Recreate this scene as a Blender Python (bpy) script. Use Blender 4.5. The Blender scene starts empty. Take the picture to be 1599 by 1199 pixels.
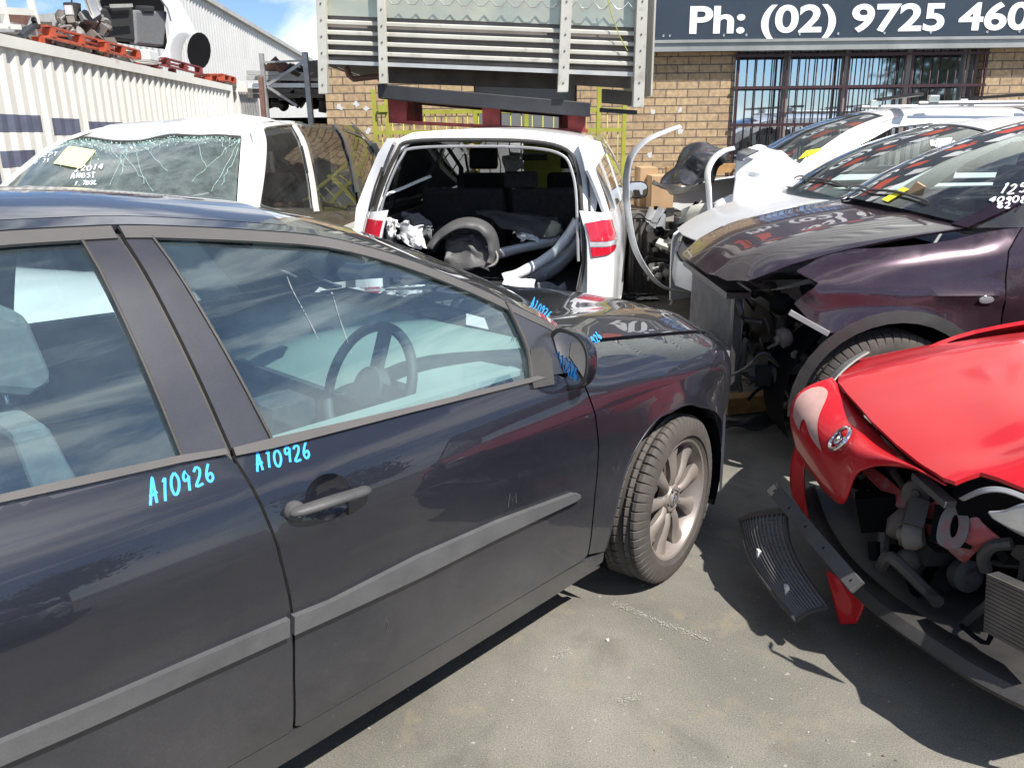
import bpy, bmesh, math, random
from mathutils import Vector, Matrix, geometry, noise
V = Vector
R = math.radians
scene = bpy.context.scene
# ------------------------------------------------------------------ camera
W, H, F = 1599.0, 1199.0, 1294.0
PITCH, ROLL, CAMZ = R(17.0), R(-0.7), 1.65
cam_d = bpy.data.cameras.new('camera'); cam = bpy.data.objects.new('camera', cam_d)
scene.collection.objects.link(cam); scene.camera = cam
cam_d.sensor_width = 36.0; cam_d.lens = F / W * 36.0; cam_d.clip_end = 2000; cam_d.clip_start = 0.05
fw = V((0, math.cos(PITCH), -math.sin(PITCH)))
r0 = V((1, 0, 0)); u0 = V((0, math.sin(PITCH), math.cos(PITCH)))
cr = r0 * math.cos(ROLL) + u0 * math.sin(ROLL); cu = u0 * math.cos(ROLL) - r0 * math.sin(ROLL)
CP = V((0, 0, CAMZ))
cam.matrix_world = Matrix(((cr.x, cu.x, -fw.x, 0), (cr.y, cu.y, -fw.y, 0), (cr.z, cu.z, -fw.z, CAMZ), (0, 0, 0, 1)))
# ------------------------------------------------------------------ sun and sky
SUN_EL, SUN_AZ = R(54), R(-48)            # azimuth of the sun measured from +X towards +Y
sdir = V((math.cos(SUN_EL) * math.cos(SUN_AZ), math.cos(SUN_EL) * math.sin(SUN_AZ), math.sin(SUN_EL)))
sun_d = bpy.data.lights.new('sun', 'SUN'); sun = bpy.data.objects.new('sun', sun_d)
scene.collection.objects.link(sun)
sun_d.energy = 4.8; sun_d.angle = R(0.55); sun_d.color = (1.0, 0.955, 0.89)
sun.rotation_euler = sdir.to_track_quat('Z', 'Y').to_euler(); sun.location = (4, -4, 12)
world = bpy.data.worlds.new('World'); scene.world = world; world.use_nodes = True
nt = world.node_tree; nt.nodes.clear()
def N(nt, t, **kw):
    n = nt.nodes.new(t)
    for k, v in kw.items():
        if k.startswith('i_'):
            key = k[2:]; key = int(key) if key.isdigit() else key
            n.inputs[key].default_value = v
        else: setattr(n, k, v)
    return n
sky = N(nt, 'ShaderNodeTexSky', sky_type='NISHITA', sun_disc=False, sun_elevation=SUN_EL, sun_rotation=math.pi / 2 - SUN_AZ, dust_density=.15, ozone_density=5.0, air_density=.8)
tc = N(nt, 'ShaderNodeTexCoord')
mp = N(nt, 'ShaderNodeMapping'); mp.inputs['Scale'].default_value = (1.0, 1.0, 3.2); mp.inputs['Location'].default_value = (0.9, 0.1, 1.3)
nt.links.new(tc.outputs['Generated'], mp.inputs[0])
cn = N(nt, 'ShaderNodeTexNoise'); cn.inputs['Scale'].default_value = 2.3; cn.inputs['Detail'].default_value = 9; cn.inputs['Roughness'].default_value = 0.58; cn.inputs['Distortion'].default_value = 0.35
nt.links.new(mp.outputs[0], cn.inputs['Vector'])
cc = N(nt, 'ShaderNodeValToRGB'); cc.color_ramp.elements[0].position = 0.50; cc.color_ramp.elements[1].position = 0.64
nt.links.new(cn.outputs[0], cc.inputs[0])
mul = N(nt, 'ShaderNodeMix', data_type='RGBA'); mul.inputs[7].default_value = (10.5, 10.7, 11.0, 1)
nt.links.new(cc.outputs[0], mul.inputs[0]); nt.links.new(sky.outputs[0], mul.inputs[6])
bg = N(nt, 'ShaderNodeBackground'); bg.inputs['Strength'].default_value = 0.085
wo = N(nt, 'ShaderNodeOutputWorld')
nt.links.new(mul.outputs[2], bg.inputs[0]); nt.links.new(bg.outputs[0], wo.inputs[0])
scene.view_settings.view_transform = 'Standard'; scene.view_settings.look = 'None'; scene.view_settings.exposure = 0.78
scene.view_settings.gamma = 1.0
scene.render.engine = 'CYCLES'; scene.cycles.max_bounces = 10; scene.cycles.transparent_max_bounces = 16

# ------------------------------------------------------------------ helpers
def ray(px, py):
    return (fw + cr * ((px - W / 2) / F) - cu * ((py - H / 2) / F))
def on_y(px, py, y):
    d = ray(px, py); return CP + d * (y / d.y)
def on_z(px, py, z):
    d = ray(px, py); return CP + d * ((z - CAMZ) / d.z)
def on_x(px, py, x):
    d = ray(px, py); return CP + d * (x / d.x)
def on_plane(px, py, p0, n):
    d = ray(px, py); return CP + d * ((p0 - CP).dot(n) / d.dot(n))
def proj(p):
    q = p - CP; z = q.dot(fw); return (W / 2 + F * q.dot(cr) / z, H / 2 - F * q.dot(cu) / z)
def lerp(a, b, t): return a + (b - a) * t
def interp(tab, x):
    # smooth (monotone-ish Hermite) interpolation through a table of (x, y)
    n = len(tab)
    if x <= tab[0][0]: return tab[0][1] + (x - tab[0][0]) * (tab[1][1] - tab[0][1]) / (tab[1][0] - tab[0][0])
    if x >= tab[-1][0]: return tab[-1][1] + (x - tab[-1][0]) * (tab[-1][1] - tab[-2][1]) / (tab[-1][0] - tab[-2][0])
    for i in range(n - 1):
        if x <= tab[i + 1][0]: break
    x0, y0 = tab[i]; x1, y1 = tab[i + 1]; h = x1 - x0
    d = (y1 - y0) / h
    dp = (y0 - tab[i - 1][1]) / (x0 - tab[i - 1][0]) if i > 0 else d
    dn = (tab[i + 2][1] - y1) / (tab[i + 2][0] - x1) if i + 2 < n else d
    m0 = 0 if dp * d <= 0 else 2 * dp * d / (dp + d)
    m1 = 0 if dn * d <= 0 else 2 * dn * d / (dn + d)
    if i == 0: m0 = d
    if i + 2 >= n: m1 = d
    t = (x - x0) / h
    return (2*t**3 - 3*t**2 + 1) * y0 + (t**3 - 2*t**2 + t) * h * m0 + (-2*t**3 + 3*t**2) * y1 + (t**3 - t**2) * h * m1

def tag(o, label=None, cat=None, group=None, kind=None):
    if label: o['label'] = label
    if cat: o['category'] = cat
    if group: o['group'] = group
    if kind: o['kind'] = kind
    return o
def empty(name, loc, label, cat, group=None, rz=0.0):
    o = bpy.data.objects.new(name, None); scene.collection.objects.link(o)
    o.location = loc; o.rotation_euler = (0, 0, rz); o.empty_display_size = 0.3
    return tag(o, label, cat, group)
def mat_of(o):
    m = Matrix.LocRotScale(o.location, o.rotation_euler, o.scale)
    return mat_of(o.parent) @ m if o.parent else m
SMOOTH_ANG = R(38)
class MB:
    def __init__(s): s.v = []; s.f = []; s.sm = []
    def add(s, vs, fs, smooth=False):
        n = len(s.v); s.v += [V(p) for p in vs]; s.f += [tuple(i + n for i in f) for f in fs]; s.sm += [smooth] * len(fs); return s
    def box(s, c, d, rot=None, ch=0.0):
        c = V(c); hx, hy, hz = d[0] / 2, d[1] / 2, d[2] / 2
        vs = [V((x, y, z)) for x in (-hx, hx) for y in (-hy, hy) for z in (-hz, hz)]
        if rot is not None: vs = [rot @ p for p in vs]
        return s.add([c + p for p in vs], [(0, 1, 3, 2), (4, 6, 7, 5), (0, 4, 5, 1), (2, 3, 7, 6), (0, 2, 6, 4), (1, 5, 7, 3)])
    def bar(s, p, q, w, h, up=(0, 0, 1)):
        p, q = V(p), V(q); d = (q - p); L = d.length; d.normalize(); up = V(up)
        x = d.cross(up)
        if x.length < 1e-4: x = d.cross(V((1, 0, 0)))
        x.normalize(); z = x.cross(d)
        rot = Matrix((x, d, z)).transposed()
        return s.box((p + q) / 2, (w, L, h), rot)
    def tube(s, pts, r, n=8, cap=True, flat=1.0, up=None):
        pts = [V(p) for p in pts]; m = len(pts); rs = r if isinstance(r, (list, tuple)) else [r] * m
        vs = []; prev = None
        for i, p in enumerate(pts):
            d = (pts[min(i + 1, m - 1)] - pts[max(i - 1, 0)]).normalized()
            if prev is None:
                a = V(up) if up else (V((0, 0, 1)) if abs(d.z) < 0.9 else V((1, 0, 0)))
            else: a = prev
            x = (a - d * a.dot(d)).normalized(); y = d.cross(x); prev = x
            for k in range(n):
                t = 2 * math.pi * k / n
                vs.append(p + x * math.cos(t) * rs[i] * flat + y * math.sin(t) * rs[i])
        fs = [(i*n + k, i*n + (k+1) % n, (i+1)*n + (k+1) % n, (i+1)*n + k) for i in range(m - 1) for k in range(n)]
        s.add(vs, fs, True)
        if cap: s.add(vs[:n], [tuple(range(n))[::-1]]); s.add(vs[-n:], [tuple(range(n))])
        return s
    def lathe(s, prof, M, n=32, a0=0, a1=2*math.pi, smooth=True):
        # prof = (axial, radius) pairs, axis = local z of M
        full = abs(a1 - a0 - 2*math.pi) < 1e-6; k = n if full else n + 1; m = len(prof); vs = []
        for i in range(k):
            t = a0 + (a1 - a0) * i / n; c, sn = math.cos(t), math.sin(t)
            for (z, r) in prof: vs.append(M @ V((r * c, r * sn, z)))
        fs = []
        for i in range(n if full else n):
            j = (i + 1) % k
            for q in range(m - 1): fs.append((i*m + q, j*m + q, j*m + q + 1, i*m + q + 1))
        return s.add(vs, fs, smooth)
    def grid(s, fn, nu, nv, smooth=True, two=0.0):
        vs = [fn(i / nu, j / nv) for i in range(nu + 1) for j in range(nv + 1)]
        fs = [(i*(nv+1) + j, (i+1)*(nv+1) + j, (i+1)*(nv+1) + j + 1, i*(nv+1) + j + 1) for i in range(nu) for j in range(nv)]
        return s.add(vs, fs, smooth)
    def prism(s, poly, t, fn):
        # polygon of 2d points, fn(a, b, c) -> world, extruded from c=0 to c=t
        n = len(poly); A = [fn(a, b, 0) for a, b in poly]; B = [fn(a, b, t) for a, b in poly]
        tri = geometry.tessellate_polygon([[V((a, b, 0)) for a, b in poly]])
        fs = [tuple(x) for x in tri] + [tuple(i + n for i in x)[::-1] for x in tri] + [(i, (i+1) % n, (i+1) % n + n, i + n) for i in range(n)]
        return s.add(A + B, fs)
    def build(s, name, mat, parent=None, bev=0.0, sub=0, solid=0.0, ang=SMOOTH_ANG, fixn=True):
        me = bpy.data.meshes.new(name); o = bpy.data.objects.new(name, me)
        if parent is not None: inv = mat_of(parent).inverted()
        else:
            lo = V((min(p.x for p in s.v), min(p.y for p in s.v), min(p.z for p in s.v))); hi = V((max(p.x for p in s.v), max(p.y for p in s.v), 0))
            c = V(((lo.x + hi.x) / 2, (lo.y + hi.y) / 2, lo.z)); o.location = c; inv = Matrix.Translation(-c)
        me.from_pydata([inv @ p for p in s.v], [], s.f)
        me.polygons.foreach_set('use_smooth', s.sm)
        if fixn or any(s.sm):
            bm = bmesh.new(); bm.from_mesh(me)
            if any(s.sm): bmesh.ops.remove_doubles(bm, verts=bm.verts, dist=1e-5)
            if fixn: bmesh.ops.recalc_face_normals(bm, faces=bm.faces)
            for e in bm.edges:
                if len(e.link_faces) == 2 and e.calc_face_angle(0) > ang: e.smooth = False
            bm.to_mesh(me); bm.free()
        if mat is not None: me.materials.append(mat)
        scene.collection.objects.link(o)
        if parent is not None: o.parent = parent
        if solid:
            m = o.modifiers.new('s', 'SOLIDIFY'); m.thickness = solid; m.offset = 0
        if bev:
            m = o.modifiers.new('b', 'BEVEL'); m.width = bev; m.segments = 2; m.limit_method = 'ANGLE'; m.angle_limit = R(40)
        if sub:
            m = o.modifiers.new('u', 'SUBSURF'); m.levels = m.render_levels = sub
        return o

class Surf:
    def __init__(s, f, guess=(0, 0), off=0.0): s.f0 = f; s.guess = guess; s.offs = off
    def n(s, a, b):
        e = 1e-3; n = (s.f0(a + e, b) - s.f0(a - e, b)).cross(s.f0(a, b + e) - s.f0(a, b - e)); n.normalize(); return n
    def f(s, a, b):
        return s.f0(a, b) + s.n(a, b) * s.offs if s.offs else s.f0(a, b)
    def o(s, d): return Surf(s.f0, s.guess, s.offs + d)
    def inv(s, px, py, g=None):
        a, b = g or s.guess
        for it in range(40):
            x, y = proj(s.f(a, b)); ex, ey = px - x, py - y
            if abs(ex) + abs(ey) < 0.02: break
            h = 1e-4; x1, y1 = proj(s.f(a + h, b)); x2, y2 = proj(s.f(a, b + h))
            j11, j21, j12, j22 = (x1 - x) / h, (y1 - y) / h, (x2 - x) / h, (y2 - y) / h
            det = j11 * j22 - j12 * j21
            if abs(det) < 1e-6: det = 1e-6
            da, db = (ex * j22 - ey * j12) / det, (j11 * ey - j21 * ex) / det
            m = max(abs(da), abs(db)); k = min(1.0, 0.25 / m) if m > 0 else 1
            a += da * k; b += db * k
        else: print('INV FAIL', px, py, round(a, 3), round(b, 3), round(ex, 1), round(ey, 1))
        return (a, b)
    def tr(s, pts):       # outline seen in the photograph -> surface coordinates
        out = []; g = s.guess
        for p in pts:
            g = s.inv(p[0], p[1], g); out.append(g)
        return out
def catmull(pts, closed=True, sub=6, sharp=()):
    n = len(pts); out = []
    rng = n if closed else n - 1
    for i in range(rng):
        p0, p1, p2, p3 = pts[(i-1) % n], pts[i], pts[(i+1) % n], pts[(i+2) % n]
        if not closed:
            if i == 0: p0 = p1
            if i == n - 2: p3 = p2
        if i in sharp: p0 = p1
        if (i + 1) % n in sharp: p3 = p2
        for k in range(sub):
            t = k / sub
            out.append(tuple(0.5 * (2*b + (c-a)*t + (2*a-5*b+4*c-d)*t*t + (3*b-a-3*c+d)*t**3) for a, b, c, d in zip(p0, p1, p2, p3)))
    if not closed: out.append(tuple(pts[-1]))
    return out
def resample(loop, step):
    out = []
    for i in range(len(loop)):
        a, b = loop[i], loop[(i+1) % len(loop)]; L = math.dist(a, b)
        if L < 1e-6: continue
        k = max(1, int(math.ceil(L / step)))
        for j in range(k): out.append((a[0] + (b[0]-a[0])*j/k, a[1] + (b[1]-a[1])*j/k))
    return out
def inside(p, loop):
    x, y = p; c = False; n = len(loop); j = n - 1
    for i in range(n):
        xi, yi = loop[i]; xj, yj = loop[j]
        if (yi > y) != (yj > y) and x < (xj - xi) * (y - yi) / (yj - yi) + xi: c = not c
        j = i
    return c
def dseg(p, a, b):
    ax, ay = a; bx, by = b; dx, dy = bx-ax, by-ay; L = dx*dx + dy*dy
    t = 0 if L == 0 else max(0, min(1, ((p[0]-ax)*dx + (p[1]-ay)*dy) / L))
    return math.hypot(p[0]-ax-dx*t, p[1]-ay-dy*t)
def panel_mb(surf, loop, holes=(), step=0.05, t=0.006, mb=None, sx=1.0):
    """sheet bounded by loop on surf, thickness t going to the back side of the surface normal"""
    mb = mb or MB()
    loops = [resample(loop, step)] + [resample(h, step) for h in holes]
    pts = []; edges = []
    for lp in loops:
        n = len(pts); pts += lp; edges += [(n + i, n + (i+1) % len(lp)) for i in range(len(lp))]
    xs = [p[0] for p in loops[0]]; ys = [p[1] for p in loops[0]]
    x0, x1, y0, y1 = min(xs), max(xs), min(ys), max(ys)
    nx = int((x1-x0) / (step*sx)) + 1; ny = int((y1-y0) / step) + 1
    segs = [(lp[i], lp[(i+1) % len(lp)]) for lp in loops for i in range(len(lp))]
    for i in range(nx):
        for j in range(ny):
            p = (x0 + (i+0.5)*step*sx, y0 + (j + 0.5)*step)
            if not inside(p, loops[0]) or any(inside(p, h) for h in loops[1:]): continue
            if min(dseg(p, a, b) for a, b in segs) < step * 0.35: continue
            pts.append(p)
    r = geometry.delaunay_2d_cdt([V(p) for p in pts], edges, [], 0, 1e-6)
    vv, ff = r[0], []
    for f in r[2]:
        c = (sum(vv[i].x for i in f) / len(f), sum(vv[i].y for i in f) / len(f))
        if inside(c, loops[0]) and not any(inside(c, h) for h in loops[1:]): ff.append(f)
    F_ = [surf.f(p.x, p.y) for p in vv]
    nf = [tuple(f) for f in ff]
    if not t:
        return mb.add(F_, nf, True)
    B_ = [surf.f(p.x, p.y) - surf.n(p.x, p.y) * t for p in vv]
    n = len(F_); cnt = {}
    for f in nf:
        for i in range(len(f)):
            a, b = f[i], f[(i+1) % len(f)]; cnt[(a, b)] = 1
    rim = [(a, b) for (a, b) in cnt if (b, a) not in cnt]
    fs = nf + [tuple(i + n for i in f)[::-1] for f in nf]
    base = len(mb.v)
    mb.add(F_ + B_, fs, True)
    mb.f += [(b + base, a + base, a + n + base, b + n + base) for a, b in rim]; mb.sm += [False] * len(rim)
    return mb
def panel(name, surf, loop, mat, parent, holes=(), step=0.05, t=0.006, sx=1.0):
    return panel_mb(surf, loop, holes, step, t, None, sx).build(name, mat, parent, fixn=True)
def ribbon_mb(surf, lines, w, mb=None, off=0.0008):
    """hand-written strokes as thin ribbons lying on a surface; lines = polylines in surface coordinates"""
    mb = mb or MB(); so = surf.o(off)
    for ln in lines:
        P = [so.f(a, b) for a, b in ln]; Nn = [surf.n(a, b) for a, b in ln]; vs = []
        for i, p in enumerate(P):
            d = (P[min(i+1, len(P)-1)] - P[max(i-1, 0)])
            if d.length < 1e-7: d = V((1, 0, 0))
            x = d.normalized().cross(Nn[i]).normalized() * w / 2
            vs += [p - x, p + x]
        mb.add(vs, [(2*i, 2*i+1, 2*i+3, 2*i+2) for i in range(len(P) - 1)])
    return mb
# simple stroke letters in a unit box
GL = {
 '0': [[(.5,1),(.15,.8),(.05,.4),(.25,.05),(.55,0),(.85,.3),(.85,.7),(.5,1)]],
 '1': [[(.3,.85),(.55,1),(.45,.5),(.4,0)]],
 '2': [[(.1,.8),(.4,1),(.75,.85),(.6,.5),(.1,.05),(.85,.05)]],
 '3': [[(.1,.9),(.5,1),(.75,.8),(.4,.55),(.8,.3),(.5,0),(.1,.1)]],
 '4': [[(.6,0),(.6,1),(.05,.35),(.9,.35)]],
 '5': [[(.8,1),(.25,.95),(.2,.6),(.6,.6),(.8,.3),(.5,0),(.1,.08)]],
 '6': [[(.6,1),(.25,.6),(.15,.25),(.4,0),(.75,.15),(.65,.45),(.2,.35)]],
 '7': [[(.1,.95),(.85,1),(.4,0)]],
 '8': [[(.5,.55),(.2,.8),(.5,1),(.8,.8),(.5,.55),(.15,.25),(.5,0),(.85,.25),(.5,.55)]],
 '9': [[(.8,.75),(.5,1),(.2,.8),(.3,.55),(.75,.65),(.8,.85),(.7,.4),(.65,0)]],
 'A': [[(.05,0),(.35,1),(.45,1),(.75,0)],[(0,.35),(.85,.45)]],
 'N': [[(.1,0),(.1,1),(.8,0),(.8,1)]], 'E': [[(.8,1),(.1,1),(.1,0),(.8,0)],[(.1,.5),(.7,.5)]],
 'S': [[(.8,.9),(.4,1),(.15,.75),(.75,.35),(.5,0),(.1,.1)]], 'T': [[(0,1),(.9,1)],[(.45,1),(.4,0)]],
 'R': [[(.1,0),(.1,1),(.7,.85),(.6,.55),(.1,.5),(.8,0)]], 'C': [[(.8,.85),(.4,1),(.1,.5),(.4,0),(.8,.15)]],
 'W': [[(0,1),(.25,0),(.45,.7),(.7,0),(.95,1)]], 'K': [[(.1,0),(.1,1)],[(.8,1),(.1,.45),(.8,0)]],
 'O': [[(.5,1),(.1,.6),(.2,.1),(.6,0),(.9,.5),(.5,1)]], 'P': [[(.1,0),(.15,1),(.75,.85),(.6,.5),(.1,.45)]],
 'L': [[(.15,1),(.1,0),(.8,0)]], 'B': [[(.1,0),(.1,1),(.65,.85),(.1,.5),(.75,.25),(.1,0)]], 'U': [[(.1,1),(.15,.2),(.5,0),(.8,.2),(.85,1)]],
 'D': [[(.1,0),(.1,1),(.7,.8),(.75,.25),(.1,0)]], 'M': [[(.05,0),(.15,1),(.45,.3),(.8,1),(.85,0)]], 'G': [[(.8,.85),(.4,1),(.1,.5),(.4,0),(.8,.15),(.8,.5),(.5,.5)]],
 'X': [[(.1,1),(.8,0)],[(.8,1),(.1,0)]], 'I': [[(.45,1),(.45,0)]], 'H': [[(.1,0),(.1,1)],[(.8,0),(.8,1)],[(.1,.5),(.8,.5)]],
 'Y': [[(.1,1),(.45,.5),(.8,1)],[(.45,.5),(.4,0)]], '/': [[(.1,0),(.8,1)]], ' ': [], '-': [[(.1,.5),(.8,.5)]], '.': [[(.4,0),(.5,.05)]],
}
def script_lines(text, quad, jitter=0.06, seed=1):
    """letters laid in a quad (bl, br, tr, tl) given in any 2d coordinates"""
    rnd = random.Random(seed); n = len(text); out = []
    bl, br, tr_, tl = quad
    for i, ch in enumerate(text):
        for st in GL.get(ch.upper(), []):
            L = catmull(st, closed=False, sub=4) if len(st) > 2 else st
            ox, oy = rnd.uniform(-jitter, jitter), rnd.uniform(-jitter, jitter) * 1.5
            ln = []
            for x, y in L:
                u = (i + 0.08 + x * 0.84 + ox) / n; v = y + oy
                a = (lerp(bl[0], br[0], u), lerp(bl[1], br[1], u)); b = (lerp(tl[0], tr_[0], u), lerp(tl[1], tr_[1], u))
                ln.append((lerp(a[0], b[0], v), lerp(a[1], b[1], v)))
            out.append(ln)
    return out
def write_on(surf, text, pxquad, w, seed=1, mb=None, jitter=0.06):
    lines = script_lines(text, pxquad, jitter, seed)
    return ribbon_mb(surf, [surf.tr(l) for l in lines], w, mb)
def plane_surf(p0, ex, ey):
    p0, ex, ey = V(p0), V(ex), V(ey); return Surf(lambda a, b: p0 + ex * a + ey * b)
# ------------------------------------------------------------------ materials
def mat(name, col=(.5,.5,.5), rough=.5, metal=0, coat=0, coat_r=.03, spec=.5, var=0, vscale=6, bump=0, bscale=40, dust=0, dustcol=(.36,.33,.29), dscale=3, emit=None, alpha=1, trans=0, ior=1.45, stain=None, rvar=0.0):
    m = bpy.data.materials.new(name); m.use_nodes = True; nt = m.node_tree; b = nt.nodes['Principled BSDF']
    b.inputs['Base Color'].default_value = (*col, 1); b.inputs['Roughness'].default_value = rough; b.inputs['Metallic'].default_value = metal
    b.inputs['Coat Weight'].default_value = coat; b.inputs['Coat Roughness'].default_value = coat_r; b.inputs['Specular IOR Level'].default_value = spec
    b.inputs['Transmission Weight'].default_value = trans; b.inputs['IOR'].default_value = ior; b.inputs['Alpha'].default_value = alpha
    tcn = N(nt, 'ShaderNodeTexCoord'); co = tcn.outputs['Object']
    colsock = None
    if var:
        n = N(nt, 'ShaderNodeTexNoise'); n.inputs['Scale'].default_value = vscale; n.inputs['Detail'].default_value = 6; nt.links.new(co, n.inputs['Vector'])
        mr = N(nt, 'ShaderNodeMapRange'); mr.inputs[1].default_value = .3; mr.inputs[2].default_value = .7; mr.inputs[3].default_value = 1 - var; mr.inputs[4].default_value = 1 + var
        nt.links.new(n.outputs[0], mr.inputs[0])
        mx = N(nt, 'ShaderNodeVectorMath', operation='SCALE'); mx.inputs[0].default_value = col; nt.links.new(mr.outputs[0], mx.inputs['Scale'])
        colsock = mx.outputs[0]
    if stain:
        n = N(nt, 'ShaderNodeTexNoise'); n.inputs['Scale'].default_value = stain[1]; n.inputs['Detail'].default_value = 8; n.inputs['Roughness'].default_value = .65; nt.links.new(co, n.inputs['Vector'])
        mr = N(nt, 'ShaderNodeMapRange'); mr.inputs[1].default_value = stain[2]; mr.inputs[2].default_value = stain[2] + .12; mr.inputs[4].default_value = stain[3]
        nt.links.new(n.outputs[0], mr.inputs[0])
        mx = N(nt, 'ShaderNodeMix', data_type='RGBA'); nt.links.new(mr.outputs[0], mx.inputs[0])
        if colsock: nt.links.new(colsock, mx.inputs[6])
        else: mx.inputs[6].default_value = (*col, 1)
        mx.inputs[7].default_value = (*stain[0], 1); colsock = mx.outputs[2]
    if colsock: nt.links.new(colsock, b.inputs['Base Color'])
    if rvar:
        n = N(nt, 'ShaderNodeTexNoise'); n.inputs['Scale'].default_value = vscale * 1.7; n.inputs['Detail'].default_value = 7; nt.links.new(co, n.inputs['Vector'])
        mr = N(nt, 'ShaderNodeMapRange'); mr.inputs[1].default_value = .3; mr.inputs[2].default_value = .7; mr.inputs[3].default_value = rough; mr.inputs[4].default_value = min(1, rough + rvar)
        nt.links.new(n.outputs[0], mr.inputs[0]); nt.links.new(mr.outputs[0], b.inputs['Roughness'])
    if bump:
        n = N(nt, 'ShaderNodeTexNoise'); n.inputs['Scale'].default_value = bscale; n.inputs['Detail'].default_value = 5; nt.links.new(co, n.inputs['Vector'])
        bp = N(nt, 'ShaderNodeBump'); bp.inputs['Strength'].default_value = bump; bp.inputs['Distance'].default_value = .02
        nt.links.new(n.outputs[0], bp.inputs['Height']); nt.links.new(bp.outputs[0], b.inputs['Normal'])
    if emit: b.inputs['Emission Color'].default_value = (*emit[0], 1); b.inputs['Emission Strength'].default_value = emit[1]
    if dust:
        out = nt.nodes['Material Output']; df = N(nt, 'ShaderNodeBsdfDiffuse'); df.inputs[0].default_value = (*dustcol, 1)
        n1 = N(nt, 'ShaderNodeTexNoise'); n1.inputs['Scale'].default_value = dscale; n1.inputs['Detail'].default_value = 10; n1.inputs['Roughness'].default_value = .7; nt.links.new(co, n1.inputs['Vector'])
        n2 = N(nt, 'ShaderNodeTexNoise'); n2.inputs['Scale'].default_value = dscale * 90; n2.inputs['Detail'].default_value = 3; nt.links.new(co, n2.inputs['Vector'])
        m1 = N(nt, 'ShaderNodeMapRange'); m1.inputs[1].default_value = .3; m1.inputs[2].default_value = .72; m1.inputs[3].default_value = dust * .45; m1.inputs[4].default_value = dust * 1.5
        nt.links.new(n1.outputs[0], m1.inputs[0])
        m2 = N(nt, 'ShaderNodeMapRange'); m2.inputs[1].default_value = .35; m2.inputs[2].default_value = .75; m2.inputs[3].default_value = .86; m2.inputs[4].default_value = 1.18
        nt.links.new(n2.outputs[0], m2.inputs[0])
        mm = N(nt, 'ShaderNodeMath', operation='MULTIPLY', use_clamp=True); nt.links.new(m1.outputs[0], mm.inputs[0]); nt.links.new(m2.outputs[0], mm.inputs[1])
        ms = N(nt, 'ShaderNodeMixShader'); nt.links.new(mm.outputs[0], ms.inputs[0]); nt.links.new(b.outputs[0], ms.inputs[1]); nt.links.new(df.outputs[0], ms.inputs[2])
        nt.links.new(ms.outputs[0], out.inputs[0]); m['dustmul'] = 1; mm.name = 'dustfac'
    return m
def glass(name, tint=(.72,.88,.86), refl=1.0, dust=.05, rough=0.0, dustcol=(.5,.5,.48), dscale=4, gcol=(1,1,1,1)):
    m = bpy.data.materials.new(name); m.use_nodes = True; nt = m.node_tree; nt.nodes.clear(); out = N(nt, 'ShaderNodeOutputMaterial')
    tr = N(nt, 'ShaderNodeBsdfTransparent'); tr.inputs[0].default_value = (*tint, 1)
    gl = N(nt, 'ShaderNodeBsdfGlossy'); gl.inputs['Roughness'].default_value = rough; gl.inputs[0].default_value = gcol
    fr = N(nt, 'ShaderNodeFresnel'); fr.inputs[0].default_value = 1.52
    mu = N(nt, 'ShaderNodeMath', operation='MULTIPLY', use_clamp=True); mu.inputs[1].default_value = refl; nt.links.new(fr.outputs[0], mu.inputs[0])
    mx = N(nt, 'ShaderNodeMixShader'); nt.links.new(mu.outputs[0], mx.inputs[0]); nt.links.new(tr.outputs[0], mx.inputs[1]); nt.links.new(gl.outputs[0], mx.inputs[2])
    tcn = N(nt, 'ShaderNodeTexCoord'); n1 = N(nt, 'ShaderNodeTexNoise'); n1.inputs['Scale'].default_value = dscale; n1.inputs['Detail'].default_value = 12; n1.inputs['Roughness'].default_value = .72; nt.links.new(tcn.outputs['Object'], n1.inputs['Vector'])
    m1 = N(nt, 'ShaderNodeMapRange'); m1.inputs[1].default_value = .3; m1.inputs[2].default_value = .75; m1.inputs[3].default_value = dust * .4; m1.inputs[4].default_value = dust * 1.9; nt.links.new(n1.outputs[0], m1.inputs[0])
    df = N(nt, 'ShaderNodeBsdfDiffuse'); df.inputs[0].default_value = (*dustcol, 1)
    ms = N(nt, 'ShaderNodeMixShader'); nt.links.new(m1.outputs[0], ms.inputs[0]); nt.links.new(mx.outputs[0], ms.inputs[1]); nt.links.new(df.outputs[0], ms.inputs[2])
    nt.links.new(ms.outputs[0], out.inputs[0]); return m
def height_dust(m, base, z0, z1, lo, hi):
    """dirt thrown up from the ground: more of it near the sills (object z)"""
    nt = m.node_tree; mm = nt.nodes['dustfac']; ms = mm.outputs[0].links[0].to_node
    tcn = N(nt, 'ShaderNodeTexCoord'); sp = N(nt, 'ShaderNodeSeparateXYZ'); nt.links.new(tcn.outputs['Object'], sp.inputs[0])
    mr = N(nt, 'ShaderNodeMapRange'); mr.inputs[1].default_value = z0; mr.inputs[2].default_value = z1; mr.inputs[3].default_value = lo; mr.inputs[4].default_value = hi; mr.interpolation_type = 'SMOOTHSTEP'
    nt.links.new(sp.outputs[2], mr.inputs[0])
    m3 = N(nt, 'ShaderNodeMath', operation='MULTIPLY', use_clamp=True); nt.links.new(mm.outputs[0], m3.inputs[0]); nt.links.new(mr.outputs[0], m3.inputs[1]); nt.links.new(m3.outputs[0], ms.inputs[0])

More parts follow.
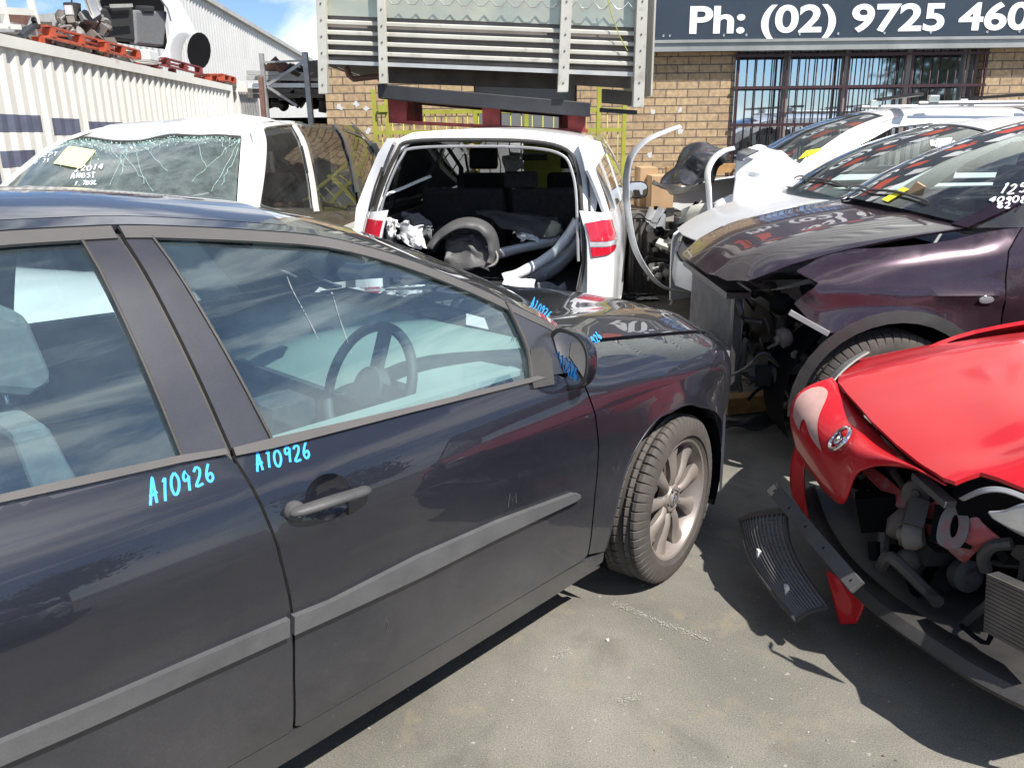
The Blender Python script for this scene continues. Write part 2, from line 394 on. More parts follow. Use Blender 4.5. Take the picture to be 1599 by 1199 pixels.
M = {}
M['navy'] = mat('navy paint', (.008,.010,.018), .30, .3, 1.0, .01, dust=.085, dustcol=(.40,.38,.37), dscale=2.2)
height_dust(M['navy'], 1, .25, .85, 1.0, .13)
M['pillar'] = mat('pillar film', (.016,.017,.024), .34, 0, .7, .16, dust=.05, dustcol=(.42,.41,.42))
M['trim'] = mat('grey plastic trim', (.045,.046,.050), .5, var=.2, vscale=9, bump=.03, bscale=300, dust=.13, dustcol=(.38,.37,.36))
M['rubber'] = mat('black rubber', (.02,.02,.02), .6, dust=.12)
M['seal'] = mat('grey seal', (.060,.057,.058), .5, dust=.10)
M['black'] = mat('black plastic', (.018,.018,.02), .45, dust=.1, bump=.05, bscale=90)
M['blackdusty'] = mat('dusty black plastic', (.022,.023,.026), .5, dust=.22, bump=.1, bscale=60, dustcol=(.27,.26,.25))
M['gloss_black'] = mat('gloss black', (.01,.01,.012), .2, 0, 1.0, .02, dust=.08)
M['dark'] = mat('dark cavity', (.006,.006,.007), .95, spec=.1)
M['chrome'] = mat('chrome', (.75,.76,.78), .13, 1.0, dust=.06)
M['alloy'] = mat('dusty alloy', (.36,.33,.31), .42, .65, dust=.5, dustcol=(.21,.175,.15), dscale=8)
M['brakedust'] = mat('brake dust', (.06,.055,.05), .7, .3, dust=.4, dustcol=(.16,.13,.11))
M['tyre'] = mat('tyre rubber', (.022,.021,.020), .7, dust=.42, dustcol=(.155,.135,.12), dscale=6, bump=.05, bscale=120)
M['white'] = mat('white paint', (.80,.81,.82), .3, 0, .9, .03, dust=.10, dustcol=(.5,.48,.44), var=.03)
M['pearl'] = mat('warm white paint', (.72,.72,.70), .3, .1, .8, .05, dust=.15, dustcol=(.45,.43,.38), var=.05, vscale=3)
M['silver'] = mat('silver paint', (.56,.58,.61), .42, .2, .35, .08, dust=.12)
M['silver_in'] = mat('bare silver', (.42,.43,.45), .42, .5, .2, dust=.2, var=.15)
M['purple'] = mat('aubergine paint', (.019,.006,.015), .26, .5, 1.0, .012, dust=.04, dustcol=(.40,.33,.36))
M['purple_trim'] = mat('dark arch trim', (.022,.022,.025), .5, dust=.07)
M['red'] = mat('red paint', (.47,.003,.010), .4, 0, .55, .09, spec=.25, dust=.025, dustcol=(.7,.32,.32), dscale=2.5)
M['red_in'] = mat('scuffed red', (.36,.012,.02), .5, 0, .2, dust=.2, dustcol=(.35,.28,.26), stain=((.3,.29,.3), 9, .52, .8))
M['zinc'] = mat('zinc grey metal', (.36,.37,.38), .45, .6, dust=.25, var=.2, vscale=14)
M['scuffed'] = mat('scuffed grey bracket', (.10,.10,.115), .5, .4, dust=.2, stain=((.25,.02,.03), 16, .5, .8))
M['alu'] = mat('weathered aluminium', (.62,.62,.60), .34, .85, dust=.28, dustcol=(.42,.41,.37), dscale=2.2, rvar=.25, stain=((.16,.12,.09), 5, .60, .6))
M['alu_rib'] = mat('white washed slat', (.53,.52,.47), .5, .2, dust=.3, dustcol=(.34,.33,.28), var=.12, vscale=5, stain=((.2,.17,.13), 7, .56, .6))
M['grime'] = mat('grimy steel', (.13,.12,.11), .7, .4, var=.4, vscale=8, dust=.3, dustcol=(.2,.17,.14))
M['steel_blk'] = mat('black painted steel', (.014,.017,.023), .45, .2, var=.2, dust=.05, stain=((.06,.035,.03), 8, .62, .7))
M['rust'] = mat('rusty steel', (.16,.07,.05), .75, .3, var=.4, vscale=10, dust=.15)
M['pallet_red'] = mat('faded red timber', (.20,.03,.03), .7, var=.35, vscale=12, bump=.1, stain=((.06,.03,.03), 7, .55, .8))
M['pallet_orange'] = mat('orange pallet', (.40,.075,.035), .6, var=.2, vscale=8)
M['yellow'] = mat('yellow painted steel', (.33,.34,.025), .45, var=.15, dust=.12)
M['yellow_sticker'] = mat('yellow paper', (.80,.72,.04), .6, var=.05)
M['pale_sticker'] = mat('pale yellow paper', (.80,.76,.34), .6, var=.06)
M['fabric'] = mat('charcoal fabric', (.022,.022,.025), .95, var=.3, vscale=30)
M['greyfab'] = mat('grey fabric', (.15,.155,.16), .95, var=.2, vscale=30)
M['dash'] = mat('grey dashboard', (.30,.34,.32), .7, var=.06)
M['dash_dark'] = mat('dark dashboard', (.05,.055,.06), .6)
M['liner'] = mat('pale headlining', (.42,.43,.41), .9)
M['ink_blue'] = mat('blue paint pen', (.03,.36,.85), .5)
M['ink_white'] = mat('white paint pen', (.85,.86,.88), .5)
M['ink_red'] = mat('red paint pen', (.62,.07,.03), .5)
M['lens_red'] = mat('red lamp lens', (.50,.012,.03), .12, 0, 1.0, .01, emit=None, var=.1)
M['lens_clear'] = mat('clear lamp lens', (.62,.63,.66), .12, .35, 1.0, .02, var=.15, vscale=20)
M['card'] = mat('cardboard', (.42,.28,.16), .85, var=.12)
M['timber'] = mat('pallet timber', (.38,.22,.09), .8, var=.3, vscale=12)
M['junkgrey'] = mat('junk metal', (.20,.20,.20), .6, .5, var=.5, vscale=10, dust=.3)
M['junkwhite'] = mat('scratched white plastic', (.66,.66,.66), .45, var=.15, dust=.15, dustcol=(.2,.19,.18))
M['mirror'] = mat('mirror glass', (.82,.84,.85), .02, 1.0, dust=.05)
M['glass'] = glass('tinted window', (.58,.74,.74), 1.6, .045)
M['glass_side'] = glass('dusty side window', (.74,.93,.94), 3.5, .045, dustcol=(.40,.52,.56), gcol=(.80,.95,1,1))  # blue in the dust and gloss colours stands in for reflected sky
M['glass_dark'] = glass('dark window', (.16,.18,.19), 1.0, .03)
M['glass_wind'] = glass('windscreen', (.62,.80,.76), 1.7, .035)
M['glass_clear'] = glass('clear window', (.85,.9,.9), 1.0, .03)
M['glass_crack'] = glass('shattered windscreen', (.70,.82,.78), 1.3, .12, rough=.05, dustcol=(.62,.74,.70), dscale=9)
M['crack'] = mat('crushed glass edge', (.42,.62,.56), .2, var=.5, vscale=60)

def asphalt():
    m = bpy.data.materials.new('asphalt'); m.use_nodes = True; nt = m.node_tree; b = nt.nodes['Principled BSDF']; tcn = N(nt, 'ShaderNodeTexCoord'); co = tcn.outputs['Object']
    def noise_(sc, det=8, ro=.6, dist=0.):
        n = N(nt, 'ShaderNodeTexNoise'); n.inputs['Scale'].default_value = sc; n.inputs['Detail'].default_value = det; n.inputs['Roughness'].default_value = ro; n.inputs['Distortion'].default_value = dist; nt.links.new(co, n.inputs['Vector']); return n.outputs[0]
    def ramp(s, *st):
        r = N(nt, 'ShaderNodeValToRGB'); e = r.color_ramp.elements
        e[0].position, e[0].color = st[0][0], (*st[0][1], 1); e[1].position, e[1].color = st[-1][0], (*st[-1][1], 1)
        for p, c in st[1:-1]: x = e.new(p); x.color = (*c, 1)
        nt.links.new(s, r.inputs[0]); return r.outputs[0]
    def mix(f, a, c, bt='MIX'):
        x = N(nt, 'ShaderNodeMix', data_type='RGBA', blend_type=bt)
        if isinstance(f, float): x.inputs[0].default_value = f
        else: nt.links.new(f, x.inputs[0])
        for i, s in ((6, a), (7, c)):
            if isinstance(s, tuple): x.inputs[i].default_value = (*s, 1)
            else: nt.links.new(s, x.inputs[i])
        return x.outputs[2]
    base = ramp(noise_(1.1, 10, .62, .4), (.3, (.105,.099,.084)), (.5, (.165,.156,.132)), (.68, (.238,.223,.186)))
    gr = ramp(noise_(230, 2, .5), (.35, (.62,.62,.62)), (.65, (1.35,1.35,1.35)))
    c = mix(.75, base, gr, 'MULTIPLY')
    oil = ramp(noise_(2.6, 5, .55, .8), (.56, (0,0,0)), (.78, (.6,.6,.6)))
    c = mix(oil, c, (.055,.052,.05))
    tan = ramp(noise_(4.3, 8, .7, .2), (.56, (0,0,0)), (.72, (.6,.6,.6)))
    c = mix(tan, c, (.26,.21,.13))
    fleck = ramp(noise_(46, 3, .5), (.68, (0,0,0)), (.73, (.8,.8,.8)))
    c = mix(fleck, c, (.34,.33,.30))
    vo = N(nt, 'ShaderNodeTexVoronoi', feature='DISTANCE_TO_EDGE'); vo.inputs['Scale'].default_value = .55
    wn = N(nt, 'ShaderNodeTexNoise'); wn.inputs['Scale'].default_value = 3; wn.inputs['Detail'].default_value = 6; nt.links.new(co, wn.inputs['Vector'])
    vm = N(nt, 'ShaderNodeMixRGB'); vm.inputs[0].default_value = .12; nt.links.new(co, vm.inputs[1]); nt.links.new(wn.outputs[1], vm.inputs[2]); nt.links.new(vm.outputs[0], vo.inputs['Vector'])
    ck = ramp(vo.outputs[0], (.0, (.22,.22,.22)), (.006, (0,0,0)))
    nt.links.new(c, b.inputs['Base Color']); b.inputs['Roughness'].default_value = .85
    bp = N(nt, 'ShaderNodeBump'); bp.inputs['Strength'].default_value = .22; bp.inputs['Distance'].default_value = .006; nt.links.new(noise_(160, 4, .6), bp.inputs['Height']); nt.links.new(bp.outputs[0], b.inputs['Normal'])
    return m
M['asphalt'] = asphalt()
def brick_mat():
    m = bpy.data.materials.new('cream brick'); m.use_nodes = True; nt = m.node_tree; b = nt.nodes['Principled BSDF']; tcn = N(nt, 'ShaderNodeTexCoord')
    sp = N(nt, 'ShaderNodeSeparateXYZ'); cb = N(nt, 'ShaderNodeCombineXYZ'); nt.links.new(tcn.outputs['Object'], sp.inputs[0])
    ad = N(nt, 'ShaderNodeMath', operation='ADD'); nt.links.new(sp.outputs[0], ad.inputs[0]); nt.links.new(sp.outputs[1], ad.inputs[1])
    nt.links.new(ad.outputs[0], cb.inputs[0]); nt.links.new(sp.outputs[2], cb.inputs[1])
    br = N(nt, 'ShaderNodeTexBrick', offset=.5); br.inputs['Scale'].default_value = 1; br.inputs['Brick Width'].default_value = .24; br.inputs['Row Height'].default_value = .086; br.inputs['Mortar Size'].default_value = .0075; br.inputs['Mortar Smooth'].default_value = .15
    br.inputs['Color1'].default_value = (.43,.31,.18,1); br.inputs['Color2'].default_value = (.34,.24,.145,1); br.inputs['Mortar'].default_value = (.15,.115,.09,1); br.inputs['Bias'].default_value = -.1
    nt.links.new(cb.outputs[0], br.inputs['Vector'])
    n = N(nt, 'ShaderNodeTexNoise'); n.inputs['Scale'].default_value = 22; n.inputs['Detail'].default_value = 7; nt.links.new(tcn.outputs['Object'], n.inputs['Vector'])
    rm = N(nt, 'ShaderNodeMapRange'); rm.inputs[1].default_value = .3; rm.inputs[2].default_value = .7; rm.inputs[3].default_value = .72; rm.inputs[4].default_value = 1.25; nt.links.new(n.outputs[0], rm.inputs[0])
    mx = N(nt, 'ShaderNodeVectorMath', operation='SCALE'); nt.links.new(br.outputs[0], mx.inputs[0]); nt.links.new(rm.outputs[0], mx.inputs['Scale'])
    n2 = N(nt, 'ShaderNodeTexNoise'); n2.inputs['Scale'].default_value = 3.1; n2.inputs['Detail'].default_value = 3; nt.links.new(tcn.outputs['Object'], n2.inputs['Vector'])
    r2 = N(nt, 'ShaderNodeMapRange'); r2.inputs[1].default_value = .735; r2.inputs[2].default_value = .75; nt.links.new(n2.outputs[0], r2.inputs[0])
    m2 = N(nt, 'ShaderNodeMix', data_type='RGBA'); m2.inputs[7].default_value = (.5,.5,.5,1); nt.links.new(r2.outputs[0], m2.inputs[0]); nt.links.new(mx.outputs[0], m2.inputs[6])
    nt.links.new(m2.outputs[2], b.inputs['Base Color']); b.inputs['Roughness'].default_value = .85
    bp = N(nt, 'ShaderNodeBump'); bp.inputs['Strength'].default_value = .7; bp.inputs['Distance'].default_value = .012; bp.invert = True
    nt.links.new(br.outputs['Fac'], bp.inputs['Height']); nt.links.new(bp.outputs[0], b.inputs['Normal'])
    return m
M['brick'] = brick_mat()
M['paintspot'] = mat('pale paint patch', (.55,.56,.56), .7)
M['sign'] = mat('dark blue sign', (.015,.028,.048), .4, .1, .25, .15, dust=.045, dscale=1.2, var=.15, vscale=2)
M['signtxt'] = mat('white vinyl lettering', (.85,.86,.86), .5)
M['gutter'] = mat('galvanised flashing', (.30,.31,.30), .5, .4, var=.2, vscale=3)
M['winframe'] = mat('aluminium window frame', (.28,.26,.24), .5, .4, dust=.2)
M['secbar'] = mat('brown red security bar', (.05,.022,.026), .5, .1)
M['winpane'] = mat('office window film', (.52,.59,.66), .03, .95)
M['contain'] = mat('cream container steel', (.74,.72,.66), .55, .05, var=.06, vscale=2, stain=((.42,.27,.14), 3.2, .63, .5), dust=.1)
M['letter'] = mat('faded dark lettering', (.10,.11,.16), .6, var=.25, vscale=5)
M['corr'] = mat('off white cladding', (.50,.50,.49), .5, .1, var=.05, vscale=1.5)
M['corr_in'] = mat('old metal roof edge', (.40,.40,.38), .6, .2, var=.15)
M['bark'] = mat('bark', (.10,.07,.05), .9, var=.3)
M['leaf'] = mat('leaf', (.055,.085,.028), .6, var=.35, vscale=1.2)
M['leaf2'] = mat('dark leaf', (.035,.06,.022), .6, var=.35, vscale=1.2)
M['clad'] = mat('grey green cladding', (.40,.44,.41), .5, .3, var=.1)
M['guard_in'] = mat('bare pale guard', (.40,.41,.36), .5, .1, dust=.25, var=.2)
M['meshdusty'] = mat('dusty grille plastic', (.03,.03,.033), .5, dust=.3, dustcol=(.3,.29,.28))
M['lens_old'] = mat('clouded grey lens', (.26,.27,.26), .25, .1, .8, .05, dust=.25)
M['dropping'] = mat('dried pale streak', (.24,.27,.28), .8, alpha=.7)
M['bin'] = mat('dark grey plastic bin', (.035,.03,.032), .6, dust=.2)
# ------------------------------------------------------------------ ground
rnd = random.Random(5)
def gfn(u, v):
    # finer cells near the camera, edges far away
    x = (u - .5) * 2; y = (v - .5) * 2
    return V((math.copysign(abs(x) ** 3, x) * 300, math.copysign(abs(y) ** 3, y) * 300 + 4, 0))
g = MB().grid(gfn, 24, 24).build('ground', M['asphalt']); tag(g, kind='structure')
# chalky scuff line and blotches rubbed into the asphalt
def mark(name, pts, w, m, label, seed=0):
    r = random.Random(seed); P = catmull([tuple(on_z(x, y, 0.004))[:2] for x, y in pts], closed=False, sub=8)
    mb = MB(); n = 0
    for k in range(len(P) - 1):
        a, b = V((*P[k], .004)), V((*P[k+1], .004)); d = (b - a); q = V((-d.y, d.x, 0)).normalized()
        for j in range(int(d.length * 1500)):
            c = a + d * r.random() + q * r.gauss(0, w * .9) + V((0, 0, n * 2e-6)); n += 1; s_ = r.uniform(.0004, .0016); e = r.uniform(1, 3.5); m_ = r.randint(4, 6); al = math.atan2(d.y, d.x) + r.uniform(-.3, .3)
            mb.add([c + V((math.cos(al)*math.cos(t*2*math.pi/m_)*s_*e - math.sin(al)*math.sin(t*2*math.pi/m_)*s_, math.sin(al)*math.cos(t*2*math.pi/m_)*s_*e + math.cos(al)*math.sin(t*2*math.pi/m_)*s_, 0)) for t in range(m_)], [tuple(range(m_))])
    o = mb.build(name, m); tag(o, label, 'paint mark', kind='structure')
M['chalk'] = mat('chalk scuff', (.34,.33,.29), .9, var=.2, vscale=40)
mark('ground_scuff', [(955,940),(1000,958),(1050,978),(1108,1000)], .012, M['chalk'], 'pale chalky scuff line across the asphalt', 3)
mark('ground_scuff', [(865,1028),(878,1018),(890,1012)], .010, M['chalk'], 'small white scrape on asphalt left of the chalk line', 4)
mark('ground_scuff', [(965,1095),(985,1088),(1000,1080)], .009, M['chalk'], 'short broken scrape on asphalt near bottom centre', 6)
# grit, glass crumbs and small stones lying about
mb = MB(); rg = random.Random(17)
for i in range(900):
    px, py = rg.uniform(380, 1599), rg.uniform(640, 1199); c = on_z(px, py, 0.0); s_ = rg.choice((.0012,.0016,.002,.0028,.004)) * (2.2 if rg.random() < .03 else 1)
    vs = [c + V((rg.uniform(-1,1)*s_, rg.uniform(-1,1)*s_, h_)) for h_ in (0.0005, 0.0005, s_*.9, s_*1.1)]; mb.add(vs, [(0,1,2),(0,3,1),(1,3,2),(2,3,0)])
o = mb.build('gravel', mat('pale grit', (.30,.28,.25), .6, var=.6, vscale=60), None); tag(o, 'scattered pale grit and crumbs on the asphalt', 'grit', kind='stuff')
# ------------------------------------------------------------------ brick building
WY = 9.8
def wp(px, py, y=WY): return on_y(px, py, y)
XL = wp(506, 120).x
WL, WR_ = wp(1146, 150).x, wp(1533, 120).x
ztop = wp(1300, 75).z + .04; zbot = 1.12
bld = empty('brick_building', (2, WY, 0), 'cream brick building with barred window under the dark blue phone sign', 'building')
mb = MB(); T = .3
def wallbox(x0, x1, z0, z1, mb=mb): mb.box(((x0+x1)/2, WY + T/2, (z0+z1)/2), (x1-x0, T, z1-z0))
DX0, DX1 = wp(742, 250).x, wp(900, 250).x          # doorway behind the van
wallbox(XL, DX0, 0, 3.9); wallbox(DX0, DX1, 2.3, 3.9); wallbox(DX1, WL, 0, 3.9); wallbox(WL, WR_, ztop, 3.9); wallbox(WL, WR_, 0, zbot); wallbox(WR_, 14, 0, 3.9)
mb.box((XL + .15, WY + T + 3, 1.95), (.3, 6, 3.9))
mb.box((13.85, WY + T + 3, 1.95), (.3, 6, 3.9))
mb.build('wall', M['brick'], bld)
MB().box(((XL+14)/2, WY + 3.2, 3.94), (14 - XL, 6.6, .08)).build('roof', M['gutter'], bld)
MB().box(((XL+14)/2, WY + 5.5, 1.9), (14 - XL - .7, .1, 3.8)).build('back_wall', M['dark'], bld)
mb = MB()
for k in range(6): mb.box((DX0 + .1 + k*(DX1-DX0-.1)/5.5, WY + .12, 1.1), (.05, .05, 2.2))
dr = MB().box(((DX0+DX1)/2, WY + .2, 1.12), (DX1-DX0 - .02, .05, 2.24)).build('door', mat('grey steel door', (.17,.18,.19), .5, .2), bld)
MB().box((DX1 - .15, WY + .16, 1.05), (.14, .04, .03)).build('handle', M['chrome'], dr)
# paint patches thrown on the bricks
for (px, py) in ((1020,175),(1062,173),(1063,206),(1015,243),(556,163),(572,170),(530,168),(575,205),(550,262)):
    c = wp(px, py, WY - .003); r = random.Random(px); n = 11
    MB().add([c] + [c + V((math.cos(t*2*math.pi/n), 0, math.sin(t*2*math.pi/n))) * r.uniform(.015, .045) for t in range(n)], [(0, i+1, (i+1) % n + 1) for i in range(n)]).build('paint_patch', M['paintspot'], bld)
# sign fascia
SY = WY - .14; s0 = on_y(1022, 66, SY); SZ = s0.z; SX = on_y(800, 66, SY).x
mb = MB().box(((SX+14)/2, SY + .03, SZ + .75), (14 - SX, .06, 1.5))
sg = mb.build('sign', M['sign'], bld)
# red and white flashes painted higher on the sign, above the picture: seen as reflections in the bonnets and windscreens
for mt_, x0, st, n_, zz, hh in ((M['signtxt'], .9, .74, 16, 1.0, .42), (M['ink_red'], 1.2, .74, 16, .52, .36)):
    mb = MB()
    for k in range(n_):
        x = x0 + k * st; sk = .09; w = .22 + .16 * ((k * 7) % 3) / 2; z = SZ + zz; c_ = (k * 5) % 4
        mb.add([V((x, SY - .008, z)), V((x + w, SY - .008, z)), V((x + w + sk, SY - .008, z + hh)), V((x + sk, SY - .008, z + hh))], [(0,1,2,3)])
        if c_ < 2: mb.add([V((x + w, SY - .008, z + hh * .4)), V((x + w + .14, SY - .008, z + hh * .4)), V((x + w + .16, SY - .008, z + hh * .62)), V((x + w, SY - .008, z + hh * .62))], [(0,1,2,3)])
    mb.build('painted_flash', mt_, sg)
mb = MB(); vs = []; z = 4.0; k = 0
while z < 6.6:
    for dz, dy in ((0,0),(.04,-.014),(.10,-.014),(.14,0)): vs += [V((XL, WY - .02 + dy, z + dz)), V((14, WY - .02 + dy, z + dz))]
    z += .18
mb.add(vs, [(2*i, 2*i+1, 2*i+3, 2*i+2) for i in range(len(vs)//2 - 1)]).build('upper_cladding', M['clad'], bld)
mb = MB().box(((SX+14)/2, SY + .06, SZ - .055), (14 - SX, .15, .09)); mb.box(((SX+14)/2, SY - .02, SZ + .0), (14 - SX, .03, .03)); mb.build('sign_soffit', M['gutter'], bld)
for px in (1036,1046,1130,1165,1248,1308,1380,1452,1540,1590):
    c = on_y(px, 60 if px > 1050 else 55, SY); MB().lathe([(.0, .0), (.006, .012), (.0, .016)], Matrix.Translation((c.x, SY - .002, SZ + .06)) @ Matrix.Rotation(R(90), 4, 'X'), 8).build('rivet', M['chrome'], sg)
def text_mb(txt, p0, ex, ey, h, bold=.02, width=None, depth=.006):
    """flat raised lettering: p0 baseline start, ex/ey unit directions, h cap height"""
    cu_ = bpy.data.curves.new('t', 'FONT'); cu_.body = txt; cu_.size = 1; cu_.offset = bold; cu_.extrude = .5; cu_.resolution_u = 6
    ob = bpy.data.objects.new('t', cu_); scene.collection.objects.link(ob)
    dg = bpy.context.evaluated_depsgraph_get(); me = bpy.data.meshes.new_from_object(ob.evaluated_get(dg))
    xs = [v.co.x for v in me.vertices]; x0, x1 = min(xs), max(xs); sy = h / .70; sx = (width / (x1 - x0)) if width else sy
    ex, ey = V(ex), V(ey); ez = ex.cross(ey)
    vs = [V(p0) + ex * ((v.co.x - x0) * sx) + ey * (v.co.y * sy) + ez * ((v.co.z + .5) * depth) for v in me.vertices]
    fs = [tuple(p.vertices) for p in me.polygons]
    bpy.data.objects.remove(ob); bpy.data.curves.remove(cu_)
    return MB().add(vs, fs)
a = on_y(1076, 52, SY); b = on_y(1607, 44, SY)
text_mb('Ph: (02) 9725 460', (a.x, SY, a.z), (1,0,0), (0,0,1), on_y(1076, 11, SY).z - a.z, .026, b.x - a.x).build('lettering', M['signtxt'], sg)
# window
wn = MB(); fy = WY + .14
pane_w = WR_ - WL
xs = [WL, wp(1234,120).x, wp(1326,120).x, wp(1424,120).x, wp(1515,120).x, WR_]
for x in xs: wn.box((x, fy, (ztop+zbot)/2), (.055, .06, ztop-zbot))
wn.box(((WL+WR_)/2, fy, ztop - .02), (pane_w, .055, .05)); wn.box(((WL+WR_)/2, fy, zbot + .02), (pane_w, .055, .05)); wn.box(((WL+WR_)/2, fy, wp(1300,196).z), (pane_w, .05, .03))
wo_ = wn.build('window', M['winframe'], bld)
MB().box(((WL+WR_)/2, fy + .02, (ztop+zbot)/2), (pane_w, .006, ztop-zbot)).build('pane', M['winpane'], wo_)
mb = MB(); x = WL + .03; i = 0
rb = random.Random(2)
while x < WR_:
    mb.tube([(x, WY - .03, zbot - .04), (x, WY - .03, ztop + .02)], .0075, 6); x += .105 if i % 2 else .088; i += 1
for py in (86, 136, 194): 
    z = wp(1300, py, WY - .03).z; mb.box(((WL+WR_)/2, WY - .045, z), (pane_w + .06, .012, .03))
for x in (WL + .01, wp(1226,120).x, wp(1322,120).x, wp(1420,120).x, WR_ + .01): mb.box((x, WY - .04, (ztop+zbot)/2), (.02, .02, ztop-zbot))
mb.build('security_grille', M['secbar'], bld)
MB().box(((WL+WR_)/2, WY + .0, zbot - .03), (pane_w + .04, .12, .06)).build('sill', M['brick'], bld)
# yellow barred gate across the doorway side of the building
gate = empty('yellow_gate', (wp(780,200,9.3).x, 9.3, 0), 'yellow steel barred gate standing before the brick wall behind the white van', 'gate')
gx0, gx1 = on_y(585, 180, 9.3).x, on_y(975, 180, 9.3).x; gz1 = on_y(800, 166, 9.3).z; gz2 = on_y(590, 140, 9.3).z
fr = MB(); xs = [gx0, on_y(605,180,9.3).x, on_y(742,180,9.3).x, on_y(822,180,9.3).x, on_y(935,180,9.3).x, gx1]
for i_, x in enumerate(xs): zt_ = gz2 if i_ in (0,1,4,5) else gz1; fr.box((x, 9.3, zt_/2 + .03), (.045, .045, zt_ - .06))
for z in (.15, on_y(800,205,9.3).z, gz1 - .05): fr.box(((gx0+gx1)/2, 9.3, z), (gx1-gx0, .04, .04))
fr.build('frame', M['yellow'], gate)
mb = MB(); x = gx0 + .07
while x < gx1: mb.tube([(x, 9.3, .15), (x, 9.3, gz1 - .05)], .0065, 6); x += .115
mb.build('bars', M['yellow'], gate)
mb = MB().box((on_y(848,265,9.26).x, 9.26, on_y(848,265,9.26).z), (.42, .02, .5)); mb.build('panel', M['yellow'], gate)
MB().box((on_y(598,170,9.25).x, 9.25, on_y(598,170,9.25).z), (.09, .05, .07)).build('latch', M['yellow'], gate)
# ------------------------------------------------------------------ left background: clad shed, shipping container
def corr_wall(p, q, z0f, z1f, pitch, depth, mb, taper=.25, side=1):
    """corrugated sheet from p to q (2d), z from z0f(t) to z1f(t)"""
    p, q = V((*p, 0)), V((*q, 0)); L = (q - p).length; d = (q - p) / L; n = V((d.y, -d.x, 0)) * side
    k = int(L / pitch); vs = []; cols = []
    for i in range(k):
        for s, o in ((0, 0), (taper, 1), (.5, 1), (.5 + taper, 0)): cols.append(((i + s) * pitch, o * depth))
    cols.append((L, 0))
    for s, o in cols:
        b = p + d * s + n * o; t = s / L; vs += [b + V((0, 0, z0f(t))), b + V((0, 0, z1f(t)))]
    return mb.add(vs, [(2*i, 2*i+2, 2*i+3, 2*i+1) for i in range(len(cols) - 1)])
# container: long side faces right; near corner beyond the left edge
c0 = V((-4.95, 6.0)); c1 = V((-6.05, 19.0)); cd = (c1 - c0).normalized(); cn_ = V((cd.y, -cd.x))
CT = 2.65
cont = empty('shipping_container', (c0.x - 1.2, 12, 0), 'cream corrugated shipping container with dark painted lettering and loads on its roof', 'container')
mb = corr_wall(tuple(c0), tuple(c1), lambda t: .16, lambda t: CT - .12, .278, .036, MB())
back0, back1 = c0 - cn_ * 2.4, c1 - cn_ * 2.4
corr_wall(tuple(back0), tuple(back1), lambda t: .16, lambda t: CT - .12, .278, .036, mb)
corr_wall(tuple(c1), tuple(back1), lambda t: .16, lambda t: CT - .12, .25, .036, mb); corr_wall(tuple(c0), tuple(back0), lambda t: .16, lambda t: CT - .12, .25, .036, mb)
mb.build('wall', M['contain'], cont, fixn=False)
mb = MB()
for z, h in ((CT - .06, .12), (.08, .16)):
    mb.bar((*(c0 + cn_*.03), z), (*(c1 + cn_*.03), z), .07, h); mb.bar((*back0, z), (*back1, z), .07, h); mb.bar((*c1, z), (*back1, z), .07, h); mb.bar((*c0, z), (*back0, z), .07, h)
for c in (c0, c1, back0, back1): mb.box((c.x, c.y, CT/2), (.14, .14, CT))
mb.build('frame', M['contain'], cont)
MB().add([(*c0, CT-.03), (*c1, CT-.03), (*back1, CT-.03), (*back0, CT-.03)], [(0,1,2,3)]).build('roof', M['contain'], cont)
cpl = V((c0.x, c0.y, 0)) + V((cn_.x, cn_.y, 0)) * .0385
def con(px, py): return on_plane(px, py, cpl, V((cn_.x, cn_.y, 0)))
mb = MB()
for (x0, y0, x1, y1, x2, y2, x3, y3) in ((-40,176,64,181,68,208,-40,205),(80,184,120,186,128,213,86,210),(9,234,58,236,50,262,9,260),(-40,234,2,236,4,340,-40,340),(135,189,190,192,200,214,142,212),(60,262,110,262,120,300,60,300),(165,205,300,212,300,235,165,230),(165,230,195,232,200,300,165,300),(215,235,235,235,240,300,215,300),(255,240,345,240,345,300,255,300)):
    cs = [con(x0,y0), con(x1,y1), con(x2,y2), con(x3,y3)]
    off = V((cn_.x, cn_.y, 0)) * .004
    # painted on the outer flats only; the same flats the corrugation has
    A0 = min((c - V((*c0,0))).dot(V((*cd,0))) for c in cs); A1 = max((c - V((*c0,0))).dot(V((*cd,0))) for c in cs)
    zt = max(c.z for c in cs); zb = min(c.z for c in cs)
    za, zb2 = (cs[0].z + cs[1].z) / 2, (cs[2].z + cs[3].z) / 2
    k0 = int(A0 / .278) - 1
    base = V((*c0, 0)); dd = V((*cd, 0)); nn = V((*cn_, 0))
    pr = []
    for k in range(k0, int(A1 / .278) + 2):
        for s, o in ((0, 0), (.25, 1), (.5, 1), (.75, 0)): pr.append(((k + s) * .278, o * .036 + .002))
    seg = [p for p in pr if A0 < p[0] < A1]
    if len(seg) < 2: continue
    vs = []
    for s, o in seg: b0 = base + dd * s + nn * o; vs += [b0 + V((0,0,zb2)), b0 + V((0,0,za))]
    mb.add(vs, [(2*i, 2*i+2, 2*i+3, 2*i+1) for i in range(len(seg) - 1)])
mb.build('lettering', M['letter'], cont, fixn=False)
